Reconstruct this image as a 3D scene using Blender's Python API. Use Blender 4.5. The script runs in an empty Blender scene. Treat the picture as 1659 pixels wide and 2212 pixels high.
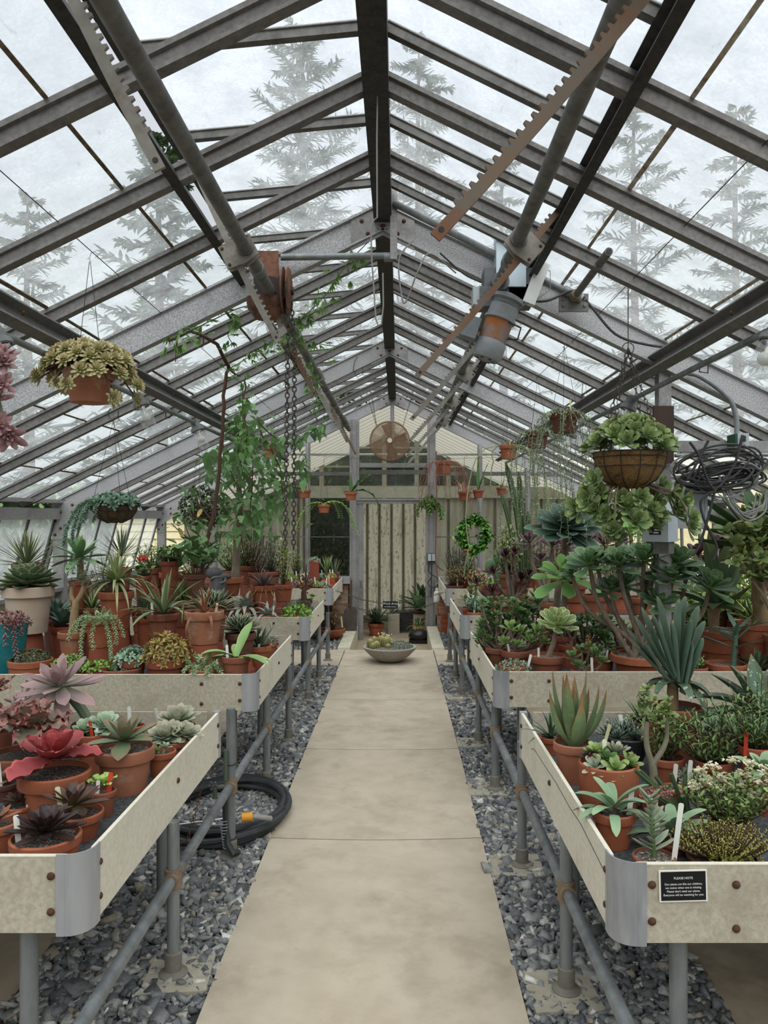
import bpy, math, random
import numpy as np
from mathutils import Vector, Matrix

SC = bpy.context.scene
COL = SC.collection
PI = math.pi
rng = np.random.default_rng(7)
random.seed(7)

# ------------------------------------------------------------------ camera, sky, sun, exposure
F_PX, VX, VY, EYE = 1660.0, 861.0, 1116.0, 1.75
cam_data = bpy.data.cameras.new('camera')
cam_data.sensor_fit = 'HORIZONTAL'
cam_data.sensor_width = 36.0
cam_data.lens = 36.0 * F_PX / 1659.0
cam_data.shift_x = (829.5 - VX) / 1659.0
cam_data.shift_y = (VY - 1106.0) / 1659.0
cam_data.clip_start = 0.05
cam_data.clip_end = 400
cam = bpy.data.objects.new('camera', cam_data)
COL.objects.link(cam)
cam.location = (0, 0, EYE)
cam.rotation_euler = (PI / 2, 0, 0)
SC.camera = cam

SC.view_settings.view_transform = 'Standard'
SC.view_settings.look = 'None'
SC.view_settings.gamma = 1.0
SC.view_settings.use_curve_mapping = False
SC.view_settings.exposure = -0.75
cy = SC.cycles
cy.max_bounces = 7
cy.diffuse_bounces = 4
cy.glossy_bounces = 2
cy.transmission_bounces = 4
cy.transparent_max_bounces = 14
cy.caustics_reflective = False
cy.caustics_refractive = False
cy.sample_clamp_indirect = 8.0

SKY_STRENGTH = 1.0
world = bpy.data.worlds.new('overcast_sky')
SC.world = world
world.use_nodes = True
wt = world.node_tree
wt.nodes.clear()
w_out = wt.nodes.new('ShaderNodeOutputWorld')
w_bg = wt.nodes.new('ShaderNodeBackground')
w_tc = wt.nodes.new('ShaderNodeTexCoord')
w_sep = wt.nodes.new('ShaderNodeSeparateXYZ')
w_ramp = wt.nodes.new('ShaderNodeValToRGB')
w_noise = wt.nodes.new('ShaderNodeTexNoise')
w_mix = wt.nodes.new('ShaderNodeMix')
w_mix.data_type = 'RGBA'
w_mix.blend_type = 'MULTIPLY'
w_mix.inputs[0].default_value = 1.0
w_nr = wt.nodes.new('ShaderNodeValToRGB')
w_noise.inputs['Scale'].default_value = 2.2
w_noise.inputs['Detail'].default_value = 5
w_nr.color_ramp.elements[0].position = 0.3
w_nr.color_ramp.elements[0].color = (0.86, 0.88, 0.93, 1)
w_nr.color_ramp.elements[1].position = 0.7
w_nr.color_ramp.elements[1].color = (1.06, 1.06, 1.06, 1)
e = w_ramp.color_ramp.elements
e[0].position = 0.0
e[0].color = (0.90, 0.97, 0.96, 1)
e[1].position = 1.0
e[1].color = (2.6, 2.65, 2.75, 1)
for p, c in ((0.22, (1.0, 1.07, 1.08, 1)), (0.50, (1.13, 1.18, 1.30, 1)), (0.72, (1.7, 1.75, 1.85, 1))):
    q = e.new(p)
    q.color = c
wt.links.new(w_tc.outputs['Generated'], w_sep.inputs[0])
wt.links.new(w_sep.outputs['Z'], w_ramp.inputs[0])
wt.links.new(w_tc.outputs['Generated'], w_noise.inputs['Vector'])
wt.links.new(w_noise.outputs['Fac'], w_nr.inputs[0])
wt.links.new(w_ramp.outputs[0], w_mix.inputs['A'])
wt.links.new(w_nr.outputs[0], w_mix.inputs['B'])
wt.links.new(w_mix.outputs['Result'], w_bg.inputs['Color'])
w_bg.inputs['Strength'].default_value = SKY_STRENGTH
wt.links.new(w_bg.outputs[0], w_out.inputs[0])

sun_data = bpy.data.lights.new('veiled_sun', 'SUN')
sun_data.energy = 7.0
sun_data.angle = math.radians(75)
sun_data.color = (1.0, 0.98, 0.95)
sun = bpy.data.objects.new('veiled_sun', sun_data)
COL.objects.link(sun)
sun.location = (2, -4, 12)
sun.rotation_euler = (math.radians(34), math.radians(6), 0)

# ------------------------------------------------------------------ small helpers
def lin(c):
    if isinstance(c, str):
        c = c.lstrip('#')
        c = [int(c[i:i + 2], 16) for i in (0, 2, 4)]
    return tuple(((v / 255.0) / 12.92) if v / 255.0 <= 0.04045 else (((v / 255.0) + 0.055) / 1.055) ** 2.4 for v in c)

def C4(c):
    return (*lin(c), 1.0)

def at(u, v, Y):
    """point of the place seen at picture position (u, v) at distance Y"""
    return Vector(((u - VX) * Y / F_PX, Y, EYE - (v - VY) * Y / F_PX))

class MB:
    """collects shapes into one mesh"""
    def __init__(self):
        self.v, self.f, self.m, self.a, self.n = [], [], [], [], 0
    def add(self, verts, faces, mi=0, att=None):
        verts = np.asarray(verts, dtype=float).reshape(-1, 3)
        o = self.n
        self.v.append(verts)
        self.f.extend([tuple(i + o for i in fc) for fc in faces])
        self.m.extend([mi] * len(faces))
        if att is None:
            att = np.zeros((len(verts), 3))
        self.a.append(np.asarray(att, dtype=float))
        self.n += len(verts)
        return self
    def box(self, x0, x1, y0, y1, z0, z1, mi=0):
        v = [(x, y, z) for x in (x0, x1) for y in (y0, y1) for z in (z0, z1)]
        return self.add(v, [(0, 1, 3, 2), (4, 6, 7, 5), (0, 4, 5, 1), (2, 3, 7, 6), (0, 2, 6, 4), (1, 5, 7, 3)], mi)
    def beam(self, p0, p1, prof, up=(0, 0, 1), mi=0):
        """extrude a 2-D outline [(side, up), ...] from p0 to p1"""
        p0, p1, up = Vector(p0), Vector(p1), Vector(up)
        d = (p1 - p0).normalized()
        s = d.cross(up).normalized()
        n = s.cross(d).normalized()
        k = len(prof)
        v = [tuple(p + s * a + n * b) for p in (p0, p1) for a, b in prof]
        f = [(i, (i + 1) % k, k + (i + 1) % k, k + i) for i in range(k)]
        f += [tuple(reversed(range(k))), tuple(range(k, 2 * k))]
        return self.add(v, f, mi)
    def bar(self, p0, p1, w, h, up=(0, 0, 1), mi=0):
        return self.beam(p0, p1, [(-w / 2, -h / 2), (w / 2, -h / 2), (w / 2, h / 2), (-w / 2, h / 2)], up, mi)
    def tube(self, pts, r, n=8, mi=0, cap=True, att=None):
        P = np.asarray([tuple(p) for p in pts], dtype=float)
        k = len(P)
        R = np.full(k, r, dtype=float) if np.isscalar(r) else np.asarray(r, dtype=float)
        T = np.gradient(P, axis=0)
        T /= np.linalg.norm(T, axis=1)[:, None] + 1e-12
        ref = np.array([0, 0, 1.0]) if abs(T[0, 2]) < 0.9 else np.array([1.0, 0, 0])
        vs = []
        ang = np.arange(n) * 2 * PI / n
        N = np.cross(T[0], ref)
        N /= np.linalg.norm(N)
        for i in range(k):
            N = N - T[i] * np.dot(N, T[i])
            N /= np.linalg.norm(N) + 1e-12
            B = np.cross(T[i], N)
            vs.append(P[i] + R[i] * (np.cos(ang)[:, None] * N + np.sin(ang)[:, None] * B))
        f = [(i * n + j, i * n + (j + 1) % n, (i + 1) * n + (j + 1) % n, (i + 1) * n + j) for i in range(k - 1) for j in range(n)]
        if cap:
            f += [tuple(reversed(range(n))), tuple((k - 1) * n + j for j in range(n))]
        a = None
        if att is not None:
            a = np.zeros((k * n, 3))
            a[:] = att
        return self.add(np.concatenate(vs), f, mi, a)
    def lathe(self, prof, n=24, c=(0, 0, 0), mi=0, M=None, close=False):
        ang = np.arange(n) * 2 * PI / n
        v = []
        for r, z in prof:
            r = max(r, 1e-4)
            v += [(r * math.cos(a), r * math.sin(a), z) for a in ang]
        v = np.array(v)
        if M is not None:
            v = v @ np.array(M.to_3x3()).T
        v = v + np.array(c)
        k = len(prof)
        f = [(i * n + j, i * n + (j + 1) % n, (i + 1) * n + (j + 1) % n, (i + 1) * n + j) for i in range(k - 1) for j in range(n)]
        if close:
            f += [tuple(reversed(range(n))), tuple((k - 1) * n + j for j in range(n))]
        return self.add(v, f, mi)
    def disc(self, c, r, nrm, h=0.01, n=10, mi=0):
        c, nrm = Vector(c), Vector(nrm).normalized()
        return self.tube([c, c + nrm * h], r, n, mi)
    def dome(self, c, r, nrm, n=8, h=None, mi=0):
        """bolt head: a low dome"""
        q = Vector((0, 0, 1)).rotation_difference(Vector(nrm).normalized()).to_matrix()
        h = h or r * 0.7
        return self.lathe([(r, 0), (r * .92, h * .45), (r * .6, h * .85), (0, h)], n, c, mi, q)
    def sphere(self, c, r, n=10, m=6, mi=0, sc=(1, 1, 1), att=None):
        v, f = [], []
        for i in range(m + 1):
            th = PI * i / m
            for j in range(n):
                ph = 2 * PI * j / n
                v.append((c[0] + sc[0] * r * math.sin(th) * math.cos(ph), c[1] + sc[1] * r * math.sin(th) * math.sin(ph), c[2] + sc[2] * r * math.cos(th)))
        f = [(i * n + j, (i + 1) * n + j, (i + 1) * n + (j + 1) % n, i * n + (j + 1) % n) for i in range(m) for j in range(n)]
        a = None
        if att is not None:
            a = np.zeros((len(v), 3))
            a[:] = att
        return self.add(v, f, mi, a)
    def prism(self, poly, y0, y1, mi=0):
        """polygon in x,z pushed from y0 to y1"""
        k = len(poly)
        v = [(x, y0, z) for x, z in poly] + [(x, y1, z) for x, z in poly]
        f = [(i, (i + 1) % k, k + (i + 1) % k, k + i) for i in range(k)] + [tuple(reversed(range(k))), tuple(range(k, 2 * k))]
        return self.add(v, f, mi)
    def mesh(self, name, mats, smooth=True):
        me = bpy.data.meshes.new(name)
        if self.n:
            V = np.concatenate(self.v)
            me.from_pydata(V.tolist(), [], self.f)
            A = np.ones((len(V), 4), dtype=np.float32)
            A[:, :3] = np.concatenate(self.a)
            ca = me.attributes.new('lf', 'FLOAT_COLOR', 'POINT')
            ca.data.foreach_set('color', A.ravel())
            for m in (mats if isinstance(mats, (list, tuple)) else [mats]):
                me.materials.append(m)
            me.polygons.foreach_set('material_index', self.m)
            if smooth:
                me.polygons.foreach_set('use_smooth', [True] * len(self.f))
                try:
                    me.set_sharp_from_angle(angle=math.radians(38))
                except Exception:
                    pass
            me.update()
        return me
    def build(self, name, mats, parent=None, loc=None, rz=0.0, smooth=True):
        o = bpy.data.objects.new(name, self.mesh(name, mats, smooth))
        COL.objects.link(o)
        if parent is not None:
            o.parent = parent
        if loc is not None:
            o.location = loc
        if rz:
            o.rotation_euler = (0, 0, rz)
        return o

def tag(o, label, cat, group=None):
    o['label'] = label
    o['category'] = cat
    if group:
        o['group'] = group
    return o

def thing(name, label, cat, loc=(0, 0, 0), rz=0.0, group=None, scale=None):
    o = bpy.data.objects.new(name, None)
    o.empty_display_size = 0.05
    COL.objects.link(o)
    o.location = loc
    o.rotation_euler = (0, 0, rz)
    if scale:
        o.scale = (scale,) * 3
    return tag(o, label, cat, group)

def struct(o):
    o['kind'] = 'structure'
    return o

def dup(src, loc=None, rz=None, label=None, group=None, scale=None):
    c = src.copy()
    COL.objects.link(c)
    if loc is not None:
        c.location = loc
    if rz is not None:
        c.rotation_euler = (0, 0, rz)
    if scale is not None:
        c.scale = (scale,) * 3
    if label:
        c['label'] = label
    if group:
        c['group'] = group
    elif 'group' in c:
        del c['group']
    def rec(a, b):
        for ch in list(a.children):
            d = ch.copy()
            COL.objects.link(d)
            d.parent = b
            rec(ch, d)
    rec(src, c)
    return c

# ------------------------------------------------------------------ materials
MATS = {}
def nodes_of(name):
    m = bpy.data.materials.new(name)
    m.use_nodes = True
    t = m.node_tree
    t.nodes.clear()
    out = t.nodes.new('ShaderNodeOutputMaterial')
    MATS[name] = m
    return m, t, out

def coords(t, stretch=None, rand=True):
    tc = t.nodes.new('ShaderNodeTexCoord')
    oi = t.nodes.new('ShaderNodeObjectInfo')
    mp = t.nodes.new('ShaderNodeMapping')
    if stretch:
        mp.inputs['Scale'].default_value = stretch
    ml = t.nodes.new('ShaderNodeMath')
    ml.operation = 'MULTIPLY'
    ml.inputs[1].default_value = 37.0
    t.links.new(oi.outputs['Random'], ml.inputs[0])
    if rand:
        t.links.new(ml.outputs[0], mp.inputs['Location'])
    t.links.new(tc.outputs['Object'], mp.inputs['Vector'])
    return mp.outputs[0]

def noise(t, vec, scale, detail=4, rough=.6):
    n = t.nodes.new('ShaderNodeTexNoise')
    n.inputs['Scale'].default_value = scale
    n.inputs['Detail'].default_value = detail
    n.inputs['Roughness'].default_value = rough
    t.links.new(vec, n.inputs['Vector'])
    return n.outputs['Fac']

def ramp(t, fac, stops, interp='LINEAR'):
    r = t.nodes.new('ShaderNodeValToRGB')
    r.color_ramp.interpolation = interp
    el = r.color_ramp.elements
    el[0].position, el[0].color = stops[0][0], stops[0][1]
    el[1].position, el[1].color = stops[-1][0], stops[-1][1]
    for p, c in stops[1:-1]:
        q = el.new(p)
        q.color = c
    t.links.new(fac, r.inputs[0])
    return r.outputs[0]

def mixc(t, fac, a, b, blend='MIX'):
    m = t.nodes.new('ShaderNodeMix')
    m.data_type = 'RGBA'
    m.blend_type = blend
    for s, val in ((m.inputs[0], fac), (m.inputs['A'], a), (m.inputs['B'], b)):
        if isinstance(val, (int, float)):
            s.default_value = val
        elif isinstance(val, tuple):
            s.default_value = val
        else:
            t.links.new(val, s)
    return m.outputs['Result']

def bsdf(t, out, color, rough=.6, metal=0.0, bump=None, bstr=.3, bdist=.01, spec=.4):
    b = t.nodes.new('ShaderNodeBsdfPrincipled')
    if isinstance(color, tuple):
        b.inputs['Base Color'].default_value = color
    else:
        t.links.new(color, b.inputs['Base Color'])
    if isinstance(rough, (int, float)):
        b.inputs['Roughness'].default_value = rough
    else:
        t.links.new(rough, b.inputs['Roughness'])
    b.inputs['Metallic'].default_value = metal
    b.inputs['Specular IOR Level'].default_value = spec
    if bump is not None:
        bp = t.nodes.new('ShaderNodeBump')
        bp.inputs['Strength'].default_value = bstr
        bp.inputs['Distance'].default_value = bdist
        t.links.new(bump, bp.inputs['Height'])
        t.links.new(bp.outputs[0], b.inputs['Normal'])
    t.links.new(b.outputs[0], out.inputs['Surface'])
    return b

def pm(name, c1, c2=None, scale=8, lo=.35, hi=.65, rough=.6, metal=0.0, bump=0.0, stretch=None, c3=None, s3=3, lo3=.55, hi3=.7, detail=4, spec=.4, bdist=.01):
    """two-tone surface with an optional third stain colour"""
    if name in MATS:
        return MATS[name]
    m, t, out = nodes_of(name)
    if c2 is None:
        bsdf(t, out, C4(c1), rough, metal, spec=spec)
        return m
    vec = coords(t, stretch)
    n = noise(t, vec, scale, detail)
    col = ramp(t, n, [(lo, C4(c1)), (hi, C4(c2))])
    if c3:
        n3 = noise(t, vec, s3, 5, .7)
        f3 = ramp(t, n3, [(lo3, (0, 0, 0, 1)), (hi3, (1, 1, 1, 1))])
        col = mixc(t, f3, col, C4(c3))
    bsdf(t, out, col, rough, metal, n if bump else None, bump, bdist, spec)
    return m

STEEL = pm('galvanised_steel', '8d8b8b', 'a3a1a0', 55, rough=.55, metal=.25, bump=.08, c3='6f6d6d', s3=2.2, lo3=.5, hi3=.75)
STEEL_BAR = pm('shade_toned_bar_steel', '656260', '7b7876', 40, rough=.6, metal=.2, bump=.1, c3='4d4946', s3=2.0, lo3=.5, hi3=.8)  # tone lowered to stand in for the missing light from below
STEEL_PLATE = pm('spangled_steel_plate', '858486', 'b0afb0', 130, lo=.4, hi=.6, rough=.5, metal=.25)
DARK_STEEL = pm('dark_painted_steel', '2b2a2a', '413e3c', 30, rough=.65, metal=.1, bump=.15)
PIPE = pm('galvanised_pipe', '74787a', '888c8d', 22, rough=.5, metal=.3, stretch=(1, 1, .25), c3='5b5f61', s3=6, lo3=.5, hi3=.7)
DARK_PIPE = pm('dull_shaft_pipe', '5a5957', '72706d', 18, rough=.6, metal=.2, c3='494441', s3=5)
RUST = pm('rusty_iron', '6b4536', '7d5a48', 22, rough=.85, bump=.2, c3='3f2b24', s3=7, lo3=.5, hi3=.66)
RACK = pm('rack_steel', '8f8d86', '7a746c', 14, rough=.6, metal=.1, c3='5f4638', s3=3, lo3=.55, hi3=.75)
RACK_RUST = pm('rusted_rack_steel', '7a6655', '6f6860', 7, rough=.8, c3='7d4d30', s3=2.5, lo3=.5, hi3=.66)
BOLT = pm('rusty_bolt', '5a3a2c', '45291f', 60, rough=.8, bump=.2)
GREASE = pm('black_grease', '17130f', '2b1c13', 20, rough=.45)
WIRE = pm('dark_wire', '33302d', rough=.6, metal=.3)
CABLE = pm('dark_cable', '2c2b2b', '3a3939', 20, rough=.6)
GREYCABLE = pm('grey_cable', '6f706f', '858684', 20, rough=.55)
ALU = pm('aluminium_trim', 'a3a5a9', 'b1b3b6', 12, rough=.42, metal=.35, stretch=(1, 1, .2), c3='8b8d92', s3=4)
BOARD = pm('cement_board', 'a9a190', 'bdb6a4', 60, lo=.38, hi=.62, rough=.85, bump=.12, c3='9a917e', s3=4, lo3=.5, hi3=.75, bdist=.004)
BOARD_SIDE = pm('pale_cement_board', 'd6cfbd', 'e2dccb', 60, lo=.38, hi=.62, rough=.85, bump=.1, c3='cac2ae', s3=4, lo3=.5, hi3=.75, bdist=.004)
GREYPLASTIC = pm('grey_plastic', '9da4aa', 'abb2b7', 9, rough=.5)
LIGHTGREY = pm('pale_grey_enamel', 'b5bec6', 'a7b0b8', 6, rough=.4)
CREAM = pm('cream_paint', 'd3cfba', 'c5c0a8', 10, rough=.7, c3='a9a48d', s3=5, lo3=.55, hi3=.8)
WHITE = pm('white_plastic', 'e0e0da', rough=.5)
TAGWHITE = pm('white_label_plastic', 'e9e8df', rough=.5)
TAGCREAM = pm('cream_label_plastic', 'dcd3aa', rough=.55)
TAGRED = pm('red_label_plastic', 'c8432b', rough=.5)
BLACK = pm('black_laminate', '0f1115', rough=.35)
BLACKPOT = pm('black_plastic', '26282b', '34363a', 20, rough=.5)
SOIL = pm('gritty_soil', '3a2f28', '5c4f46', 90, lo=.45, hi=.6, rough=.95, bump=.6, c3='c9c3b8', s3=140, lo3=.6, hi3=.64)
GRIT = pm('pumice_grit', '3f362f', '7a6f66', 95, lo=.42, hi=.6, rough=.95, bump=.7, c3='dcd7cf', s3=120, lo3=.56, hi3=.6)
BARK = pm('grey_bark', '6d5f52', '8a7b6b', 30, rough=.9, bump=.5, stretch=(1, 1, .4))
TANBARK = pm('tan_bark', '8d7555', 'a08a68', 26, rough=.85, bump=.4, stretch=(1, 1, .4), c3='6f5b43', s3=12)
BROWNBARK = pm('brown_bark', '5a4033', '4a352b', 30, rough=.9, bump=.5, stretch=(1, 1, .4))
COIR = pm('coir_fibre', '6f5234', 'a07d4f', 120, lo=.4, hi=.6, rough=1, bump=.9, stretch=(1, 1, 3), c3='523b25', s3=14)
COIR_DARK = pm('dark_coir_fibre', '4d3c2b', '75604a', 120, lo=.4, hi=.6, rough=1, bump=.9, stretch=(1, 1, 3), c3='392c20', s3=14)

def pot_mat(name, a, b, stain, lo3=.56, hi3=.72):
    return pm(name, a, b, 7, rough=.85, bump=.05, c3=stain, s3=6, lo3=lo3, hi3=hi3)
POTS = {
    'orange': pot_mat('orange_terracotta', '9a5539', 'a86548', '84503a'),
    'brown': pot_mat('brown_terracotta', '7f4a36', '925a44', '664033'),
    'red': pot_mat('red_terracotta', '8b4935', '9b563f', '744132'),
    'pale': pot_mat('limed_terracotta', 'c3ac98', 'cbb8a6', 'b08a70'),
    'worn': pot_mat('weathered_terracotta', '965f46', 'a87055', 'b69a86', .52, .7),
    'dark': pot_mat('dark_terracotta', '5c3a2e', '6d4536', '46302a'),
    'black': BLACKPOT,
    'teal': pm('teal_glaze', '1c7076', '2a868a', 8, rough=.25, c3='145b62', s3=4, spec=.6),
    'grey': pm('grey_stone_pot', '5f5f5e', '737270', 20, rough=.9),
    'yellow': pm('yellow_clay', 'b07f45', 'bf9052', 8, rough=.8),
}

def glass_mat(name, scat, trans_c, scat_c, streak=(1, 1, 1), dirt=.25, dscale=6.0, gloss=.03):
    m, t, out = nodes_of(name)
    vec = coords(t, streak)
    n1 = noise(t, vec, dscale, 6, .65)
    n2 = noise(t, vec, dscale * 14, 3, .6)
    tr = t.nodes.new('ShaderNodeBsdfTransparent')
    tr.inputs[0].default_value = (*trans_c, 1)
    tl = t.nodes.new('ShaderNodeBsdfTranslucent')
    tl.inputs[0].default_value = (*scat_c, 1)
    n3 = noise(t, coords(t, (1.0, .25, 1.0)), dscale * 6, 4, .7)
    f1 = ramp(t, n1, [(.3, (max(0, scat - dirt),) * 3 + (1,)), (.7, (min(1, scat + dirt),) * 3 + (1,))])
    f2 = ramp(t, n2, [(.35, (.82, .82, .82, 1)), (.65, (1.15, 1.15, 1.15, 1))])
    fm = mixc(t, 1.0, f1, f2, 'MULTIPLY')
    smudge = ramp(t, n3, [(.62, (1, 1, 1, 1)), (.74, (.72, .73, .72, 1))])
    tcol = mixc(t, 1.0, (*trans_c, 1), smudge, 'MULTIPLY')
    t.links.new(tcol, tr.inputs[0])
    mx = t.nodes.new('ShaderNodeMixShader')
    t.links.new(fm, mx.inputs[0])
    t.links.new(tr.outputs[0], mx.inputs[1])
    t.links.new(tl.outputs[0], mx.inputs[2])
    gl = t.nodes.new('ShaderNodeBsdfGlossy')
    gl.inputs['Roughness'].default_value = .15
    m2 = t.nodes.new('ShaderNodeMixShader')
    m2.inputs[0].default_value = gloss
    t.links.new(mx.outputs[0], m2.inputs[1])
    t.links.new(gl.outputs[0], m2.inputs[2])
    t.links.new(m2.outputs[0], out.inputs['Surface'])
    return m
ROOF_GLASS = glass_mat('whitewashed_roof_glass', .22, (.90, .94, .935), (.90, .945, .945), (1.0, 1.0, 1.0), .10, 5.0)
RIGHT_GLASS = glass_mat('clearer_side_glass', .12, (.93, .95, .94), (.9, .94, .93), (1, 1, 1), .06, 5.0)
SIDE_GLASS = glass_mat('hazy_side_glass', .45, (.9, .94, .94), (.9, .94, .93), (1, 1, 1), .12, 5.0)
CLEAR_GLASS = glass_mat('thin_clear_glass', .05, (.93, .95, .94), (.8, .84, .8), (1, 1, 1), .04, 4.0, .035)

def leafmat(name, base, tip=None, margin=None, mlo=.72, mhi=.9, var=.3, rough=.45, tlo=.55, thi=1.0, root=None, spots=None, sscale=40, slo=.58, shi=.62, trans=0.0):
    """leaf surface: own colour, tip colour, margin colour, speckles; lf = (along, to the edge, leaf number)"""
    if name in MATS:
        return MATS[name]
    def warm(c):
        if c is None:
            return None
        r_, g_, b_ = [int(c[i:i + 2], 16) for i in (0, 2, 4)]
        return '%02x%02x%02x' % (min(255, int(r_ * 1.01)), min(255, int(g_ * 1.0)), int(b_ * .95))
    base, tip, margin, root = warm(base), warm(tip), warm(margin), warm(root)
    m, t, out = nodes_of(name)
    at_ = t.nodes.new('ShaderNodeAttribute')
    at_.attribute_name = 'lf'
    sp = t.nodes.new('ShaderNodeSeparateColor')
    t.links.new(at_.outputs['Color'], sp.inputs[0])
    col = C4(base)
    if root:
        col = ramp(t, sp.outputs[0], [(0, C4(root)), (.45, C4(base))])
    if tip:
        f = ramp(t, sp.outputs[0], [(tlo, (0, 0, 0, 1)), (thi, (1, 1, 1, 1))])
        col = mixc(t, f, col, C4(tip))
    vec = coords(t)
    nz = noise(t, vec, 14, 3)
    if spots:
        f = ramp(t, noise(t, vec, sscale, 2), [(slo, (0, 0, 0, 1)), (shi, (1, 1, 1, 1))])
        col = mixc(t, f, col, C4(spots))
    if margin:
        f = ramp(t, sp.outputs[1], [(mlo, (0, 0, 0, 1)), (mhi, (1, 1, 1, 1))])
        col = mixc(t, f, col, C4(margin))
    v = ramp(t, sp.outputs[2], [(0, (1 - var,) * 3 + (1,)), (1, (1 + var,) * 3 + (1,))])
    col = mixc(t, 1.0, col, v, 'MULTIPLY')
    v2 = ramp(t, nz, [(.3, (.86, .86, .86, 1)), (.7, (1.1, 1.1, 1.1, 1))])
    col = mixc(t, 1.0, col, v2, 'MULTIPLY')
    b = bsdf(t, out, col, rough, spec=.35)
    if trans:
        tl = t.nodes.new('ShaderNodeBsdfTranslucent')
        t.links.new(col, tl.inputs[0])
        mx = t.nodes.new('ShaderNodeMixShader')
        mx.inputs[0].default_value = trans
        t.links.new(b.outputs[0], mx.inputs[1])
        t.links.new(tl.outputs[0], mx.inputs[2])
        t.links.new(mx.outputs[0], out.inputs['Surface'])
    return m

# ================================================================== THE SETTING
CONC = pm('path_concrete', 'b0a390', 'bdb09d', 6, rough=.9, bump=.05, c3='9f927f', s3=2.1, lo3=.5, hi3=.72, bdist=.004)
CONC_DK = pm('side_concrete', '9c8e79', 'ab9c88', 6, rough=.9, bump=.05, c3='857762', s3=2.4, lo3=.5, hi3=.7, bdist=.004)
PAD = pm('pad_concrete', '9c9584', 'aaa392', 14, rough=.9, bump=.1)
BEDDING = pm('gravel_bedding', '2e2f30', '3f4041', 60, rough=.95)
OUTSIDE = pm('pale_gravel_yard', 'a5a79c', 'b5b6ab', 4, rough=.95, c3='7f8a66', s3=.6)

m, t, out = nodes_of('slate_gravel')
_a = t.nodes.new('ShaderNodeAttribute')
_a.attribute_name = 'lf'
_s = t.nodes.new('ShaderNodeSeparateColor')
t.links.new(_a.outputs['Color'], _s.inputs[0])
_c = ramp(t, _s.outputs[2], [(0, C4('525456')), (.35, C4('707274')), (.7, C4('8b8c8a')), (.86, C4('adaca6')), (.93, C4('968a76')), (1, C4('d8d6cf'))])
_n = noise(t, coords(t), 60, 3)
_c = mixc(t, 1.0, _c, ramp(t, _n, [(.3, (.75, .75, .75, 1)), (.7, (1.15, 1.15, 1.15, 1))]), 'MULTIPLY')
bsdf(t, out, _c, .8)
SLATE = MATS['slate_gravel']

def box_obj(name, dims, mat, kind=True, parent=None):
    o = MB().box(*dims).build(name, mat, parent, smooth=False)
    if kind:
        struct(o)
    return o

box_obj('floor', (-3.9, 3.75, -4, 10.09, -.30, -.022), BEDDING)
box_obj('floor_left', (-3.9, -.65, 10.09, 12.6, -.30, -.022), BEDDING)
box_obj('floor_right', (.45, 3.75, 10.09, 12.6, -.30, -.022), BEDDING)
box_obj('ground_outside', (-40, 40, -8, 70, -.60, -.32), OUTSIDE)
# path of poured slabs with open joints
PX0, PX1 = -.70, .452
for y0, y1 in ((-1.2, 1.9), (1.9, 4.19), (4.19, 5.80), (5.80, 7.37), (7.37, 9.05)):
    mb = MB()
    n = 10
    xs = np.linspace(PX0, PX1, n + 1)
    bow = 0.03 * (1 - (np.linspace(-1, 1, n + 1)) ** 2)
    v, f = [], []
    for i, x in enumerate(xs):
        b = bow[i] if y0 > 0 else 0
        v += [(x, y0 + .005 - b, 0), (x, y1 - .005 - bow[i], 0), (x, y0 + .005 - b, -.1), (x, y1 - .005 - bow[i], -.1)]
    for i in range(n):
        o_, p_ = 4 * i, 4 * i + 4
        f += [(o_, p_, p_ + 1, o_ + 1), (o_, o_ + 2, p_ + 2, p_), (o_ + 1, p_ + 1, p_ + 3, o_ + 3)]
    f += [(0, 1, 3, 2), (4 * n, 4 * n + 2, 4 * n + 3, 4 * n + 1)]
    struct(mb.add(v, f).build('floor_slab', CONC, smooth=False))
box_obj('floor_slab', (-1.95, -.71, 9.06, 10.1, -.1, .0), CONC)
box_obj('floor_slab', (-.70, .452, 9.02, 10.1, -.1, -.002), CONC)
box_obj('floor_slab', (.462, 1.8, 9.06, 10.1, -.1, .0), CONC)
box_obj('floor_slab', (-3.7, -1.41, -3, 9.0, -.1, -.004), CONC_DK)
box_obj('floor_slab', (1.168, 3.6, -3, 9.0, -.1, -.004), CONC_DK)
# lower landing at the doorway, between two kerbs
box_obj('floor_landing', (-.64, .44, 10.1, 16, -.30, -.2), CONC_DK)
box_obj('kerb_left', (-.80, -.64, 10.1, 12.05, -.25, .03), CREAM)
box_obj('kerb_right', (.44, .60, 10.1, 12.05, -.25, .03), CREAM)

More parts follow.
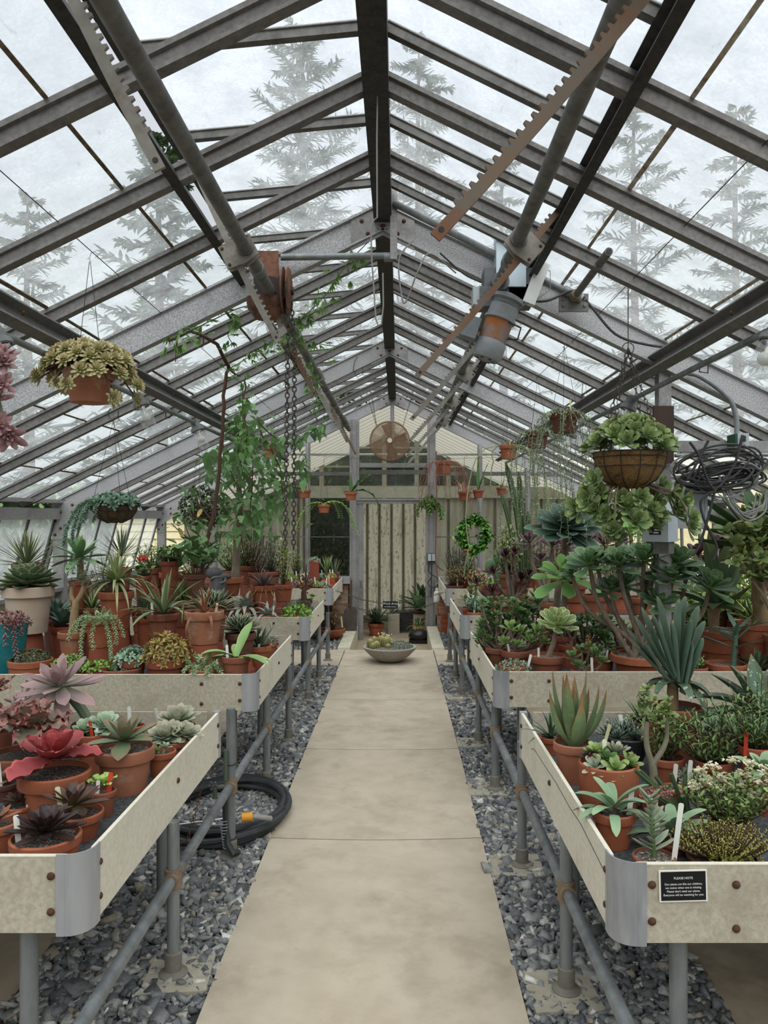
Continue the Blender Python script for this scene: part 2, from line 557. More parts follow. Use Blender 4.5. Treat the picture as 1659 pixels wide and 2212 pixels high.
def gravel(x0, x1, y0, y1, per_m2, name):
    area = (x1 - x0) * (y1 - y0)
    N = int(area * per_m2)
    X = rng.uniform(x0, x1, N)
    Y = rng.uniform(y0, y1, N)
    base = np.array([(x, y, z) for x in (-1, 1) for y in (-1, 1) for z in (-1, 1)], dtype=float)
    fac = np.array([(0, 1, 3, 2), (4, 6, 7, 5), (0, 4, 5, 1), (2, 3, 7, 6), (0, 2, 6, 4), (1, 5, 7, 3)])
    V = base[None] * (1 + rng.uniform(-.45, .25, (N, 8, 3)))
    sz = rng.gamma(5, .0021, N) + .006
    V *= (sz[:, None] * np.stack([rng.uniform(.8, 1.5, N), rng.uniform(.6, 1.1, N), rng.uniform(.3, .65, N)], 1))[:, None]
    a, b, c = rng.uniform(0, 2 * PI, N), rng.normal(0, .45, N), rng.normal(0, .45, N)
    Rz = np.zeros((N, 3, 3)); Rx = np.zeros((N, 3, 3)); Ry = np.zeros((N, 3, 3))
    Rz[:, 0, 0] = np.cos(a); Rz[:, 0, 1] = -np.sin(a); Rz[:, 1, 0] = np.sin(a); Rz[:, 1, 1] = np.cos(a); Rz[:, 2, 2] = 1
    Rx[:, 0, 0] = 1; Rx[:, 1, 1] = np.cos(b); Rx[:, 1, 2] = -np.sin(b); Rx[:, 2, 1] = np.sin(b); Rx[:, 2, 2] = np.cos(b)
    Ry[:, 1, 1] = 1; Ry[:, 0, 0] = np.cos(c); Ry[:, 0, 2] = np.sin(c); Ry[:, 2, 0] = -np.sin(c); Ry[:, 2, 2] = np.cos(c)
    V = np.einsum('nij,nkj->nki', Rz @ Rx @ Ry, V)
    V += np.stack([X, Y, rng.uniform(-.024, -.004, N)], 1)[:, None]
    V = V.reshape(-1, 3)
    Fc = (fac[None] + (np.arange(N) * 8)[:, None, None]).reshape(-1, 4)
    me = bpy.data.meshes.new(name)
    me.vertices.add(len(V)); me.vertices.foreach_set('co', V.astype(np.float32).ravel())
    me.loops.add(Fc.size); me.loops.foreach_set('vertex_index', Fc.astype(np.int32).ravel())
    me.polygons.add(len(Fc)); me.polygons.foreach_set('loop_start', (np.arange(len(Fc)) * 4).astype(np.int32))
    A = np.ones((N, 8, 4), dtype=np.float32)
    A[:, :, 2] = rng.uniform(0, 1, N)[:, None]
    me.update(calc_edges=True)
    ca = me.attributes.new('lf', 'FLOAT_COLOR', 'POINT')
    ca.data.foreach_set('color', A.ravel())
    me.materials.append(SLATE)
    o = bpy.data.objects.new(name, me)
    COL.objects.link(o)
    o['kind'] = 'stuff'
    return o
tag(gravel(-1.41, -.708, 1.6, 5.2, 3000, 'gravel'), 'loose grey slate gravel between the path and the left benches, near stretch', 'gravel')
tag(gravel(-1.41, -.708, 5.2, 9.05, 2000, 'gravel'), 'loose grey slate gravel along the left of the path, far stretch', 'gravel')
tag(gravel(.46, 1.166, 1.6, 5.2, 3000, 'gravel'), 'loose grey slate gravel between the path and the right benches, near stretch', 'gravel')
tag(gravel(.46, 1.166, 5.2, 9.05, 2000, 'gravel'), 'loose grey slate gravel along the right of the path, far stretch', 'gravel')
tag(gravel(-2.0, -.81, 10.1, 12.05, 1200, 'gravel'), 'grey gravel at the foot of the brick wall left of the doorway', 'gravel')
tag(gravel(.61, 1.8, 10.1, 12.05, 1200, 'gravel'), 'grey gravel at the foot of the brick wall right of the doorway', 'gravel')

# ------------------------------------------------------------------ roof
RX, RZ, RS = -.10, 3.75, .49
RC = 1 / math.sqrt(1 + RS * RS)
def rp(s, a, y, off=0.0):
    """roof point: side s, distance a from the ridge, off below the glass"""
    return Vector((RX + s * a - s * off * RS * RC, y, RZ - RS * a - off * RC))
def rn(s):
    return Vector((s * RS * RC, 0, RC))
EAVE_A = 3.70
VENT_A = .93
BAR_PROF = [(-.028, -.086), (.028, -.086), (.028, -.072), (.013, -.068), (.013, -.03), (.029, -.026), (.029, -.006), (-.029, -.006), (-.029, -.026), (-.013, -.03), (-.013, -.068), (-.028, -.072)]
HEAVY_PROF = [(-.035, -.175), (.035, -.175), (.035, -.163), (.012, -.158), (.012, -.03), (.035, -.022), (.035, -.008), (-.035, -.008), (-.035, -.022), (-.012, -.03), (-.012, -.158), (-.035, -.163)]
BAYS = [12.2 - .732 * k for k in range(0, 22)]
HEAVY_K = (0, 5, 10, 15, 20)
for k, y in enumerate(BAYS):
    for s in (-1, 1):
        prof = HEAVY_PROF if k in HEAVY_K else BAR_PROF
        mb = MB()
        mb.beam(rp(s, .04, y), rp(s, EAVE_A + .05, y), prof, up=rn(s))
        o = mb.build('rafter', STEEL_PLATE if k in HEAVY_K else STEEL_BAR, smooth=False)
        struct(o)
        if k in HEAVY_K:
            for sd in (-1,):
                for a in np.arange(.5, 3.5, .9):
                    mb2 = MB().dome(rp(s, a, y, .06) + Vector((0, -.012, 0)), .010, (0, -1, 0))
# apex and knee gusset plates, posts of the four main frames
for k in HEAVY_K[:3]:
    y = BAYS[k] - .016
    mb = MB()
    poly = [(RX - .20, RZ - RS * .20 - .22), (RX - .20, RZ - RS * .20 - .02), (RX, RZ - .02), (RX + .20, RZ - RS * .20 - .02), (RX + .20, RZ - RS * .20 - .22), (RX, RZ - .22)]
    mb.prism(poly, y - .008, y, 0)
    for s in (-1, 1):
        for a, d in ((.06, .07), (.06, .15), (.16, .06), (.16, .15)):
            p = rp(s, a, y - .008, d)
            mb.dome(p, .014, (0, -1, 0), 8, mi=1)
    struct(mb.build('trim_ridge_plate', [STEEL, BOLT], smooth=False))
    for s in (-1, 1):
        x = RX + s * 3.66
        mb = MB().box(x - .06, x + .06, BAYS[k] - .05, BAYS[k] + .05, -.02, 1.93)
        struct(mb.build('post', STEEL, smooth=False))
        poly = [(x - s * .34, 1.93 + .04), (x - s * .32, 1.80), (x - s * .06, 1.66), (x - s * .06, 1.50), (x + s * .06, 1.50), (x + s * .06, 1.90)]
        if s > 0:
            poly = poly[::-1]
        mb = MB()
        mb.prism(poly, BAYS[k] - .062, BAYS[k] - .052)
        for bx, bz in ((.28, 1.89), (.16, 1.80), (.16, 1.88), (.03, 1.80), (-.03, 1.70), (.03, 1.62), (-.03, 1.55)):
            mb.dome((x - s * bx, BAYS[k] - .062, bz), .017, (0, -1, 0), 8, mi=1)
        struct(mb.build('trim_knee_plate', [STEEL, BOLT], smooth=False))
struct(MB().box(RX - .056, RX + .056, -3.2, 12.2, RZ - .14, RZ + .02).build('trim_ridge', DARK_STEEL, smooth=False))
for s in (-1, 1):
    # sill bar under the roof vents, laps between the panes, eave beam, purlin
    nm = 'left' if s < 0 else 'right'
    struct(MB().beam(rp(s, VENT_A + (.02 if s > 0 else -.008), -3.2, .03), rp(s, VENT_A + (.02 if s > 0 else -.008), 12.2, .03), [(-.022, -.06), (.022, -.06), (.022, .02), (-.022, .02)], up=rn(s)).build('trim_vent_sill_' + nm, DARK_STEEL, smooth=False))
    for a in (1.12, 1.79, 2.47, 3.17):
        lapm = pm('grimy_lap_left', '4c4034', '7c6f58', 30, c3='8d8a74', s3=8, rough=.9) if s < 0 else pm('grimy_lap_right', '7d6a58', 'b9b2a4', 16, c3='d0cfc8', s3=6, rough=.9)
        mb = MB()
        for k in range(len(BAYS) - 1):
            mb.bar(rp(s, a + random.uniform(-.004, .004), BAYS[k] - .03, .004), rp(s, a + random.uniform(-.004, .004), BAYS[k + 1] + .03, .004), random.uniform(.014, .022), .006, up=rn(s))
        struct(mb.build('trim_glass_lap_' + nm, lapm, smooth=False))
    xe = RX + s * 3.70
    struct(MB().box(xe - .07, xe + .07, -3.2, 12.2, 1.72, 1.84).build('trim_eave_' + nm, STEEL, smooth=False))
    struct(MB().box(xe - .10, xe + .10, -3.2, 12.2, 1.90, 1.935).build('trim_gutter_' + nm, STEEL, smooth=False))
    # purlin: channel hung under the frames
    p0 = rp(s, 1.77, -3.2, .215)
    p1 = rp(s, 1.77, 12.1, .215)
    prof = [(-.03, -.07), (.03, -.07), (.03, -.058), (-.018, -.055), (-.018, .055), (.03, .058), (.03, .07), (-.03, .07)]
    if s > 0:
        prof = [(-a, b) for a, b in reversed(prof)]
    mb = MB().beam(p0, p1, prof, up=rn(s))
    for y in np.arange(1.2, 12, 1.2):
        mb.dome(rp(s, 1.77, y, .20) + Vector((-s * .022, 0, 0)), .012, (-s, 0, -.4), 6, mi=1)
    struct(mb.build('trim_purlin_' + nm, [STEEL_BAR, BOLT], smooth=False))
    # fixed roof panes, one per bay
    for k in range(len(BAYS) - 1):
        y1, y0 = BAYS[k] - .012, BAYS[k + 1] + .012
        va = VENT_A + (.04 if s > 0 else .012)
        v = [tuple(rp(s, va, y0)), tuple(rp(s, va, y1)), tuple(rp(s, EAVE_A, y1)), tuple(rp(s, EAVE_A, y0))]
        struct(MB().add(v, [(0, 1, 2, 3)]).build('ceiling_pane', ROOF_GLASS, smooth=False))

# ridge vents: one sash each side, hinged at the ridge
def vent(s, deg, label):
    c, sn = math.cos(math.radians(deg)), math.sin(math.radians(deg))
    hx, hz = RX + s * .06, RZ + .035
    def vp(d, y, off=0):
        return Vector((hx + s * (d * c - off * sn), y, hz - d * sn - off * c))
    n = Vector((s * sn, 0, c))
    r = thing('roof_vent', label, 'roof vent', (hx, 4.5, hz))
    L = .985
    sh = Vector((hx, 4.5, hz))
    ys = [11.95 - .732 * k for k in range(0, 21)]
    for k, y in enumerate(ys):
        MB().beam(vp(0, y) - sh, vp(L, y) - sh, [(-.019, -.045), (.019, -.045), (.019, -.012), (.026, -.008), (.026, 0), (-.026, 0), (-.026, -.008), (-.019, -.012)], up=n).build('glazing_bar', DARK_PIPE, r, smooth=False)
        if k < len(ys) - 1:
            y0, y1 = ys[k + 1] + .02, y - .02
            v = [tuple(vp(0, y0, .004) - sh), tuple(vp(0, y1, .004) - sh), tuple(vp(L, y1, .004) - sh), tuple(vp(L, y0, .004) - sh)]
            MB().add(v, [(0, 1, 2, 3)]).build('pane', ROOF_GLASS, r, smooth=False)
    MB().beam(vp(L, ys[-1], .02) - sh, vp(L, ys[0], .02) - sh, [(-.02, -.035), (.02, -.035), (.02, .025), (-.02, .025)], up=n).build('bottom_rail', DARK_STEEL, r, smooth=False)
    return r
vent(-1, 5.5, 'long roof vent propped open left of the ridge, sky showing in its gap')
vent(1, 26.2, 'long roof vent nearly shut on the right of the ridge')

# ------------------------------------------------------------------ side walls
for s in (-1, 1):
    nm = 'left' if s < 0 else 'right'
    xw = RX + s * 3.70
    box_obj('wall_' + nm, (min(xw, xw + s * .16), max(xw, xw + s * .16), -3.2, 12.2, -.3, .93), CREAM)
    box_obj('trim_sill_' + nm, (xw - .09, xw + .09, -3.2, 12.2, .93, .97), STEEL)
    for k, (i0, i1) in enumerate(((0, 5), (5, 10), (10, 15), (15, 20))):
        y1, y0 = BAYS[i0] - .07, BAYS[i1] + .07
        tilt = .20 if s < 0 else .02
        r = struct(MB().add([(xw, y0, 1.72), (xw, y1, 1.72), (xw + s * tilt, y1, .99), (xw + s * tilt, y0, .99)], [(0, 1, 2, 3)]).build('window_%d' % (k + 1 + (4 if s > 0 else 0)), SIDE_GLASS if s < 0 else RIGHT_GLASS, smooth=False))
        for q in range(0, 7):
            y = y0 + (y1 - y0) * q / 6
            MB().bar((xw, y, 1.72), (xw + s * tilt, y, .99), .035, .03, up=(s, 0, 0)).build('glazing_bar', DARK_PIPE, r, smooth=False)
        MB().bar((xw + s * tilt, y0, .985), (xw + s * tilt, y1, .985), .035, .04).build('bottom_rail', STEEL, r, smooth=False)

# ------------------------------------------------------------------ gable wall with the doorway
m, t, out = nodes_of('old_brick')
_tc = t.nodes.new('ShaderNodeTexCoord')
_mp = t.nodes.new('ShaderNodeMapping')
_mp.inputs['Rotation'].default_value = (PI / 2, 0, 0)
_b = t.nodes.new('ShaderNodeTexBrick')
t.links.new(_tc.outputs['Object'], _mp.inputs['Vector'])
t.links.new(_mp.outputs[0], _b.inputs['Vector'])
_b.inputs['Color1'].default_value = C4('8c4a35')
_b.inputs['Color2'].default_value = C4('9f6247')
_b.inputs['Mortar'].default_value = C4('8f8371')
_b.inputs['Scale'].default_value = 1.0
_b.inputs['Brick Width'].default_value = .21
_b.inputs['Row Height'].default_value = .072
_b.inputs['Mortar Size'].default_value = .010
_n = noise(t, _tc.outputs['Object'], 5, 5)
_c = mixc(t, ramp(t, _n, [(.46, (0, 0, 0, 1)), (.58, (1, 1, 1, 1))]), _b.outputs['Color'], C4('9b8f7b'))
bsdf(t, out, _c, .95, bump=_b.outputs['Fac'], bstr=-.4)
BRICK = MATS['old_brick']
box_obj('wall_back_left', (-3.8, -.80, 12.08, 12.32, -.3, .70), BRICK)
box_obj('wall_back_right', (.62, 3.6, 12.08, 12.32, -.3, .70), BRICK)
box_obj('trim_sill_back_left', (-3.7, -.76, 12.02, 12.34, .70, .80), ALU)
box_obj('trim_sill_back_right', (.60, 3.5, 12.02, 12.34, .70, .80), ALU)
box_obj('trim_brick_pier_left', (-1.02, -.80, 11.80, 12.08, -.3, .42), BRICK)
box_obj('trim_brick_pier_right', (.60, 1.06, 11.78, 12.08, -.3, .42), BRICK)
def roof_z(x):
    return RZ - RS * abs(x - RX) - .17
GY = 12.2
for x, w, z0 in ((-.70, .15, -.2), (.52, .13, -.2), (RX, .06, 2.62), (-1.44, .07, .8), (-2.18, .07, .8), (-2.92, .07, .8), (1.29, .07, .8), (2.05, .07, .8), (2.8, .07, .8)):
    mb = MB()
    mb.box(x - w / 2, x + w / 2, GY - .05, GY + .05, z0, roof_z(x))
    mb.box(x - w * .22, x + w * .22, GY - .065, GY - .045, z0, roof_z(x))
    struct(mb.build('post', STEEL, smooth=False))
for x0, x1, z0, z1, mm in ((-.62, .45, 2.54, 2.60, STEEL), (-.62, .45, 2.42, 2.49, DARK_PIPE), (-2.95, -.78, 2.40, 2.46, DARK_PIPE), (.59, 2.85, 2.40, 2.46, DARK_PIPE), (-2.9, -.78, 1.42, 1.435, DARK_PIPE), (.59, 2.8, 1.42, 1.435, DARK_PIPE)):
    struct(MB().box(x0, x1, GY - .03, GY + .03, z0, z1).build('trim_glazing_rail', mm, smooth=False))
# door casing with its strike plate and hinge
r = struct(MB().box(-.66, .50, GY - .07, GY + .05, 1.955, 2.035).box(-.66, .50, GY - .09, GY - .07, 2.005, 2.035).build('door_1', STEEL, smooth=False))
MB().box(-.625, -.56, GY - .06, GY + .03, -.2, 1.955).build('jamb', STEEL, r, smooth=False)
MB().box(.43, .46, GY - .06, GY + .03, -.2, 1.955).build('jamb', STEEL, r, smooth=False)
MB().box(-.615, -.58, GY - .066, GY - .06, .62, .74).build('strike_plate', DARK_PIPE, r, smooth=False)
# gable panes
def gpane(name, poly, y=GY + .02):
    v = [(x, y, z) for x, z in poly]
    return struct(MB().add(v, [tuple(range(len(v)))]).build(name, CLEAR_GLASS, smooth=False))
xs = [-3.5, -2.92, -2.18, -1.44, -.70]
n = 9
for a, b in zip(xs[:-1], xs[1:]):
    gpane('window_%d' % n, [(a, .8), (b, .8), (b, 2.43), (a, min(2.43, roof_z(a)))]); n += 1
    if roof_z(b) > 2.45:
        gpane('window_%d' % n, [(a, max(2.43, min(2.43, roof_z(a)))), (b, 2.43), (b, roof_z(b)), (a, max(2.43, roof_z(a)))]); n += 1
xs = [.52, 1.29, 2.05, 2.8, 3.4]
for a, b in zip(xs[:-1], xs[1:]):
    gpane('window_%d' % n, [(a, .8), (b, .8), (b, min(2.43, roof_z(b))), (a, 2.43)]); n += 1
    if roof_z(a) > 2.45:
        gpane('window_%d' % n, [(a, 2.43), (b, 2.43), (b, max(2.43, roof_z(b))), (a, roof_z(a))]); n += 1
gpane('window_%d' % n, [(-.62, 2.03), (.45, 2.03), (.45, 2.45), (-.62, 2.45)]); n += 1
gpane('window_%d' % n, [(-.62, 2.57), (RX, 2.57), (RX, roof_z(RX)), (-.62, roof_z(-.62))]); n += 1
gpane('window_%d' % n, [(RX, 2.57), (.45, 2.57), (.45, roof_z(.45)), (RX, roof_z(RX))])

# ------------------------------------------------------------------ head house behind the gable
m, t, out = nodes_of('cream_fibreglass')
_p = t.nodes.new('ShaderNodeBsdfPrincipled')
_p.inputs['Base Color'].default_value = C4('dcd8c4')
_p.inputs['Roughness'].default_value = .7
_t = t.nodes.new('ShaderNodeBsdfTranslucent')
_t.inputs[0].default_value = C4('cdcabc')
_x = t.nodes.new('ShaderNodeMixShader')
_x.inputs[0].default_value = .5
t.links.new(_p.outputs[0], _x.inputs[1]); t.links.new(_t.outputs[0], _x.inputs[2]); t.links.new(_x.outputs[0], out.inputs['Surface'])
FIBRE = MATS['cream_fibreglass']
m, t, out = nodes_of('peeling_planks')
_v = coords(t, (1, 1, .12))
_n1 = noise(t, _v, 16, 6, .7)
_n2 = noise(t, coords(t, (1, 1, .45)), 34, 6, .75)
_c = mixc(t, ramp(t, _n1, [(.50, (0, 0, 0, 1)), (.64, (1, 1, 1, 1))]), C4('e8e0c8'), C4('b8ae94'))
_c = mixc(t, ramp(t, _n2, [(.56, (0, 0, 0, 1)), (.62, (1, 1, 1, 1))]), _c, C4('7a6f58'))
bsdf(t, out, _c, .9, bump=_n2, bstr=.2)
PLANK = MATS['peeling_planks']
m, t, out = nodes_of('grey_planks')
_v = coords(t, (1, 1, .12))
_n1 = noise(t, _v, 12, 6, .7)
_c = mixc(t, ramp(t, _n1, [(.40, (0, 0, 0, 1)), (.62, (1, 1, 1, 1))]), C4('cfc7b2'), C4('a8a08c'))
bsdf(t, out, _c, .9)
GPLANK = MATS['grey_planks']
DARKWOOD = pm('dark_gap_wood', '7a705f', '5f5647', 20, rough=.95, stretch=(1, 1, .2))
for s in (-1, 1):
    mb = MB()
    dy = .42
    y = 12.36
    while y < 16.2:
        a0, a1 = .02, 3.9
        # lapped panels: each one steps down a little
        z0 = RZ - .10
        v = [(RX + s * a0, y, z0), (RX + s * a1, y, z0 - RS * a1), (RX + s * a1, y + dy, z0 - RS * a1 - .09), (RX + s * a0, y + dy, z0 - .09), (RX + s * a0, y + dy, z0), (RX + s * a1, y + dy, z0 - RS * a1)]
        mb.add(v, [(0, 1, 2, 3), (3, 2, 5, 4)])
        mb.bar((RX + s * a0, y, z0 - .05), (RX + s * a1, y, z0 - RS * a1 - .05), .035, .05, mi=1)  # darker rib stands in for the shade line at each lap
        y += dy
    struct(mb.build('ceiling_head_house_' + ('left' if s < 0 else 'right'), [FIBRE, pm('shade_line_rib', 'a39d88', '8d8774', 8, rough=.9)], smooth=False))
def planks(x0, x1, z0, z1, y, w, mat, nm):
    x = x0
    while x < x1 - .02:
        ww = min(w * random.uniform(.92, 1.06), x1 - x)
        struct(MB().box(x + .008, x + ww - .008, y, y + .02, z0 + random.uniform(-.01, .01), z1).build(nm, mat, smooth=False))
        struct(MB().box(x + ww - .028, x + ww + .012, y - .018, y - .0005, z0, z1).build('wall_batten', DARKWOOD, smooth=False))
        x += ww
planks(-.72, .60, .06, 2.06, 13.2, .205, PLANK, 'wall_plank')
planks(.62, 3.6, .06, 2.06, 13.24, .27, GPLANK, 'wall_plank')
planks(-3.7, -1.62, .06, 2.06, 13.24, .52, GPLANK, 'wall_plank')
box_obj('wall_plank_backing', (-3.7, -1.62, 13.27, 13.29, .0, 2.06), DARKWOOD)
box_obj('wall_plank_backing', (-.72, 3.6, 13.27, 13.29, .0, 2.06), DARKWOOD)
box_obj('trim_plank_head', (-1.62, 3.7, 13.15, 13.30, 2.07, 2.26), CREAM)
box_obj('trim_plank_foot', (-.72, .6, 13.15, 13.30, -.04, .05), DARKWOOD)
box_obj('wall_void_shade', (-3.7, 3.7, 14.4, 14.5, -.3, .8), pm('unlit_void_dark', '2a2621', '1f1c18', 6, rough=.95))  # dark sheet standing in for the unlit void below the planks
HAZE_GLASS = glass_mat('dusty_hazed_far_glass', .22, (.9, .93, .9), (.8, .83, .78), (1, 1, 1), .08, 4.0)  # dirty panes, with scatter put in to haze the view behind
# far wall of the head house: muntins in front of the added dark shrubs
YF = 16.15
for x in (-2.35, -1.62, -.30, .38, 1.05, 1.75, 2.45):
    struct(MB().box(x - .045, x + .045, YF, YF + .06, .5, RZ - .12 - RS * abs(x - RX)).build('trim_muntin', CREAM, smooth=False))
for z in (2.80, 2.38, 3.2):
    w = (RZ - .12 - z) / RS
    struct(MB().box(max(-3.6, RX - w), min(3.5, RX + w), YF - .01, YF + .05, z - .018, z + .018).build('trim_transom', CREAM, smooth=False))
for k_, (x0, x1) in enumerate(((-3.5, -2.35), (-2.35, -1.62), (-1.62, -.30), (-.30, .38), (.38, 1.05), (1.05, 1.75), (1.75, 3.4))):
    struct(MB().add([(x0, YF + .03, .5), (x1, YF + .03, .5), (x1, YF + .03, RZ - .12 - RS * abs(x1 - RX)), ((x0 + x1) / 2, YF + .03, RZ - .12 - RS * abs((x0 + x1) / 2 - RX)), (x0, YF + .03, RZ - .12 - RS * abs(x0 - RX))], [(0, 1, 2, 3, 4)]).build('window_%d' % (40 + k_), HAZE_GLASS, smooth=False))
struct(MB().tube([(-3.0, 12.6, 2.77), (2.9, 12.6, 2.77)], .018, 8).build('trim_white_rod', WHITE))

# ------------------------------------------------------------------ neighbours outside
YELLOW = pm('yellow_stucco', 'cdbf93', 'd6c99f', 8, rough=.95)
SIDING = pm('cream_siding', 'd8cba4', 'cfc29b', 4, rough=.8)
t_ = thing('house', 'pale yellow stucco house wall beyond the right glass', 'house', (5.6, 15, -.32))
MB().box(-2.3, 6, 0, .3, 0, 3.0).build('wall', YELLOW, t_, smooth=False)
MB().box(-2.0, -1.2, -.06, 0, 2.0, 2.75).build('window_frame', WHITE, t_, smooth=False)
MB().box(-2.6, 6.2, -.3, .6, 3.0, 3.2).build('roof', CREAM, t_, smooth=False)
t_ = thing('shed', 'cream clapboard shed seen through the left side glass', 'shed', (-6.3, 16.5, -.32))
mb = MB()
for k in range(14):
    z = k * .16
    mb.add([(.2, -.03, z), (2.2, -.03, z), (2.2, 0, z + .16), (.2, 0, z + .16), (2.2, 3, z), (2.2, 3, z + .16)], [(0, 1, 2, 3), (1, 4, 5, 2)])
mb.build('clapboard', SIDING, t_, smooth=False)
MB().add([(0, -.2, 2.2), (2.4, -.2, 2.2), (2.4, 1.6, 3.1), (0, 1.6, 3.1)], [(0, 1, 2, 3)]).build('roof', DARK_PIPE, t_, smooth=False)

# ================================================================== BENCHES
BED = pm('bench_grit_bed', '3b3d3f', '55585a', 70, lo=.4, hi=.6, rough=.95, bump=.8, c3='777a7b', s3=95, lo3=.6, hi3=.66)
BZ, BH = .80, .215
BEDZ = .70
def bench(label, s, xe, xw, y0, y1, seam=None):
    """tray of cement boards; xe = aisle edge, xw = wall end"""
    r = thing('plant_bench', label, 'plant bench', (xe, y0, 0), 0, 'peninsula benches of cement board')
    def L(x):
        return x - xe
    w = L(xw)
    th = .013
    a = .06 * (1 if w > 0 else -1)
    sg = 1 if w > 0 else -1
    fx = sorted((a, w))
    MB().box(fx[0], fx[1], 0, th, BZ - BH, BZ).box(fx[0], fx[1], -.001, th + .001, BZ - .002, BZ + .001, 1).build('front_panel', [BOARD, BOARD_SIDE], r, smooth=False)
    MB().box(fx[0], fx[1], y1 - y0 - th, y1 - y0, BZ - BH, BZ).build('back_panel', BOARD, r, smooth=False)
    sx = sorted((0, sg * th))
    mb = MB()
    if seam:
        mb.box(sx[0], sx[1], .06, seam - .002, BZ - BH, BZ).box(sx[0], sx[1], seam + .002, y1 - y0 - .01, BZ - BH, BZ)
    else:
        mb.box(sx[0], sx[1], .06, y1 - y0 - .01, BZ - BH, BZ)
    mb.build('side_panel', BOARD_SIDE, r, smooth=False)
    # rounded aluminium corner
    mb = MB()
    n = 8
    R = .066
    v = []
    for i in range(n + 1):
        th_ = PI / 2 * i / n
        for rr in (R, R - .004):
            cx, cy_ = sg * (R - .004), R - .004
            x = cx - sg * rr * math.cos(th_)
            y = cy_ - rr * math.sin(th_)
            for z in (BZ - BH - .008, BZ + .006):
                v.append((x, y, z))
    f = []
    for i in range(n):
        o_, p_ = 4 * i, 4 * i + 4
        f += [(o_, o_ + 1, p_ + 1, p_), (o_ + 2, p_ + 2, p_ + 3, o_ + 3), (o_ + 1, o_ + 3, p_ + 3, p_ + 1), (o_, p_, p_ + 2, o_ + 2)]
    f += [(0, 2, 3, 1), (4 * n, 4 * n + 1, 4 * n + 3, 4 * n + 2)]
    mb.add(v, f)
    # flat wings of the trim
    mb.box(*sorted((sg * .062, sg * .085)), -.0045, -.0005, BZ - BH - .008, BZ + .006)
    mb.box(*sorted((-sg * .0045, -sg * .0005)), .062, .085, BZ - BH - .008, BZ + .006)
    mb.build('corner_trim', ALU, r)
    MB().box(*sorted((-sg * .004, sg * .03)), y1 - y0 - .03, y1 - y0 + .004, BZ - BH - .004, BZ + .004).build('end_trim', ALU, r, smooth=False)
    for dz in (.055, .155):
        MB().dome((sg * .10, -.002, BZ - dz), .0115, (0, -1, 0), 10).build('bolt', BOLT, r)
        MB().dome((sg * .33, -.002, BZ - dz - (.02 if dz > .1 else 0)), .0115, (0, -1, 0), 10).build('bolt', BOLT, r)
        MB().dome((-sg * .002, .09, BZ - dz), .0105, (-sg, 0, 0), 10).build('bolt', BOLT, r)
        MB().dome((-sg * .002, y1 - y0 - .05, BZ - dz), .0105, (-sg, 0, 0), 10).build('bolt', BOLT, r)
    MB().dome((-sg * .002, (y1 - y0) * .55, BZ - .09), .0115, (-sg, 0, 0), 10).build('bolt', BOLT, r)
    bx = sorted((sg * .03, w))
    MB().box(bx[0], bx[1], .03, y1 - y0 - .014, BEDZ - .05, BEDZ).build('grit_bed', BED, r, smooth=False)
    for yy in ((.09 if y0 < 3 else .3), y1 - y0 - .25):
        MB().tube([(sg * .205, yy, -.01), (sg * .205, yy, BZ - BH)], .0255, 12).tube([(sg * .205, yy, BZ - BH - .03), (sg * .205, yy, BZ - BH)], .032, 12).build('leg', PIPE, r)
        MB().tube([(sg * 1.9, yy, -.01), (sg * 1.9, yy, BZ - BH)], .0255, 12).build('leg', PIPE, r)
    return r
LB = [(2.15, 3.75), (4.62, 6.16), (7.25, 8.75), (10.15, 12.0)]
RB = [(2.10, 3.74), (4.70, 6.36), (7.36, 8.95), (10.1, 12.0)]
LXE = [-.872, -.855, -.848, -.875]
RXE = [.592, .59, .597, .622]
BLAB = [('cement board bench nearest the camera left of the path, pink and red rosettes on it', 'cement board bench nearest the camera right of the path, black notice on its front'),
        ('second bench left of the path, pale potted agave and orange stonecrop on it', 'second bench right of the path, crowded with tree rosettes'),
        ('third bench left of the path, big terracotta bowl with a tree on it', 'third bench right of the path, dark purple rosettes above it'),
        ('farthest bench left of the path, many white labels standing in it', 'farthest bench right of the path, below the leafy wreath')]
for i in range(4):
    bench(BLAB[i][0], -1, LXE[i], -3.55, *LB[i], seam=(.42 if i == 1 else None))
    rb_ = bench(BLAB[i][1], 1, RXE[i], 3.4, *RB[i])
    if i == 0:
        MB().tube([(-.0006, y - 2.10, z) for y, z in ((3.42, .715), (3.36, .735), (3.1, .742), (2.9, .75), (2.66, .745), (2.5, .752), (2.36, .742), (2.2, .73), (2.17, .70))], .0012, 5).build('crack', DARK_STEEL, rb_)

# pipe frames that carry the benches
def pipe_frame(x, ys, label, tops):
    r = thing('pipe_support', label, 'pipe frame', (x, ys[0], 0))
    y0 = ys[0]
    MB().tube([(0, -1.0, .37), (0, ys[-1] - y0, .37)], .0215, 12).build('rail', PIPE, r)
    for y, tp in zip(ys, tops):
        y -= y0
        lg = MB().tube([(0, y, -.01), (0, y, tp)], .0235, 14).build('leg', PIPE, r)
        MB().tube([(0, y, .335), (0, y, .405)], .033, 14).tube([(0, y - .045, .37), (0, y - .01, .37)], .029, 12).build('tee_fitting', pm('corroded_fitting', '7a6450', '8b7a63', 30, rough=.7, c3='565b60', s3=9), lg)
        MB().lathe([(.055, 0), (.055, .008), (.036, .016), (.032, .02), (.032, .085), (.0245, .09)], 16, (0, y, 0.0)).build('foot_flange', pm('dull_flange', '6c685f', '7b776c', 20, rough=.7), lg)
    return r
TOPZ = BZ - BH
pipe_frame(-.862, [2.94, 3.95, 5.02, 6.02, 7.32, 8.3, 9.36], 'grey pipe frame with legs and low rail under the left benches', [TOPZ, .765, TOPZ, TOPZ, TOPZ, TOPZ, .58])
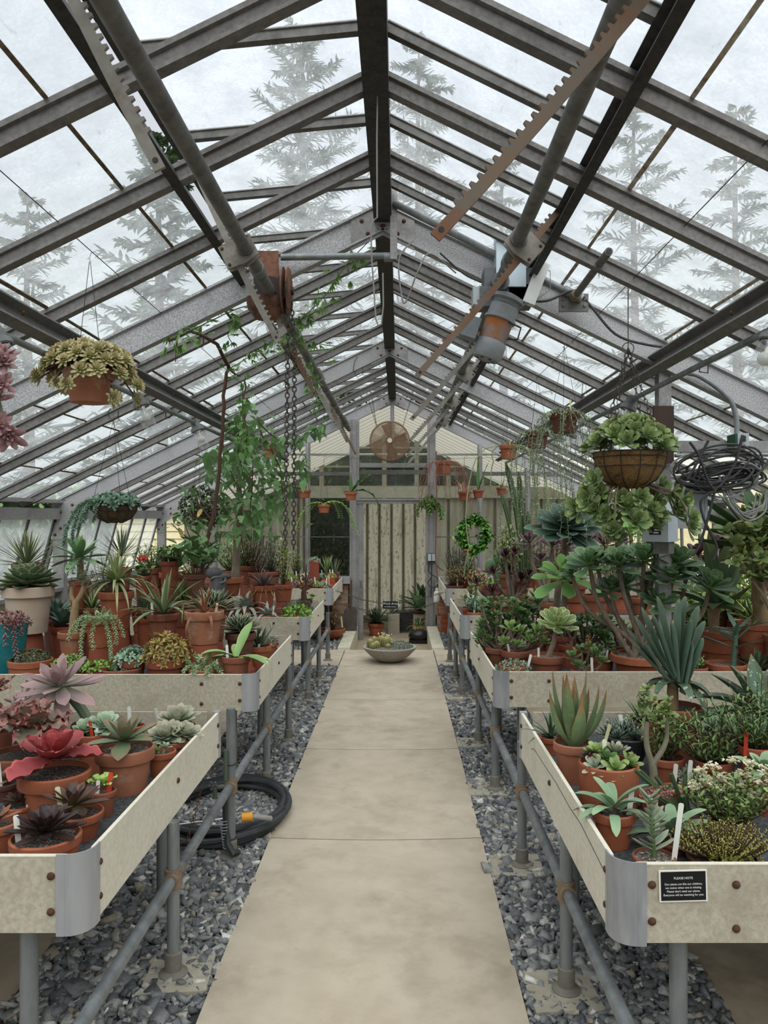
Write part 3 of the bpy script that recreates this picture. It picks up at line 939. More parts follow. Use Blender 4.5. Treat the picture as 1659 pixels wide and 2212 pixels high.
pipe_frame(.62, [2.84, 3.86, 4.94, 5.95, 7.48, 8.35, 9.3], 'grey pipe frame with legs and low rail under the right benches', [TOPZ, .62, TOPZ, TOPZ, TOPZ, TOPZ, .58])
PADS = [(-.84, 2.94, .24, 'beside the path under the nearest left bench'), (-.84, 8.3, .22, 'at a far left leg, beyond the coiled hose'), (.60, 2.84, .25, 'under the nearest right bench'), (.59, 3.86, .25, 'at the end of the nearest right bench'), (.57, 4.94, .24, 'under the front of the second right bench'), (.575, 5.95, .24, 'under the back of the second right bench'), (.58, 7.48, .24, 'under the third right bench')]
for x, y, w, lab in PADS:
    tag(MB().box(-w / 2, w / 2, -w / 2, w / 2, -.03, .004).build('footing_pad', PAD, None, (x, y, 0), random.uniform(-.1, .1), False), 'square concrete pad carrying a pipe leg ' + lab, 'concrete pad', 'concrete pads under the pipe legs')

# notice on the front of the nearest right bench
def text(body, size, loc, mat, parent, name='lettering', align='CENTER', rot=(PI / 2, 0, 0), ext=.0004):
    cu = bpy.data.curves.new(name, 'FONT')
    cu.body = body
    cu.size = size
    cu.align_x = align
    cu.align_y = 'CENTER'
    cu.extrude = ext
    cu.materials.append(mat)
    tmp = bpy.data.objects.new('lettering_tmp', cu)
    me = bpy.data.meshes.new_from_object(tmp)
    bpy.data.objects.remove(tmp)
    bpy.data.curves.remove(cu)
    me.name = name
    if not me.materials:
        me.materials.append(mat)
    o = bpy.data.objects.new(name, me)
    COL.objects.link(o)
    o.parent = parent
    o.location = loc
    o.rotation_euler = rot
    return o
SIGNTXT = pm('sign_white', 'd8dadb', rough=.6)
p = at(1476, 1914, 2.094)
t_ = thing('notice', 'small black notice with white words on the nearest right bench front', 'sign', p)
t_.rotation_euler = (0, math.radians(-1.5), 0)
MB().box(-.0655, .0655, 0, .004, -.043, .043).build('backing', TAGWHITE, t_, smooth=False)
MB().box(-.061, .061, -.0012, 0, -.0385, .0395).build('face', BLACK, t_, smooth=False)
text('PLEASE NOTE', .0085, (0, -.0016, .022), SIGNTXT, t_)
for i, l in enumerate(('Our plants are like our children,', 'we notice when one is missing.', "Please don't steal our plants.", 'Everyone will be watching for you.')):
    text(l, .0079, (0, -.0016, .006 - i * .0098), SIGNTXT, t_)

# ================================================================== OVERHEAD MACHINERY
def hp(x, h, y):
    return Vector((x, y, EYE + h))
SHAFT = {-1: (-.78, 1.366), 1: (.61, 1.41)}
RACK_Y = [1.98, 3.93, 5.70, 7.45, 9.24, 11.05]
def shaft(s, label):
    x, h = SHAFT[s]
    r = thing('vent_shaft', label, 'vent shaft', hp(x, h, 0))
    MB().tube([(0, -2, 0), (0, 12.05, 0)], .034, 16).build('pipe', DARK_PIPE, r)
    for y in (1.2, 4.2, 6.6, 8.2, 9.9, 11.6):
        MB().tube([(0, y, 0), (0, y + .09, 0)], .042, 14).build('coupling', PIPE, r)
    return r
shaft(-1, 'long dark pipe shaft running under the roof left of the ridge')
shaft(1, 'long dark pipe shaft running under the roof right of the ridge')

def rack(s, y, p0, p1, mat, label, bow=.012, length=None):
    """toothed bar in the plane across the house, meshing with the shaft"""
    sx, sh = SHAFT[s]
    P0, P1 = np.array(p0, float), np.array(p1, float)
    d = (P1 - P0)
    Ln = np.linalg.norm(d)
    d /= Ln
    n = np.array((-d[1], d[0]))
    S = np.array((sx, sh))
    if np.dot(S - P0, n) < 0:
        n = -n
    if abs(np.dot(S - P0, n)) < .02 and s < 0:
        n = np.array((d[1], -d[0]))
    shift = np.dot(S - P0, n) - .052
    P0 = P0 + n * shift
    W = .031
    pitch = .030
    top, bot = [], []
    K = int(Ln / pitch)
    def off(tt):
        return -bow * 4 * tt * (1 - tt) + bow
    for i in range(K):
        t0 = i * pitch
        q = 0 if i < 3 or i > K - 3 else .013
        for dx, hh in ((0, 0), (.008, 0), (.012, q), (.020, q), (.024, 0)):
            tt = (t0 + dx) / Ln
            top.append(P0 + d * (t0 + dx) + n * (hh + off(tt)))
    for i in range(9):
        tt = 1 - i / 8
        bot.append(P0 + d * Ln * tt + n * (-W + off(tt)))
    o = Vector((P0[0], y, EYE + P0[1]))
    r = thing('vent_rack', label, 'rack', o, 0, 'toothed vent racks under the roof')
    mb = MB()
    poly = [(p[0] - P0[0], p[1] - P0[1]) for p in top + bot]
    # strip of quads keeps the long outline well shaped
    k = len(top)
    v, f = [], []
    for p in top:
        tt = np.dot(p - P0, d) / Ln
        b = P0 + d * Ln * tt + n * (-W + off(tt))
        for yy in (-.005, .005):
            v.append((p[0] - P0[0], yy, p[1] - P0[1]))
            v.append((b[0] - P0[0], yy, b[1] - P0[1]))
    for i in range(k - 1):
        a, c = 4 * i, 4 * i + 4
        f += [(a, a + 1, c + 1, c), (a + 2, c + 2, c + 3, a + 3), (a, c, c + 2, a + 2), (a + 1, a + 3, c + 3, c + 1)]
    f += [(0, 2, 3, 1), (4 * k - 4, 4 * k - 3, 4 * k - 1, 4 * k - 2)]
    mb.add(v, f)
    mb.build('toothed_bar', mat, r, smooth=False)
    MB().disc((d[0] * .025 + n[0] * (-W / 2 + bow), -.0052, d[1] * .025 + n[1] * (-W / 2 + bow)), .008, (0, -1, 0), .001, 10).build('pin_hole', DARK_STEEL, r)
    if y < 3:
        return r
    # housing that keeps the bar against the pinion
    cx, cz = sx - P0[0], sh - P0[1]
    hb = MB()
    pl = []
    for a, b in ((-.055, .05), (.055, .05), (.07, -.03), (.06, -.125), (-.06, -.125), (-.07, -.03)):
        pl.append((cx + d[0] * a + n[0] * b, cz + d[1] * a + n[1] * b))
    if (pl[1][0] - pl[0][0]) * (pl[2][1] - pl[0][1]) - (pl[1][1] - pl[0][1]) * (pl[2][0] - pl[0][0]) < 0:
        pl = pl[::-1]
    hb.prism(pl, -.028, -.018).prism(pl, .018, .028)
    for a, b in ((.045, -.108), (-.045, -.108), (.05, .03)):
        hb.dome((cx + d[0] * a + n[0] * b, -.028, cz + d[1] * a + n[1] * b), .009, (0, -1, 0), 8, mi=1)
    hb.build('pinion_housing', [RACK, BOLT], r, smooth=False)
    MB().tube([(cx, -.045, cz), (cx, .045, cz)], .044, 14).build('pinion', DARK_PIPE, r)
    return r
NEAR = ['nearest the camera', 'second from the camera, beside the {}', 'just past the first heavy frame', 'halfway down the house', 'fifth from the camera', 'last one, before the fan']
for i, y in enumerate(RACK_Y):
    p1 = (-1.02, 1.80)
    rack(-1, y, (-.59, .905), p1, RACK if i not in (2, 5) else RACK_RUST, ('toothed rack on the left vent shaft, ' + NEAR[i]).format('rusty chain wheel'))
    rack(1, y, (.075, .735), (.83, 1.62), RACK_RUST if i in (0, 1) else RACK, ('toothed rack on the right vent shaft, ' + NEAR[i]).format('motor'))

# chain-driven gear on the left shaft
x, h = SHAFT[-1]
o = hp(x, h, 4.78)
r = thing('chain_gear', 'rusty chain wheel gear box on the left shaft below the heavy frame', 'gear box', o)
MB().box(-.07, .03, -.07, .03, .02, .25).box(-.085, .045, -.08, -.07, .05, .26).build('bracket', RUST, r, smooth=False)
q = Matrix.Rotation(PI / 2, 3, 'Y')
wh = MB()
wh.lathe([(.03, -.03), (.135, -.024), (.145, -.018), (.145, -.012), (.05, -.006), (.05, .006), (.145, .012), (.145, .018), (.135, .024), (.03, .03)], 28, (.085, -.02, .03), 0, q.to_4x4(), True)
wh.build('chain_wheel', RUST, r)
MB().tube([(-.03, -.02, .03), (.13, -.02, .03)], .025, 12).build('axle', GREASE, r)
MB().tube([(-.01, -.10, 0), (-.01, .06, 0)], .10, 20).box(-.11, .03, -.07, .05, -.03, .14).build('worm_gear', GREASE, r)
MB().lathe([(.0, -.13), (.07, -.12), (.115, -.06), (.125, 0), (.115, 0)], 20, (-.04, -.02, -.02)).build('oil_pan', RUST, r)
def chain(mb, pts, L=.034, rw=.0042, wid=.011, mi=0):
    """oval links along a polyline, every second one turned"""
    P = [Vector(p) for p in pts]
    seg = [(P[i + 1] - P[i]).length for i in range(len(P) - 1)]
    T = sum(seg)
    N = max(2, int(T / (L * .78)))
    for k in range(N):
        dd = T * (k + .5) / N
        i = 0
        while i < len(seg) - 1 and dd > seg[i]:
            dd -= seg[i]
            i += 1
        c = P[i].lerp(P[i + 1], dd / seg[i])
        t_ = (P[i + 1] - P[i]).normalized()
        ref = Vector((0, 1, 0)) if abs(t_.y) < .8 else Vector((1, 0, 0))
        s_ = t_.cross(ref).normalized()
        if k % 2:
            s_ = t_.cross(s_)
        ring = []
        for j in range(8):
            a = 2 * PI * j / 8 + PI / 8
            ring.append(c + t_ * math.cos(a) * L * .5 + s_ * math.sin(a) * wid)
        v, f = [], []
        nn = s_.cross(t_)
        for j in range(8):
            p = ring[j]
            rad = (p - c).normalized()
            for b in range(4):
                an = b * PI / 2
                v.append(tuple(p + rad * rw * math.cos(an) + nn * rw * math.sin(an)))
        for j in range(8):
            for b in range(4):
                f.append((j * 4 + b, j * 4 + (b + 1) % 4, ((j + 1) % 8) * 4 + (b + 1) % 4, ((j + 1) % 8) * 4 + b))
        mb.add(v, f, mi)
    return mb
CHAIN = pm('iron_chain', '3d3835', '55504b', 40, rough=.6, metal=.3, c3='5c4233', s3=12)
pw = o + Vector((.085, -.02, .03))
r = thing('hoist_chain', 'pair of long chain strands hanging from the rusty chain wheel', 'chain', pw)
for sx_ in (-.008,):
    a1 = [(0, -.052, .02), (.02, -.056, -.2), (.0, -.055, -1.60)]
    a2 = [(0, -.045, .05), (.03, .01, -.1), (.048, .02, -.3), (.042, .02, -1.60)]
chain(MB(), a1, .038, .0046, .0125).build('strand', CHAIN, r, smooth=False)
chain(MB(), a2, .038, .0046, .0125).build('strand', CHAIN, r, smooth=False)

# struts of the machinery
r = thing('pipe_strut', 'level pipe strut from the chain gear to the ridge hanger', 'pipe strut', hp(-.03, 1.61, 4.77))
MB().tube([(-.70, 0, .0), (.045, 0, .01)], .021, 12).build('pipe', PIPE, r)
MB().tube([(-.06, 0, 0), (.0, 0, 0)], .029, 12).build('coupling', PIPE, r)
MB().box(-.022, .022, -.03, -.02, -.02, .42).build('hanger_strap', STEEL, r, smooth=False)
r = thing('pipe_strut', 'sloping pipe strut along the right front of the heavy frame to the motor', 'pipe strut', at(850, 438, 4.72))
pe = at(1245, 640, 4.72) - r.location
MB().tube([(0, 0, 0), pe], .0215, 12).build('pipe', PIPE, r)
MB().tube([pe * .93, pe * 1.03], .030, 12).build('coupling', PIPE, r)
r = thing('pipe_stub', 'short open pipe stub sticking out of the plate right of the motor', 'pipe stub', at(1242, 640, 4.70))
e_ = Vector((0, -.76, .012))
MB().tube([(0, 0, 0), e_], .0215, 14).tube([e_ + Vector((0, -.001, 0)), e_ + Vector((0, -.004, 0))], .015, 12, mi=1).build('pipe', [DARK_PIPE, BLACK], r)
MB().tube([(0, -.06, 0), (0, .02, 0)], .031, 12).build('coupling', pm('brassy_coupling', '8d7a62', '7b6a57', 30, rough=.6), r)
mb = MB().box(-.09, .09, .03, .045, -.085, .025)
for a in (-.065, .065):
    mb.dome((a, .03, -.05), .012, (0, -1, 0), 8)
    mb.dome((a, .03, -.01), .012, (0, -1, 0), 8)
mb.build('mounting_plate', DARK_PIPE, r, smooth=False)

# gear motor on the right shaft
x, h = SHAFT[1]
o = hp(x, h, 4.66)
r = thing('gear_motor', 'grey geared motor with a rusty orange middle on the right vent shaft', 'motor', o)
MB().box(-.02, .16, -.02, .10, -.02, .30).build('bracket', pm('blue_grey_plate', 'a9b8c2', 'b6c3cc', 6, rough=.35, metal=.2), r, smooth=False)
MB().box(-.09, .20, .0, .16, -.10, .10).box(-.12, .03, -.03, .12, -.14, -.02).box(.06, .2, .0, .12, -.13, .0).tube([(0, -.06, .0), (0, .14, .0)], .055, 16).build('gear_case', pm('dark_motor_grey', '55585b', '63676a', 20, rough=.6), r, smooth=False)
MB().box(-.16, -.09, -.02, .10, -.13, -.02).build('limit_switch', GREYPLASTIC, r, smooth=False)
lb = MB()
lb.bar((.27, -.03, .13), (.17, -.03, -.13), .075, .06, up=(0, 1, 0))
lb.build('switch_cover', pm('off_white_cover', 'd2d5d2', 'c6c9c6', 8, rough=.5), r, smooth=False)
ax = Vector((-.136, 0, -.37)).normalized()
Q = Vector((0, 0, 1)).rotation_difference(ax).to_matrix().to_4x4()
b0 = Vector((.05, -.01, -.09))
MB().lathe([(.03, -.03), (.085, -.01), (.108, 0), (.108, .022), (.085, .03), (.08, .05), (.03, .05)], 24, b0, 0, Q, True).build('flange', pm('mid_motor_grey', '7b7f83', '8a8e91', 20, rough=.5), r)
MB().lathe([(.06, .05), (.088, .055), (.088, .125), (.096, .13), (.096, .145), (.086, .15)], 24, b0, 0, Q, True).build('upper_body', pm('mid_motor_grey', '7b7f83'), r)
MB().lathe([(.084, .15), (.084, .285)], 24, b0, 0, Q, True).build('stator', pm('rust_orange_paint', '9b5a2a', '8a6a4c', 7, rough=.8, c3='7f8285', s3=3, lo3=.55, hi3=.7), r)
mb = MB().lathe([(.088, .28), (.093, .29), (.093, .36), (.08, .39), (.05, .395), (0, .395)], 24, b0, 0, Q)
for k in range(6):
    a = k * PI / 3
    c = b0 + Q.to_3x3() @ Vector((.05 * math.cos(a), .05 * math.sin(a), .397))
    mb.disc(c, .011, ax, .001, 8, 1)
mb.build('fan_cowl', [pm('mid_motor_grey', '7b7f83'), BLACK], r)
tb = MB()
c = b0 + ax * .21
tb.bar(c + Vector((-.14, -.03, .07)), c + Vector((-.18, -.03, -.05)), .10, .11, up=(0, 1, 0))
tb.build('terminal_box', pm('slate_motor_grey', '6d7378', '777d82', 15, rough=.5), r, smooth=False)
MB().tube([c + Vector((.05, -.06, .05)), c + Vector((.14, -.08, .0)), c + Vector((.12, -.08, -.07)), c + Vector((.06, -.05, -.06))], .006, 6).build('motor_lead', CABLE, r)
MB().tube([(.1, -.03, .12), (.2, -.05, .14), (.30, -.05, .06), (.30, -.05, -.05), (.2, -.05, -.12), (.06, -.05, -.17)], .0025, 6).build('limit_wire', GREYCABLE, r)

# loose cables on the frame
def cable(pts, r_, mat, label, name='cable', cat='cable', n=8, sub=6, group=None):
    P = [Vector(p) for p in pts]
    out_ = []
    for i in range(len(P) - 1):
        p0 = P[max(0, i - 1)]; p1 = P[i]; p2 = P[i + 1]; p3 = P[min(len(P) - 1, i + 2)]
        for k in range(sub):
            t_ = k / sub
            out_.append(.5 * ((2 * p1) + (p2 - p0) * t_ + (2 * p0 - 5 * p1 + 4 * p2 - p3) * t_ * t_ + (3 * p1 - p0 - 3 * p2 + p3) * t_ ** 3))
    out_.append(P[-1])
    o0 = out_[0].copy()
    ob = MB().tube([p - o0 for p in out_], r_, n).build(name, mat, None, o0)
    return tag(ob, label, cat, group)
cable([at(1120, 648, 4.65), at(1180, 650, 4.66), at(1240, 628, 4.7), at(1275, 660, 4.74), at(1330, 722, 4.74), at(1400, 745, 4.74), at(1470, 752, 4.74)], .008, CABLE, 'black cable looping from the motor along the right heavy frame')
cable([at(892, 520, 4.6), at(862, 560, 4.55), at(868, 640, 4.5), at(878, 650, 4.5), at(905, 580, 4.5), at(930, 548, 4.6), at(985, 590, 4.7)], .0045, GREYCABLE, 'thin grey cable dangling beside the ridge, left of the motor')
cable([at(950, 546, 4.65), at(1000, 590, 4.68), at(1040, 610, 4.7)], .006, CABLE, 'short black cable running into the left of the motor')

# ------------------------------------------------------------------ conduits and jar lamps under the purlins
JAR = glass_mat('lamp_jar_glass', .10, (.95, .96, .96), (.9, .9, .9), dirt=.05, gloss=.12)
BULB = pm('frosted_bulb', 'eceae4', rough=.3)
CAST = pm('cast_lamp_base', '6d6f70', '7f8182', 30, rough=.6, metal=.2)
COND = {-1: (-1.74, .80), 1: (1.595, .80)}
for s in (-1, 1):
    x, h = COND[s]
    r = tag(MB().tube([(0, 0, 0), (0, 12.0, 0)], .0165, 10).build('conduit', PIPE, None, hp(x, h, -.6)), 'grey lamp conduit running under the %s purlin' % ('left' if s < 0 else 'right'), 'conduit')
def jar_lamp(label, s, y):
    x, h = COND[s]
    dn = Vector((-s * .40, 0, -.92)).normalized()
    Q = Vector((0, 0, 1)).rotation_difference(dn).to_matrix().to_4x4()
    r = thing('jar_lamp', label, 'lamp', hp(x, h, y), 0, 'glass jar lamps under the purlins')
    MB().lathe([(0, -.022), (.032, -.02), (.038, .0), (.04, .04), (.056, .05), (.058, .075), (.05, .08)], 20, (0, 0, 0), 0, Q).box(-.02, .02, -.05, .05, -.02, .02).build('lamp_base', CAST, r)
    MB().lathe([(.046, .08), (.05, .10), (.05, .19), (.045, .215), (.03, .232), (0, .238)], 20, (0, 0, 0), 0, Q).build('glass_jar', JAR, r)
    c = Q.to_3x3() @ Vector((0, 0, .15))
    MB().sphere(c, .031, 12, 8).lathe([(.015, .08), (.017, .125)], 10, (0, 0, 0), 0, Q).build('bulb', BULB, r)
    return r
jar_lamp('glass jar lamp at the left picture edge, above the pink trailing rosettes', -1, 3.30)
jar_lamp('glass jar lamp just right of the yellow-green hanging stonecrop', -1, 5.12)
jar_lamp('glass jar lamp beside the vine stem, farther along the left conduit', -1, 6.55)
jar_lamp('large glass jar lamp at the right picture edge near the heavy frame', 1, 3.22)
jar_lamp('glass jar lamp behind the chains of the large succulent basket', 1, 5.25)
jar_lamp('glass jar lamp behind the dark hanging pots of string plants', 1, 7.0)
jar_lamp('farthest glass jar lamp, by the orange hanging pot on the right', 1, 8.7)
# steel wires the pots hang from
HW = {-1: (-1.5, 1.3), 1: (1.265, 1.3)}
tag(MB().tube([(0, 0, .02), (0, 3.95, -.015)], .0022, 6).build('hanging_wire', WIRE, None, hp(HW[-1][0], 1.3, .95)), 'taut wire over the yellow-green hanging stonecrop on the left', 'wire')
tag(MB().tube([(0, 0, .0), (0, 6, -.03), (0, 11.2, 0)], .0022, 6).build('hanging_wire', WIRE, None, hp(HW[1][0], 1.3, .6)), 'taut wire the right hanging baskets hook on to', 'wire')
tag(MB().tube([(0, 0, .0), (0, 3.5, -.03), (0, 7.0, 0)], .0022, 6).build('hanging_wire', WIRE, None, hp(-1.42, 1.22, 4.95)), 'thin wire running by the bare vine branch on the left', 'wire')
for v_, y_, lab in ((1002, 11.6, 'wire strung across the back for the small hanging pots'), ):
    tag(MB().tube([tuple(at(560, 975, 11.6) - at(560, 975, 11.6)), tuple(at(760, 990, 11.6) - at(560, 975, 11.6)), tuple(at(935, 992, 11.6) - at(560, 975, 11.6)), tuple(at(1180, 985, 11.6) - at(560, 975, 11.6))], .0022, 6).build('hanging_wire', WIRE, None, at(560, 975, 11.6)), lab, 'wire')
# long hook on the ridge and spare hooks
def wire_obj(pts, r_, name, label, cat, mat=WIRE, group=None):
    o0 = Vector(pts[0])
    return tag(MB().tube([Vector(p) - o0 for p in pts], r_, 6).build(name, mat, None, o0), label, cat, group)
Yh = 3.4
wire_obj([at(816, 150, Yh), at(814, 300, Yh), at(815, 470, Yh), at(808, 475, Yh), at(801, 490, Yh), at(803, 560, Yh), at(812, 690, Yh), at(818, 705, Yh), at(824, 700, Yh), at(828, 660, Yh), at(827, 590, Yh)], .0038, 'long_hook', 'long bent wire hook hanging from the ridge', 'hook', pm('pale_wire', '8b8a86', rough=.5, metal=.4))
Yh = 8.497
wire_obj([at(772, 772, Yh), at(766, 780, Yh), at(763, 800, Yh), at(772, 815, Yh), at(784, 808, Yh), at(783, 792, Yh)], .004, 'wire_loop', 'small wire loop on the second heavy frame', 'hook')
Yh = 5.9
wire_obj([at(358, 882, Yh), at(358, 900, Yh), at(366, 903, Yh), at(371, 892, Yh), at(372, 884, Yh)], .004, 'wire_hook', 'empty square hook on the left conduit between two lamps', 'hook')
Yh = 4.5
wire_obj([at(1512, 790, Yh), at(1511, 803, Yh), at(1529, 806, Yh), at(1530, 785, Yh)], .004, 'wire_hook', 'empty square hook under the right purlin by the post', 'hook')

# ------------------------------------------------------------------ caged fan
FANM = pm('brown_fan_wire', '9a7c60', '8a6e55', 20, rough=.7, metal=.1)
fo = at(842, 953, 11.6)
r = thing('cage_fan', 'round brown caged fan hanging on chains under the gable', 'fan', fo)
mb = MB()
def ring(mb, R, y, w, n=36):
    pts = [(R * math.cos(2 * PI * i / n), y, R * math.sin(2 * PI * i / n)) for i in range(n + 1)]
    return mb.tube(pts, w, 5, cap=False)
for k in range(20):
    R = .04 + .0132 * k
    ring(mb, R, -.10 + .05 * (R / .30) ** 2, .0036)
for k in range(12):
    a = 2 * PI * k / 12
    mb.tube([(.04 * math.cos(a), -.10, .04 * math.sin(a)), (.2 * math.cos(a + .15), -.08, .2 * math.sin(a + .15)), (.295 * math.cos(a + .2), -.03, .295 * math.sin(a + .2))], .003, 5)
mb.build('front_cage', FANM, r)
mb = MB()
for k in range(9):
    ring(mb, .07 + .026 * k, .12 - .05 * ((.07 + .026 * k) / .3) ** 2, .0027)
for k in range(8):
    a = 2 * PI * k / 8
    mb.tube([(.05 * math.cos(a), .12, .05 * math.sin(a)), (.295 * math.cos(a), .05, .295 * math.sin(a))], .003, 5)
mb.build('rear_cage', FANM, r)
mb = MB()
ring(mb, .297, .0, .012, 40)
mb.build('rim', FANM, r)
mb = MB()
for k in range(4):
    a = k * PI / 2 + .3
    pts = []
    for rr, w in ((.05, .5), (.16, .48), (.265, .42)):
        for da, yy in ((-w / 2, .03), (w / 2, -.03)):
            pts.append((rr * math.cos(a + da), yy, rr * math.sin(a + da)))
    mb.add(pts, [(0, 1, 3, 2), (2, 3, 5, 4)])
    mb.add([(p[0], p[1] + .004, p[2]) for p in pts], [(0, 2, 3, 1), (2, 4, 5, 3)])
mb.tube([(0, .02, 0), (0, .10, 0)], .075, 16)
mb.build('blades', pm('dull_fan_blade', '75644f', '82705c', 8, rough=.6), r, smooth=False)
MB().tube([(0, -.118, 0), (0, -.095, 0)], .036, 16).build('hub_badge', pm('cream_badge', 'd6cdb9', rough=.5), r)
MB().box(-.035, .035, .12, .14, -.30, .30).build('support_bar', DARK_PIPE, r, smooth=False)
for dx, p in ((-.20, at(792, 850, 11.6)), (.20, at(893, 842, 11.6))):
    mb = MB()
    e1 = Vector(p) - fo
    chain(mb, [(dx, 0, .23), e1], .03, .0028, .008)
    if dx < 0:
        chain(mb, [(dx, 0, .23), e1 + Vector((.07, 0, 0))], .03, .0028, .008)
    mb.build('hanging_chain', CHAIN, r, smooth=False)

# ------------------------------------------------------------------ post with the controls on the right
pxx = 1.70
struct(MB().box(pxx - .04, pxx + .04, 4.90, 4.98, -.02, 2.72).build('post', STEEL, smooth=False))
tag(MB().box(0, .125, 0, .03, 0, .36).build('backing_board', pm('brown_board', '3a2a22', '463228', 8, rough=.7, stretch=(1, 1, .2)), None, at(1413, 1000, 4.84), smooth=False), 'dark brown board screwed to the right steel post', 'board')
tag(MB().box(0, .85, 0, .05, 0, .07).build('angle_bar', STEEL, None, at(1460, 976, 4.88), smooth=False), 'level steel bar reaching right from the control post', 'steel bar')
tag(MB().tube([(0, 0, 0), (.9, 0, .01)], .013, 10).build('conduit', PIPE, None, at(1458, 984, 4.84)), 'level grey conduit beneath the steel bar at the control post', 'conduit')
cable([at(1486, 806, 4.82), at(1510, 812, 4.82), at(1550, 838, 4.82), at(1578, 866, 4.82), at(1590, 900, 4.82), at(1592, 940, 4.82)], .016, PIPE, 'bent grey conduit curving down to the green junction box', 'conduit', 'conduit', 12)
r = thing('junction_box', 'grey junction box with a green side under the bent conduit', 'junction box', at(1604, 958, 4.76))
MB().box(-.03, .04, 0, .12, -.07, .065).build('cover', GREYPLASTIC, r, smooth=False)
MB().box(-.045, -.03, .0, .12, -.07, .06).build('green_side', pm('dark_green_paint', '1f4a33', rough=.5), r, smooth=False)
MB().disc((.008, -.002, -.022), .014, (0, -1, 0), .006, 12).build('knockout', RUST, r)
MB().tube([(-.002, -.02, .045), (-.002, -.02, .01)], .014, 10).build('plug', CABLE, r)
r = thing('display', 'small framed thermometer display behind the succulent basket', 'display', at(1472, 1068, 4.70))
MB().box(-.045, .045, 0, .03, -.075, .075).build('frame', pm('cream_plastic', 'd8d2bd', rough=.5), r, smooth=False)
MB().box(-.035, .035, -.003, 0, -.015, .06).build('screen', pm('lcd_grey', '7c868a', rough=.3), r, smooth=False)
text('25', .045, (.012, -.0045, .03), BLACK, r)
r = thing('control_box', 'blank pale grey control box beneath the tangled cables', 'control box', at(1497, 1098, 4.74))
MB().box(-.09, .085, 0, .09, -.125, .135).build('case', LIGHTGREY, r, smooth=False)
MB().box(.072, .088, -.006, 0, -.11, .11).build('hinge_strip', GREYPLASTIC, r, smooth=False)
r = thing('sensor_box', 'hooded grey sensor box with a black label under the succulent basket', 'sensor box', at(1426, 1136, 4.45), math.radians(-40))
MB().bar((.0, .07, .0), (.10, .42, .0), .03, .03).build('bracket', STEEL, r, smooth=False)
MB().box(-.075, .075, -.075, .075, -.09, .08).build('case', LIGHTGREY, r, smooth=False)
MB().add([(-.085, -.085, .08), (.085, -.085, .08), (.085, .085, .10), (-.085, .085, .10), (-.085, -.14, .085), (.085, -.14, .085), (.06, -.03, .14), (-.06, -.03, .14), (.06, .08, .14), (-.06, .08, .14)], [(4, 5, 6, 7), (5, 1, 2, 8, 6), (0, 4, 7, 9, 3), (7, 6, 8, 9), (3, 9, 8, 2), (0, 1, 5, 4)]).build('hood', LIGHTGREY, r, smooth=False)
MB().box(-.034, .034, -.0765, -.075, -.05, .03).build('label_plate', BLACK, r, smooth=False)
mb = MB()
for x0, x1, z in ((-.022, .028, .016), (-.022, .022, .004), (-.004, .026, -.010), (-.004, .024, -.022), (-.01, .02, -.038)):
    mb.box(x0, x1, -.0772, -.0765, z - .004, z + .004)
mb.build('label_print', SIGNTXT, r, smooth=False)
MB().box(-.03, .06, -.03, .06, -.16, -.09).build('grille', DARK_PIPE, r, smooth=False)
def smooth(pts, sub=5):
    P = [Vector(p) for p in pts]
    o_ = []
    for i in range(len(P) - 1):
        a, b, c, d = P[max(0, i - 1)], P[i], P[i + 1], P[min(len(P) - 1, i + 2)]
        for j in range(sub):
            t_ = j / sub
            o_.append(.5 * ((2 * b) + (c - a) * t_ + (2 * a - 5 * b + 4 * c - d) * t_ * t_ + (3 * b - a - 3 * c + d) * t_ ** 3))
    return o_ + [P[-1]]
# big tangle of cable
rr_ = random.Random(5)
o0 = at(1548, 1022, 4.72)
r = thing('cable_coil', 'big tangled coil of dark cables hung beside the control post', 'cable coil', o0)
for g_, (mt, n_) in enumerate(((CABLE, 15), (GREYCABLE, 6))):
    mb = MB()
    for k in range(n_):
        ax_, bz = rr_.uniform(.17, .27), rr_.uniform(.035, .11)
        cx, cz, ph = rr_.uniform(-.05, .05), rr_.uniform(-.06, .05), rr_.uniform(0, 6)
        pts = []
        for i in range(33):
            a = 2 * PI * i / 32
            pts.append((cx + ax_ * math.cos(a) + .012 * math.sin(3 * a + ph), -.04 + .03 * math.sin(a + ph) - .004 * k, cz + bz * math.sin(a) + .02 * math.cos(2 * a + ph) + .10 * (math.cos(a)) * .3))
        mb.tube(pts, .0065, 6)
    mb.build('loops', mt, r)
mb = MB()
for k in range(6):
    x0, x1 = rr_.uniform(-.02, .04), rr_.uniform(.20, .28)
    d_ = rr_.uniform(.24, .32)
    mb.tube(smooth([(x0, -.07, -.02), (x0 + .03, -.08, -.14), (x0 + .08, -.08 - .004 * k, -d_ + .03), (x0 + .15, -.085, -d_), (x1 - .02, -.08, -d_ + .05), (x1, -.07, -d_ + .14)]), .006, 6)
mb.build('hanging_loops', GREYCABLE, r)
mb = MB()
for pts in ([(1490, 955), (1510, 985), (1530, 1040), (1545, 1060)], [(1530, 952), (1500, 1010), (1485, 1035)], [(1604, 940), (1588, 1000), (1560, 1045), (1545, 1060), (1532, 1110), (1510, 1180), (1495, 1200)], [(1545, 1060), (1515, 1080), (1520, 1120), (1548, 1180), (1540, 1210)]):
    mb.tube(smooth([at(u, v, 4.58) - o0 for u, v in pts]), .008, 7)
mb.build('lead_cables', CABLE, r)

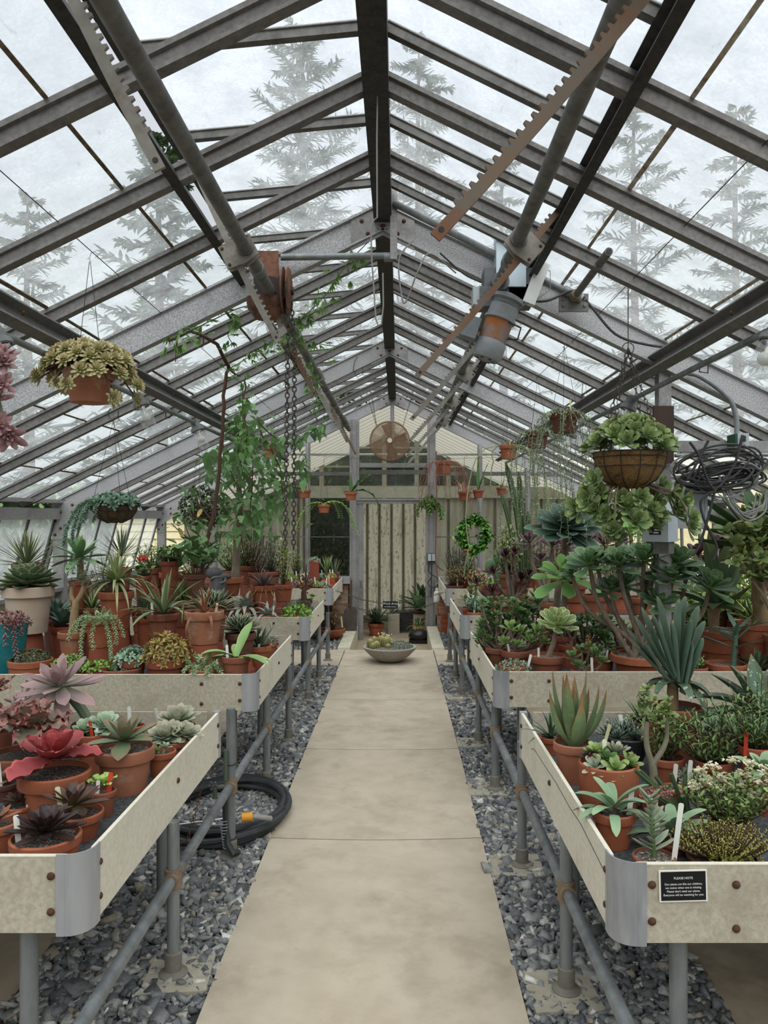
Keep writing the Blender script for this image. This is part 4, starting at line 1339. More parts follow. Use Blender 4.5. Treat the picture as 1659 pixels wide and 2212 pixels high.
# ================================================================== PLANT BUILDERS
R_ = random.Random(11)
NP = np.random.default_rng(21)
PROF = {
    'agave': ([0, .12, .45, .75, 1], [.75, .72, 1, .66, .03]),
    'broad': ([0, .2, .55, .8, .93, 1], [.55, .62, 1, .82, .45, .04]),
    'ech': ([0, .3, .7, .88, .97, 1], [.45, .66, 1, .86, .4, .05]),
    'aeon': ([0, .35, .7, .88, .97, 1], [.2, .42, .98, 1, .55, .15]),
    'strap': ([0, .3, .7, 1], [1, .9, .6, .04]),
    'lance': ([0, .3, .7, 1], [.5, 1, .7, .04]),
    'finger': ([0, .2, .6, .86, .96, 1], [.75, .8, 1, .92, .6, .12]),
    'oval': ([0, .3, .55, .85, 1], [.2, .85, 1, .65, .08]),
    'heart': ([0, .08, .3, .6, 1], [.3, .9, 1, .62, .02]),
    'bean': ([0, .2, .5, .85, 1], [.5, .9, 1, .8, .15]),
}
def leaves(mb, B, yaw, pitch, L, W, prof='agave', n=6, th=.12, bend=0.0, chan=.25, ring=8, M=None, c=None, wave=0.0, mi=0, rnd=None, sidecurl=0.0):
    """a batch of leaves: base points, heading, rise (rad), length, width; bend > 0 droops the tip"""
    B = np.atleast_2d(np.asarray(B, float))
    yaw = np.atleast_1d(np.asarray(yaw, float))
    N = max(len(B), len(yaw))
    def full(x):
        x = np.atleast_1d(np.asarray(x, float))
        return np.broadcast_to(x, (N,)).copy() if x.size in (1, N) else x
    yaw, pitch, L, W, bend, th, chan = map(full, (yaw, pitch, L, W, bend, th, chan))
    if len(B) == 1:
        B = np.repeat(B, N, 0)
    t_ = np.linspace(0, 1, n + 1)
    tt = 1 - (1 - t_) ** 1.45
    pr = np.interp(tt, *PROF[prof])
    ang = pitch[:, None] - bend[:, None] * tt[None]
    am = .5 * (ang[:, 1:] + ang[:, :-1])
    dl = np.diff(tt)[None] * L[:, None]
    r = np.concatenate([np.zeros((N, 1)), np.cumsum(np.cos(am) * dl, 1)], 1)
    z = np.concatenate([np.zeros((N, 1)), np.cumsum(np.sin(am) * dl, 1)], 1)
    w = W[:, None] * .5 * pr[None]
    if ring == 8:
        S = np.array([-1, -.55, 0, .55, 1, .55, 0, -.55]); T = np.array([0, 1, 1.2, 1, 0, -1, -1.2, -1.0])
    elif ring == 4:
        S = np.array([-1, 0, 1, 0.0]); T = np.array([0, 1, 0, -1.0])
    else:
        S = np.array([-1, 0, 1.0]); T = np.zeros(3)
    k = len(S)
    body = (1 - S ** 2 * .75)
    off = chan[:, None, None] * w[:, :, None] * (S ** 2)[None, None] + th[:, None, None] * (w[:, :, None] * .5 + W[:, None, None] * .12 * (1 - tt)[None, :, None]) * (T * body)[None, None]
    lat = w[:, :, None] * S[None, None]
    if wave:
        ph = NP.uniform(0, 6.28, (N, 1, 1))
        wv = np.sin(tt[None, :, None] * 26 + ph + S[None, None] * 2) * wave * (np.abs(S) > .8)[None, None] * W[:, None, None]
        off = off + wv
    sa, ca = np.sin(ang)[:, :, None], np.cos(ang)[:, :, None]
    x = r[:, :, None] - sa * off
    zz = z[:, :, None] + ca * off
    cyw, syw = np.cos(yaw)[:, None, None], np.sin(yaw)[:, None, None]
    X = x * cyw - lat * syw
    Yv = x * syw + lat * cyw
    V = np.stack([X, Yv, zz], -1) + B[:, None, None, :]
    V = V.reshape(-1, 3)
    if M is not None:
        V = V @ np.array(M).T
    if c is not None:
        V = V + np.asarray(c, float)
    A = np.zeros((N, n + 1, k, 3))
    A[..., 0] = tt[None, :, None]
    A[..., 1] = np.abs(S)[None, None]
    A[:, -1, :, 1] = 1.0
    A[..., 2] = (NP.uniform(0, 1, N) if rnd is None else full(rnd))[:, None, None]
    o = (np.arange(N) * (n + 1) * k)[:, None, None]
    i = np.arange(n)[None, :, None] * k
    j = np.arange(k if ring != 3 else k - 1)[None, None, :]
    jn = (j + 1) % k
    F = np.stack([o + i + j, o + i + jn, o + i + k + jn, o + i + k + j], -1).reshape(-1, 4)
    return mb.add(V, F.tolist(), mi, A.reshape(-1, 3))

def tilt_to(d):
    return np.array(Vector((0, 0, 1)).rotation_difference(Vector(d).normalized()).to_matrix())

def rosette(mb, c=(0, 0, 0), N=30, L=.1, W=.03, prof='ech', p0=10, p1=82, inner=.35, bend=-.3, th=.3, chan=.3, n=6, ring=8, axis=None, r0=.0, rise=.0, powr=1.0, jit=.06, wave=0.0, yaw0=None, wpow=None, mi=0):
    f = np.arange(N) / max(1, N - 1)
    yaw = np.arange(N) * 2.39996 + (R_.uniform(0, 6) if yaw0 is None else yaw0) + NP.normal(0, jit, N)
    pit = np.radians(p0 + (p1 - p0) * f ** powr) + NP.normal(0, jit, N)
    s = 1 + (inner - 1) * f ** 1.4
    LL = L * s * NP.uniform(1 - jit, 1 + jit, N)
    WW = W * (s if wpow is None else s ** wpow)
    base = np.stack([r0 * (1 - f) * np.cos(yaw), r0 * (1 - f) * np.sin(yaw), rise * f], 1)
    b = bend if np.isscalar(bend) else bend[0] + (bend[1] - bend[0]) * f
    return leaves(mb, base, yaw, pit, LL, WW, prof, n, th, b, chan, ring, None if axis is None else tilt_to(axis), c, wave, mi)

def minis(mb, C, axes, N=8, L=.02, W=.009, prof='ech', p0=5, p1=80, th=.5, n=3, ring=4, inner=.4, bend=-.2, chan=.2, ls=None):
    """many small rosettes in one batch"""
    C = np.asarray(C, float)
    K = len(C)
    f = np.arange(N) / max(1, N - 1)
    sc = NP.uniform(.75, 1.2, K) if ls is None else ls
    for k in range(K):
        yaw = np.arange(N) * 2.39996 + NP.uniform(0, 6)
        s = (1 + (inner - 1) * f) * sc[k]
        leaves(mb, np.zeros((1, 3)), yaw, np.radians(p0 + (p1 - p0) * f), L * s, W * s, prof, n, th, bend, chan, ring, tilt_to(axes[k]), C[k], rnd=NP.uniform(0, 1) * .6 + .4 * NP.uniform(0, 1, N))
    return mb

def stem(mb, pts, r0, r1, n=6, mi=0, wob=0.0):
    P = [Vector(p) for p in pts]
    out_ = []
    for i in range(len(P) - 1):
        a = P[max(0, i - 1)]; b = P[i]; c = P[i + 1]; d = P[min(len(P) - 1, i + 2)]
        for k in range(4):
            t_ = k / 4
            out_.append(.5 * ((2 * b) + (c - a) * t_ + (2 * a - 5 * b + 4 * c - d) * t_ * t_ + (3 * b - a - 3 * c + d) * t_ ** 3) + Vector((R_.gauss(0, wob), R_.gauss(0, wob), 0)))
    out_.append(P[-1])
    k = len(out_)
    return mb.tube(out_, [r0 + (r1 - r0) * i / (k - 1) for i in range(k)], n, mi)

def dome_pts(K, rx, ry, h, lo=0.0):
    """points and outward directions over a mound"""
    pts, ax = [], []
    for k in range(K):
        u = (k + .5) / K
        z = 1 - u * (1 - lo)
        a = k * 2.39996
        q = math.sqrt(max(0, 1 - z * z))
        pts.append((rx * q * math.cos(a) + R_.gauss(0, rx * .05), ry * q * math.sin(a) + R_.gauss(0, ry * .05), h * z * R_.uniform(.88, 1.1)))
        ax.append((q * math.cos(a) + R_.gauss(0, .2), q * math.sin(a) + R_.gauss(0, .2), max(.05, z) + R_.gauss(0, .15)))
    return pts, ax

# leaf surfaces
LM = {}
def L_(key, *a, **k):
    LM[key] = leafmat(key.replace(' ', '_') + '_leaf', *a, **k)
L_('parryi', '5e7059', '37402f', 'b9bd9a', mlo=.8, mhi=.98, var=.15, tlo=.9, rough=.5)
L_('blueagave', '5f7a74', '46524a', '6f8a80', var=.2, rough=.5)
L_('attenuata', '6f9470', '8aa876', var=.22, rough=.42)
L_('limeagave', '82a26b', '8fae74', 'b9c79a', mlo=.86, mhi=1, var=.15, rough=.45)
L_('victoria', '38523f', '2b3a2e', 'dcdcc6', mlo=.62, mhi=.86, var=.2, tlo=.9)
L_('striped', '4f7048', '5f7d4f', 'c3c787', mlo=.6, mhi=.85, var=.2)
L_('darkaloe', '3c5240', '4b5c44', '66775a', mlo=.85, var=.3)
L_('redtipaloe', '728a66', '9c5a40', 'a5745a', mlo=.93, mhi=1, var=.2, tlo=.7, thi=1.0, spots='a7b394', sscale=90, slo=.68, shi=.72)
L_('spotaloe', '43594a', '515f4c', '6c5846', mlo=.88, var=.2, spots='93a58c', sscale=60, slo=.60, shi=.66)
L_('fanaloe', '6f8a80', '93a07f', 'a88f72', mlo=.92, mhi=1, var=.13, tlo=.93, rough=.4)
L_('thickaloe', '5c7856', '7d7d52', '93845a', mlo=.93, var=.15)
L_('greenaloe', '47633f', '57704a', '85906a', mlo=.9, var=.15)
L_('blueskeleton', '5d7a70', '627a68', '8b9c88', mlo=.9, var=.2)
L_('strappale', '8f9b72', 'a8a97e', var=.2)
L_('strapgrey', '6b7f62', '7d8a68', 'a9ad86', mlo=.7, mhi=.95, var=.2)
L_('grass', '5f7a4a', '7d8a55', var=.3)
L_('greygrass', '6d7c66', '8b8f74', var=.3)
L_('yucca', '6a7c5c', '8f8f6d', 'a29d7a', mlo=.8, var=.25)
L_('dyckia', '6a5560', '7d5a50', '9a8a86', mlo=.8, var=.3)
L_('xero', '98a09c', 'a6a8a4', var=.12, rough=.8)
L_('redstrap', '8a5a48', '7a4638', 'a8866c', mlo=.8, var=.3)
L_('aeon', '587a5c', '628058', 'b4c29e', mlo=.84, mhi=1, var=.2, root='8f9f62')
L_('aeondark', '34251f'.replace('34251f', '3d2228'), '33181e', '5c3a3a', mlo=.85, var=.35, root='6b4a3c', rough=.35)
L_('aeonpurple', '664a58', '543445', '8a6f78', mlo=.85, var=.25, root='87905a')
L_('aeongrey', '4b675e', '55705f', 'b0bfa8', mlo=.88, mhi=1, var=.15)
L_('aeonlime', '5f8a4a', '6d9550', '8fb07a', mlo=.9, var=.18, root='9cc062')
L_('aeonvar', '7b9a68', '93a873', 'e0ddb4', mlo=.62, mhi=.85, var=.12, root='b4bf74')
L_('aeonbush', '4f7249', '6b8a52', '8ba476', mlo=.88, var=.28)
L_('aeonyellow', '6d8f56', '7d9a5a', 'a9bd86', mlo=.85, var=.2, root='c9cf74')
L_('basketrosette', '64825a', '83955c', 'a39a68', mlo=.86, mhi=1, var=.3, root='839c6a')
L_('paleech', '8eab98', 'a3b8a4', 'c2c6b2', mlo=.9, var=.13, rough=.6)
L_('greyech', '8a9c8c', 'a89f92', 'bdb9a4', mlo=.88, var=.15, rough=.6)
L_('crimson', '8e3a40', 'a4484c', 'b2585a', mlo=.86, var=.2, rough=.5, root='7d3b40')
L_('greenred', '6b7f63', '84705f', '9c5f5c', mlo=.82, mhi=1, var=.15, rough=.5)
L_('ruffle', '85786f', '8f6a66', 'a45a5c', mlo=.72, mhi=.95, var=.2, root='8a9a7a', rough=.55)
L_('mauve', '97868b', 'a8858c', 'b98f92', mlo=.88, var=.18, rough=.6, root='8a9a86')
L_('blackros', '3f3031', '2d1f20', '5b3c38', mlo=.86, var=.4, root='5a5a40', rough=.4)
L_('brownros', '5c4a42', '4c3434', '6f5248', mlo=.85, var=.35, root='7a7a50', rough=.45)
L_('limefrill', '9cba68', 'a9c274', var=.2)
L_('orangesedum', '9a8a50', 'c69a66', '9a9358', mlo=.8, var=.3, root='86884a')
L_('stonecrop', 'a4ab7a', 'c6ae8c', var=.2, root='8f9f66', rough=.55)
L_('burro', '8fa884', 'bfc09a', var=.18, rough=.6)
L_('burrogrey', '6b8a7a', '86a090', var=.2, rough=.6)
L_('pinkbean', '93707b', 'a87f88', var=.2, rough=.55)
L_('pinktrail', '8c6268', '9c747a', '71584f', var=.25, rough=.55)
L_('bluebean', '86a896', '9db8a6', var=.15, rough=.6)
L_('darkbead', '4d5a44', '5c6650', var=.35)
L_('greensedum', '7c9c58', '90ab68', var=.25)
L_('brightgreen', '6f9a44', '85ab55', var=.25)
L_('greymat', '5c7263', '728673', var=.3)
L_('jade', '6a8456', '8c9056', '97854f', mlo=.92, var=.3, rough=.3)
L_('falcata', '7d9a80', '90a88a', '97a98a', mlo=.9, var=.15, rough=.65)
L_('crassula', '7f985f', '98ab6c', var=.25)
L_('mossy', '98994c', 'aea85a', var=.35, root='7a7040')
L_('shrubleaf', '678a52', '83a062', var=.3)
L_('vine', '6a8f60', '7a9c68', var=.25, rough=.45, trans=.3)
L_('vinesmall', '6a9150', '7a9c5c', var=.25, trans=.3)
L_('ivy', '35502f', '44603a', var=.45)
L_('wreath', '619642', '78a858', var=.3)
L_('orchidcactus', '567a45', '7a9050', var=.2)
L_('fishbone', '86a85a', '9ab86c', var=.15)
L_('string', '8a9a80', 'a8b098', var=.3)
L_('redstring', '9a6a60', 'b28a78', var=.3)
L_('dryleaf', '8a7a52', '6c5a3a', var=.3)
L_('cactus', '40583a', '3a5032', 'a8a070', mlo=.93, var=.15)
L_('haworthia', '3f5246', '36473c', '8fa092', mlo=.8, var=.25, spots='b4beb4', sscale=120, slo=.58, shi=.62)
L_('euphorbia', '4a5c40', '58694a', var=.2)
L_('purplelow', '6f5c6e', '8a7a66', var=.3)
L_('conifer', '4a5e46', '5a6e50', var=.3)
L_('redflower', 'c8402f', 'd4553a', var=.2)
L_('orangeflower', 'c8713f', 'd68a56', var=.2)
L_('whiteflower', 'd8d3be', 'e2ded0', var=.12)
L_('yellowflower', 'cfb45a', 'd8c070', var=.15)
L_('coralflower', 'c2806a', 'd09a80', var=.2)
L_('bloodbud', '93505a', 'a8746c', var=.2)

# ------------------------------------------------------------------ pots
def pot_mesh(R, H, style, mat):
    mb = MB()
    th = max(.006, R * .08)
    if style == 'rim':
        rb, rh = R * .72, min(H * .3, R * .42)
        prof = [(0, 0), (rb, 0), (R * .92 - (R * .92 - rb) * rh / H, H - rh), (R * .985, H - rh), (R, H - rh + .003), (R, H - .004), (R - .004, H), (R - th, H), (R - th - .002, H - rh)]
        soil = H - min(.022, H * .2)
        prof += [(R * .8, H - rh * 1.0)]
    elif style == 'plain':
        prof = [(0, 0), (R * .93, 0), (R * .95, .004), (R, H - .004), (R - .004, H), (R - th, H), (R - th, H * .6)]
    elif style == 'low':
        rh = min(H * .4, R * .3)
        prof = [(0, 0), (R * .82, 0), (R * .9, H - rh), (R * .985, H - rh + .002), (R, H - .004), (R - .004, H), (R - th, H), (R - th, H * .5)]
    elif style == 'bowl':
        prof = [(0, 0), (R * .45, 0), (R * .55, .006), (R * .8, H * .4), (R * .95, H * .75), (R, H - .005), (R - .004, H), (R - th, H), (R * .85, H * .55)]
    elif style == 'vase':
        prof = [(0, 0), (R * .66, 0), (R * .86, H * .5), (R, H - .01), (R, H), (R - th, H), (R - th, H * .7)]
    mb.lathe(prof, 28)
    return mb
def soil_mesh(R, H, style):
    z = H - min(.02, H * .18)
    mb = MB()
    q = R * .9
    mb.lathe([(q, z), (q * .6, z + .004), (0, z + .006)], 20)
    return mb, z

def add_tag(root, x, y, z, h, mat, lean=(0, 0), w=.012, yaw=None):
    d = Vector((lean[0], lean[1], 1)).normalized()
    a = R_.uniform(-.6, .6) if yaw is None else yaw
    s = Vector((math.cos(a), math.sin(a), 0))
    s = (s - d * s.dot(d)).normalized()
    nn = d.cross(s)
    b = Vector((x, y, z - .01))
    v = []
    for e in (-.0008, .0008):
        for q, hh in ((-w / 2, 0), (w / 2, 0), (w / 2, h), (w * .3, h + .004), (-w * .3, h + .004), (-w / 2, h)):
            v.append(tuple(b + s * q + d * hh + nn * e))
    f = [(0, 1, 2, 3, 4, 5), (11, 10, 9, 8, 7, 6)] + [(i, i + 6, (i + 1) % 6 + 6, (i + 1) % 6) for i in range(6)]
    o = MB().add(v, f).build('plant_label', mat, root, smooth=False)
    o['label'] = {'white_label_plastic': 'white plant label', 'cream_label_plastic': 'cream plant label', 'red_label_plastic': 'red plant label'}.get(mat.name, 'plant label')
    return o

BENCH_Y = {}
PED_N = [0]
PLACED = []
def potted(name, label, cat, u, vr, w, Y, pot, parts, H=None, style='rim', soil=None, tags=(), rz=None, ground=BEDZ, group=None, peds='red', lab=True):
    """a plant in a pot: u, vr, w = rim centre and width in the photo, Y = its distance; parts(k) gives the plant's parts above the soil"""
    k = F_PX / Y
    R = w / k / 2
    z_rim = EYE - (vr - VY) / k
    x = (u - VX) / k
    if H is None:
        H = z_rim - ground
    # keep the pot inside its bench tray
    if ground == BEDZ:
        for bl, xe_, sg in ((LB, LXE, -1), (RB, RXE, 1)):
            if (x < 0) == (sg < 0):
                for (f0, f1), e_ in zip(bl, xe_):
                    if f0 - .3 < Y < f1 + .15:
                        if Y - R < f0 + .025:
                            Y = f0 + .025 + R
                        if Y + R > f1 - .025:
                            Y = f1 - .025 - R
                        if sg < 0:
                            x = min(x, e_ - .025 - R)
                        else:
                            x = max(x, e_ + .025 + R)
    H = max(H, .035)
    zb = z_rim - H
    if zb < ground:
        zb = ground
        H = max(.035, z_rim - zb)
    if zb > ground + .02:
        # stands on an upturned pot
        hp_ = zb - ground - .0015
        t0 = thing('upturned_pot', ' '.join(('upturned terracotta pot under the ' + label).split()[:16]), 'pot', (x, Y, ground + .001), R_.uniform(0, 6), None)
        Rm = min(R * 1.0, .13)
        MB().lathe([(0, hp_), (Rm * .62, hp_), (Rm * .68, hp_ - .004), (Rm * .84, hp_ * .28), (Rm * .93, hp_ * .28), (Rm * .95, 0), (Rm * .85, 0), (Rm * .8, hp_ * .3)], 24).build('pot', POTS[peds], t0)
    elif zb > ground:
        zb = ground
        H = z_rim - zb
    r = thing(name, label, cat, (x, Y, zb + .0005), 0, group)
    PLACED.append((label, round(x, 2), Y, round(R, 3), round(H, 3)))
    pot_mesh(R, H, style, pot).build('pot', POTS[pot], r, rz=R_.uniform(0, 6))
    sm, sz = soil_mesh(R, H, style)
    sm.build('soil', soil or SOIL, r)
    for nm, mb, mat in parts(k, sz, R):
        mb.build(nm, mat, r)
    for tg in tags:
        tx, ty, hh, mt, lean = tg
        add_tag(r, tx * R, ty * R, sz, hh / k, mt, lean, w=min(.016, max(.009, .19 * hh / k)))
    return r

# each plant builder returns parts(k, soil height, pot radius); sizes are given in photo pixels
def P_rosette(mat, r, N=26, w=.36, prof='ech', z=0, nm='leaves', off=(0, 0), base=True, lift=0, **kw):
    def parts(k, sz, R):
        mb = MB()
        L = r / k
        rosette(mb, (off[0] / k, off[1] / k, sz + lift / k + .004), N, L, L * w, prof, **kw)
        return [(nm, mb, LM[mat])]
    return parts
def P_multi(specs):
    """several rosettes: (dx, dy, dz, r, axis, mat, N, kw)"""
    def parts(k, sz, R):
        out_ = []
        for dx, dy, dz, r, ax, mat, N, kw in specs:
            kw = dict(kw)
            mb = MB()
            wf = kw.pop('w', .36)
            rosette(mb, (dx / k, dy / k, sz + dz / k), N, r / k, r / k * wf, kw.pop('prof', 'ech'), axis=ax, **kw)
            if dz > 12:
                stem(mb, [(dx / k * .3, dy / k * .3, sz - .005), (dx / k * .8, dy / k * .8, sz + dz / k * .6), (dx / k, dy / k, sz + dz / k + .003)], .007, .006, 6)
            out_.append(('rosette', mb, LM[mat]))
        return out_
    return parts
def P_strap(mat, N, L, W, p0=20, p1=85, bend=(.9, .2), prof='strap', th=.1, chan=.3, n=8, r0=.01, lift=0, caudex=None, jit=.12, nm='leaves'):
    def parts(k, sz, R):
        out_ = []
        z = sz + lift / k
        mb = MB()
        rosette(mb, (0, 0, z), N, L / k, W / k, prof, p0, p1, .75, bend, th, chan, n, 4 if W / k < .02 else 8, r0=r0, jit=jit, wpow=.3)
        out_.append((nm, mb, LM[mat]))
        if caudex:
            rr, hh, cm = caudex
            m2 = MB()
            m2.lathe([(rr / k * .7, sz - .01), (rr / k, sz + hh / k * .35), (rr / k * .95, sz + hh / k * .6), (rr / k * .5, sz + hh / k), (0, sz + hh / k * 1.02)], 14)
            out_.append(('trunk', m2, cm))
        return out_
    return parts
def P_mound(mat, rx, h, K=60, L=9, W=4, N=8, prof='ech', ring=4, n=3, th=.5, lo=0.0, stems=None, p0=5, bend=-.2, ry=None, base=0, nm='foliage', smat=None):
    def parts(k, sz, R):
        pts, ax = dome_pts(K, rx / k, (ry or rx) / k, h / k, lo)
        C = [(a, b, c + sz + base / k) for a, b, c in pts]
        mb = MB()
        minis(mb, C, ax, N, L / k, W / k, prof, p0=p0, th=th, n=n, ring=ring, bend=bend)
        out_ = [(nm, mb, LM[mat])]
        m2 = MB()
        for i in range(0, K, max(1, K // (stems or 14))):
            a, b, c = C[i]
            stem(m2, [(a * .2, b * .2, sz - .004), (a * .6, b * .6, sz + (c - sz) * .55), (a, b, c)], .0035 * (300 / k) ** .3, .002, 5)
        out_.append(('stems', m2, smat or BARK))
        return out_
    return parts
def P_tree(tips, mat, base_r=8, tip_r=4, N=26, w=.42, prof='aeon', bark=None, bases=((0, 0),), p0=0, p1=80, bend=-.5, th=.12, lowleaf=True, chan=.25, n=6):
    """branching stems, a rosette at each tip: tips = (dx, dy, dz, r[, axis[, mat]]) in photo pixels from the soil centre"""
    def parts(k, sz, R):
        st = MB()
        out_ = []
        for i, tp in enumerate(tips):
            dx, dy, dz, r = tp[:4]
            ax = tp[4] if len(tp) > 4 and tp[4] else (dx * .004, dy * .004 - .25, 1)
            mt = tp[5] if len(tp) > 5 else mat
            b = bases[i % len(bases)]
            p0_ = Vector((b[0] / k, b[1] / k, sz - .006))
            p3 = Vector((dx / k, dy / k, sz + dz / k))
            p1_ = p0_.lerp(p3, .3) + Vector((R_.uniform(-.02, .02), R_.uniform(-.02, .02), -.02 * (abs(dx) > 30)))
            p2_ = p0_.lerp(p3, .68) + Vector(((dx / k) * .12, 0, -abs(dx) / k * .12))
            stem(st, [p0_, p1_, p2_, p3], base_r / k, tip_r / k, 7, wob=.0015)
            mb = MB()
            rosette(mb, p3, N, r / k, r / k * w, prof, p0, p1, .32, bend, th, chan, n, 8, axis=ax, jit=.08, r0=.0, rise=r / k * .12)
            out_.append(('rosette', mb, LM[mt]))
        return [('stems', st, bark or BARK)] + out_
    return parts
def join(*fs):
    def parts(k, sz, R):
        out_ = []
        for f in fs:
            out_ += f(k, sz, R)
        return out_
    return parts
def strand_leaves(mb, pts, L, W, step, prof='bean', n=3, ring=4, th=.8, rows=5, pitch=.5):
    """leaves packed round a hanging strand"""
    P = [Vector(p) for p in pts]
    Bs, ys, ps, Ms = [], [], [], []
    for i in range(len(P) - 1):
        d = P[i + 1] - P[i]
        ln = d.length
        M = tilt_to(d)
        m_ = max(1, int(ln / step))
        B = np.zeros((m_ * rows, 3))
        yaw = np.zeros(m_ * rows)
        q = 0
        for a in range(m_):
            for b in range(rows):
                B[q, 2] = ln * (a + b / rows) / m_
                yaw[q] = q * 2.39996
                q += 1
        leaves(mb, B, yaw, np.full(q, pitch) + NP.normal(0, .15, q), L * NP.uniform(.8, 1.15, q), W, prof, n, th, 0, .2, ring, M, np.array(P[i]))
    return mb
def droop(p, d, length, n=7, sag=1.0, wob=.004):
    """a shoot that leaves p along d and then hangs"""
    p = Vector(p)
    d = Vector(d).normalized()
    out_ = [p.copy()]
    for i in range(n):
        d = (d + Vector((R_.gauss(0, .08), R_.gauss(0, .08), -sag * .55))).normalized()
        p = p + d * (length / n) + Vector((R_.gauss(0, wob), R_.gauss(0, wob), 0))
        out_.append(p.copy())
    return out_
def P_trail(mat, strands, L=5, W=3, step=3.2, spread=1.0, top=None, rows=4):
    """strands = (angle, start radius, length) in pixels, hanging over the rim"""
    def parts(k, sz, R):
        mb = MB()
        for a, r0, ln in strands:
            c, s = math.cos(a), math.sin(a)
            pts = [Vector((c * r0 / k * .4, s * r0 / k * .4, sz + .008))] + droop((c * r0 / k, s * r0 / k, sz + .035), (c, s, .5), ln / k, 7, 1.1, .002)
            strand_leaves(mb, pts, L / k, W / k, step / k, rows=rows)
        if top:
            pts, ax = dome_pts(top[0], top[1] / k, top[1] / k, top[2] / k)
            for p, a in zip(pts, ax):
                b = Vector((p[0], p[1], p[2] + sz))
                strand_leaves(mb, [b, b + Vector(a).normalized() * top[3] / k], L / k, W / k, step / k, rows=rows)
        return [('foliage', mb, LM[mat])]
    return parts
def P_bush(mat, rx, h, K=40, leafL=10, leafW=3.5, per=12, prof='lance', bark=None, z0=0.15, dy=1.0, ring=3, smat='shrub', nm='foliage', lean=(0, 0)):
    """upright twigs set with small leaves"""
    def parts(k, sz, R):
        st, lf = MB(), MB()
        for i in range(K):
            a = i * 2.39996
            q = math.sqrt((i + .5) / K)
            e_ = Vector((rx / k * q * math.cos(a) + lean[0] / k, rx / k * q * math.sin(a) * dy + lean[1] / k, h / k * (1 - .45 * q * q) * R_.uniform(.75, 1.1)))
            b = Vector((e_.x * .12, e_.y * .12, 0))
            m1 = b.lerp(e_, .5) + Vector((e_.x * .12, e_.y * .12, -abs(e_.z) * .06))
            pts = [b + Vector((0, 0, sz - .005)), m1 + Vector((0, 0, sz)), e_ + Vector((0, 0, sz))]
            stem(st, pts, .0032 * (420 / k) ** .4, .0014, 5)
            n_ = per
            tt = np.linspace(z0, 1.0, n_)
            B = np.array([tuple((pts[0].lerp(pts[1], t_ * 2) if t_ < .5 else pts[1].lerp(pts[2], t_ * 2 - 1))) for t_ in tt])
            d = pts[2] - pts[1]
            yaw = np.arange(n_) * 2.39996 + R_.uniform(0, 6)
            leaves(lf, B, yaw, np.radians(NP.uniform(15, 60, n_)), leafL / k * NP.uniform(.7, 1.15, n_), leafW / k, prof, 3, .25, .3, .25, ring)
        return [('stems', st, bark or BROWNBARK), (nm, lf, LM[mat])]
    return parts

JADE = [(-40, 0, 150), (-70, -.04, 190), (-20, .03, 210), (-50, .05, 260), (0, 0, 280), (-30, -.05, 310), (20, .04, 330), (-96, .0, 168), (-76, .03, 230), (-14, -.04, 150), (30, 0, 220)]
def column(pts, r, ribs=6):
    """ribbed cactus stem: vertices, faces, mi, attribute"""
    P = [Vector(p) for p in pts]
    out_ = []
    for i in range(13):
        t_ = i / 12
        out_.append(P[0] * (1 - t_) ** 2 + P[1] * 2 * t_ * (1 - t_) + P[2] * t_ * t_)
    n = ribs * 4
    v, a = [], []
    for i, p in enumerate(out_):
        t_ = i / 12
        rr = r * (1 if t_ < .9 else math.sqrt(max(.04, 1 - ((t_ - .9) / .1) ** 2)))
        for j in range(n):
            q = .5 + .5 * math.cos(2 * PI * j / 4)
            an = 2 * PI * j / n
            v.append((p.x + rr * (.74 + .26 * q) * math.cos(an), p.y + rr * (.74 + .26 * q) * math.sin(an), p.z))
            a.append((t_, q, .5))
    f = [(i * n + j, i * n + (j + 1) % n, (i + 1) * n + (j + 1) % n, (i + 1) * n + j) for i in range(12) for j in range(n)]
    f.append(tuple(12 * n + j for j in range(n)))
    return v, f, 0, a

_q = random.Random(4)
STC = []
for _i in range(74):
    _a = _i * 2.39996
    _f = (_i + .5) / 74
    _rad = .06 + .19 * math.sqrt(_f) * _q.uniform(.85, 1.1)
    STC.append((_a, _rad, .115 * (1 - _f) ** .8 + .02 - .17 * max(0, _f - .45) * _q.uniform(.3, 1.9)))
BK = random.Random(9)
def BK_build(k, sz, R, st):
    """rosettes over the top of the basket and trailing clusters below it"""
    out_ = []
    C, A, S = [], [], []
    for i in range(32):
        a = i * 2.39996
        q = math.sqrt((i + .5) / 32)
        C.append((R * 1.08 * q * math.cos(a), R * 1.08 * q * math.sin(a), sz + .15 * (1 - q * q) + .04)); A.append((math.cos(a) * q * 1.1, math.sin(a) * q * 1.1 - .25, .9)); S.append(BK.uniform(.074, .092))
    low = [(-76, -84), (36, -86), (-30, -92), (84, -128), (-60, -118), (0, -122), (-90, -118), (-104, -98), (-66, -96), (-70, -132), (-40, -140), (-96, -78), (-20, -112), (-8, -142), (6, -92), (30, -118), (50, -100), (64, -130), (86, -112), (100, -134), (76, -84), (96, -96), (-54, -162), (44, -150), (18, -138), (-118, -112), (110, -150), (-84, -54), (66, -62), (28, -76), (-24, -172)]
    for x, z in low:
        y = -.05 + BK.uniform(-.16, .10)
        C.append((x / k, y, sz + z / k)); A.append((x * .008, -.7, BK.uniform(-.1, .7))); S.append(BK.uniform(.070, .092))
        stem(st, [(x * .35 / k, .02, sz - .15), (x * .8 / k, y * .7, sz - .19 + z * .06 / k), (x / k, y, sz + z / k)], .006, .005, 6)
    b = MB()
    for c, a, s in zip(C, A, S):
        rosette(b, c, 24, s, s * .46, 'aeon', 0, 80, .38, -.45, .16, .3, 5, 8, axis=a, jit=.08)
    return [('stems', st, BARK), ('rosettes', b, LM['basketrosette'])]

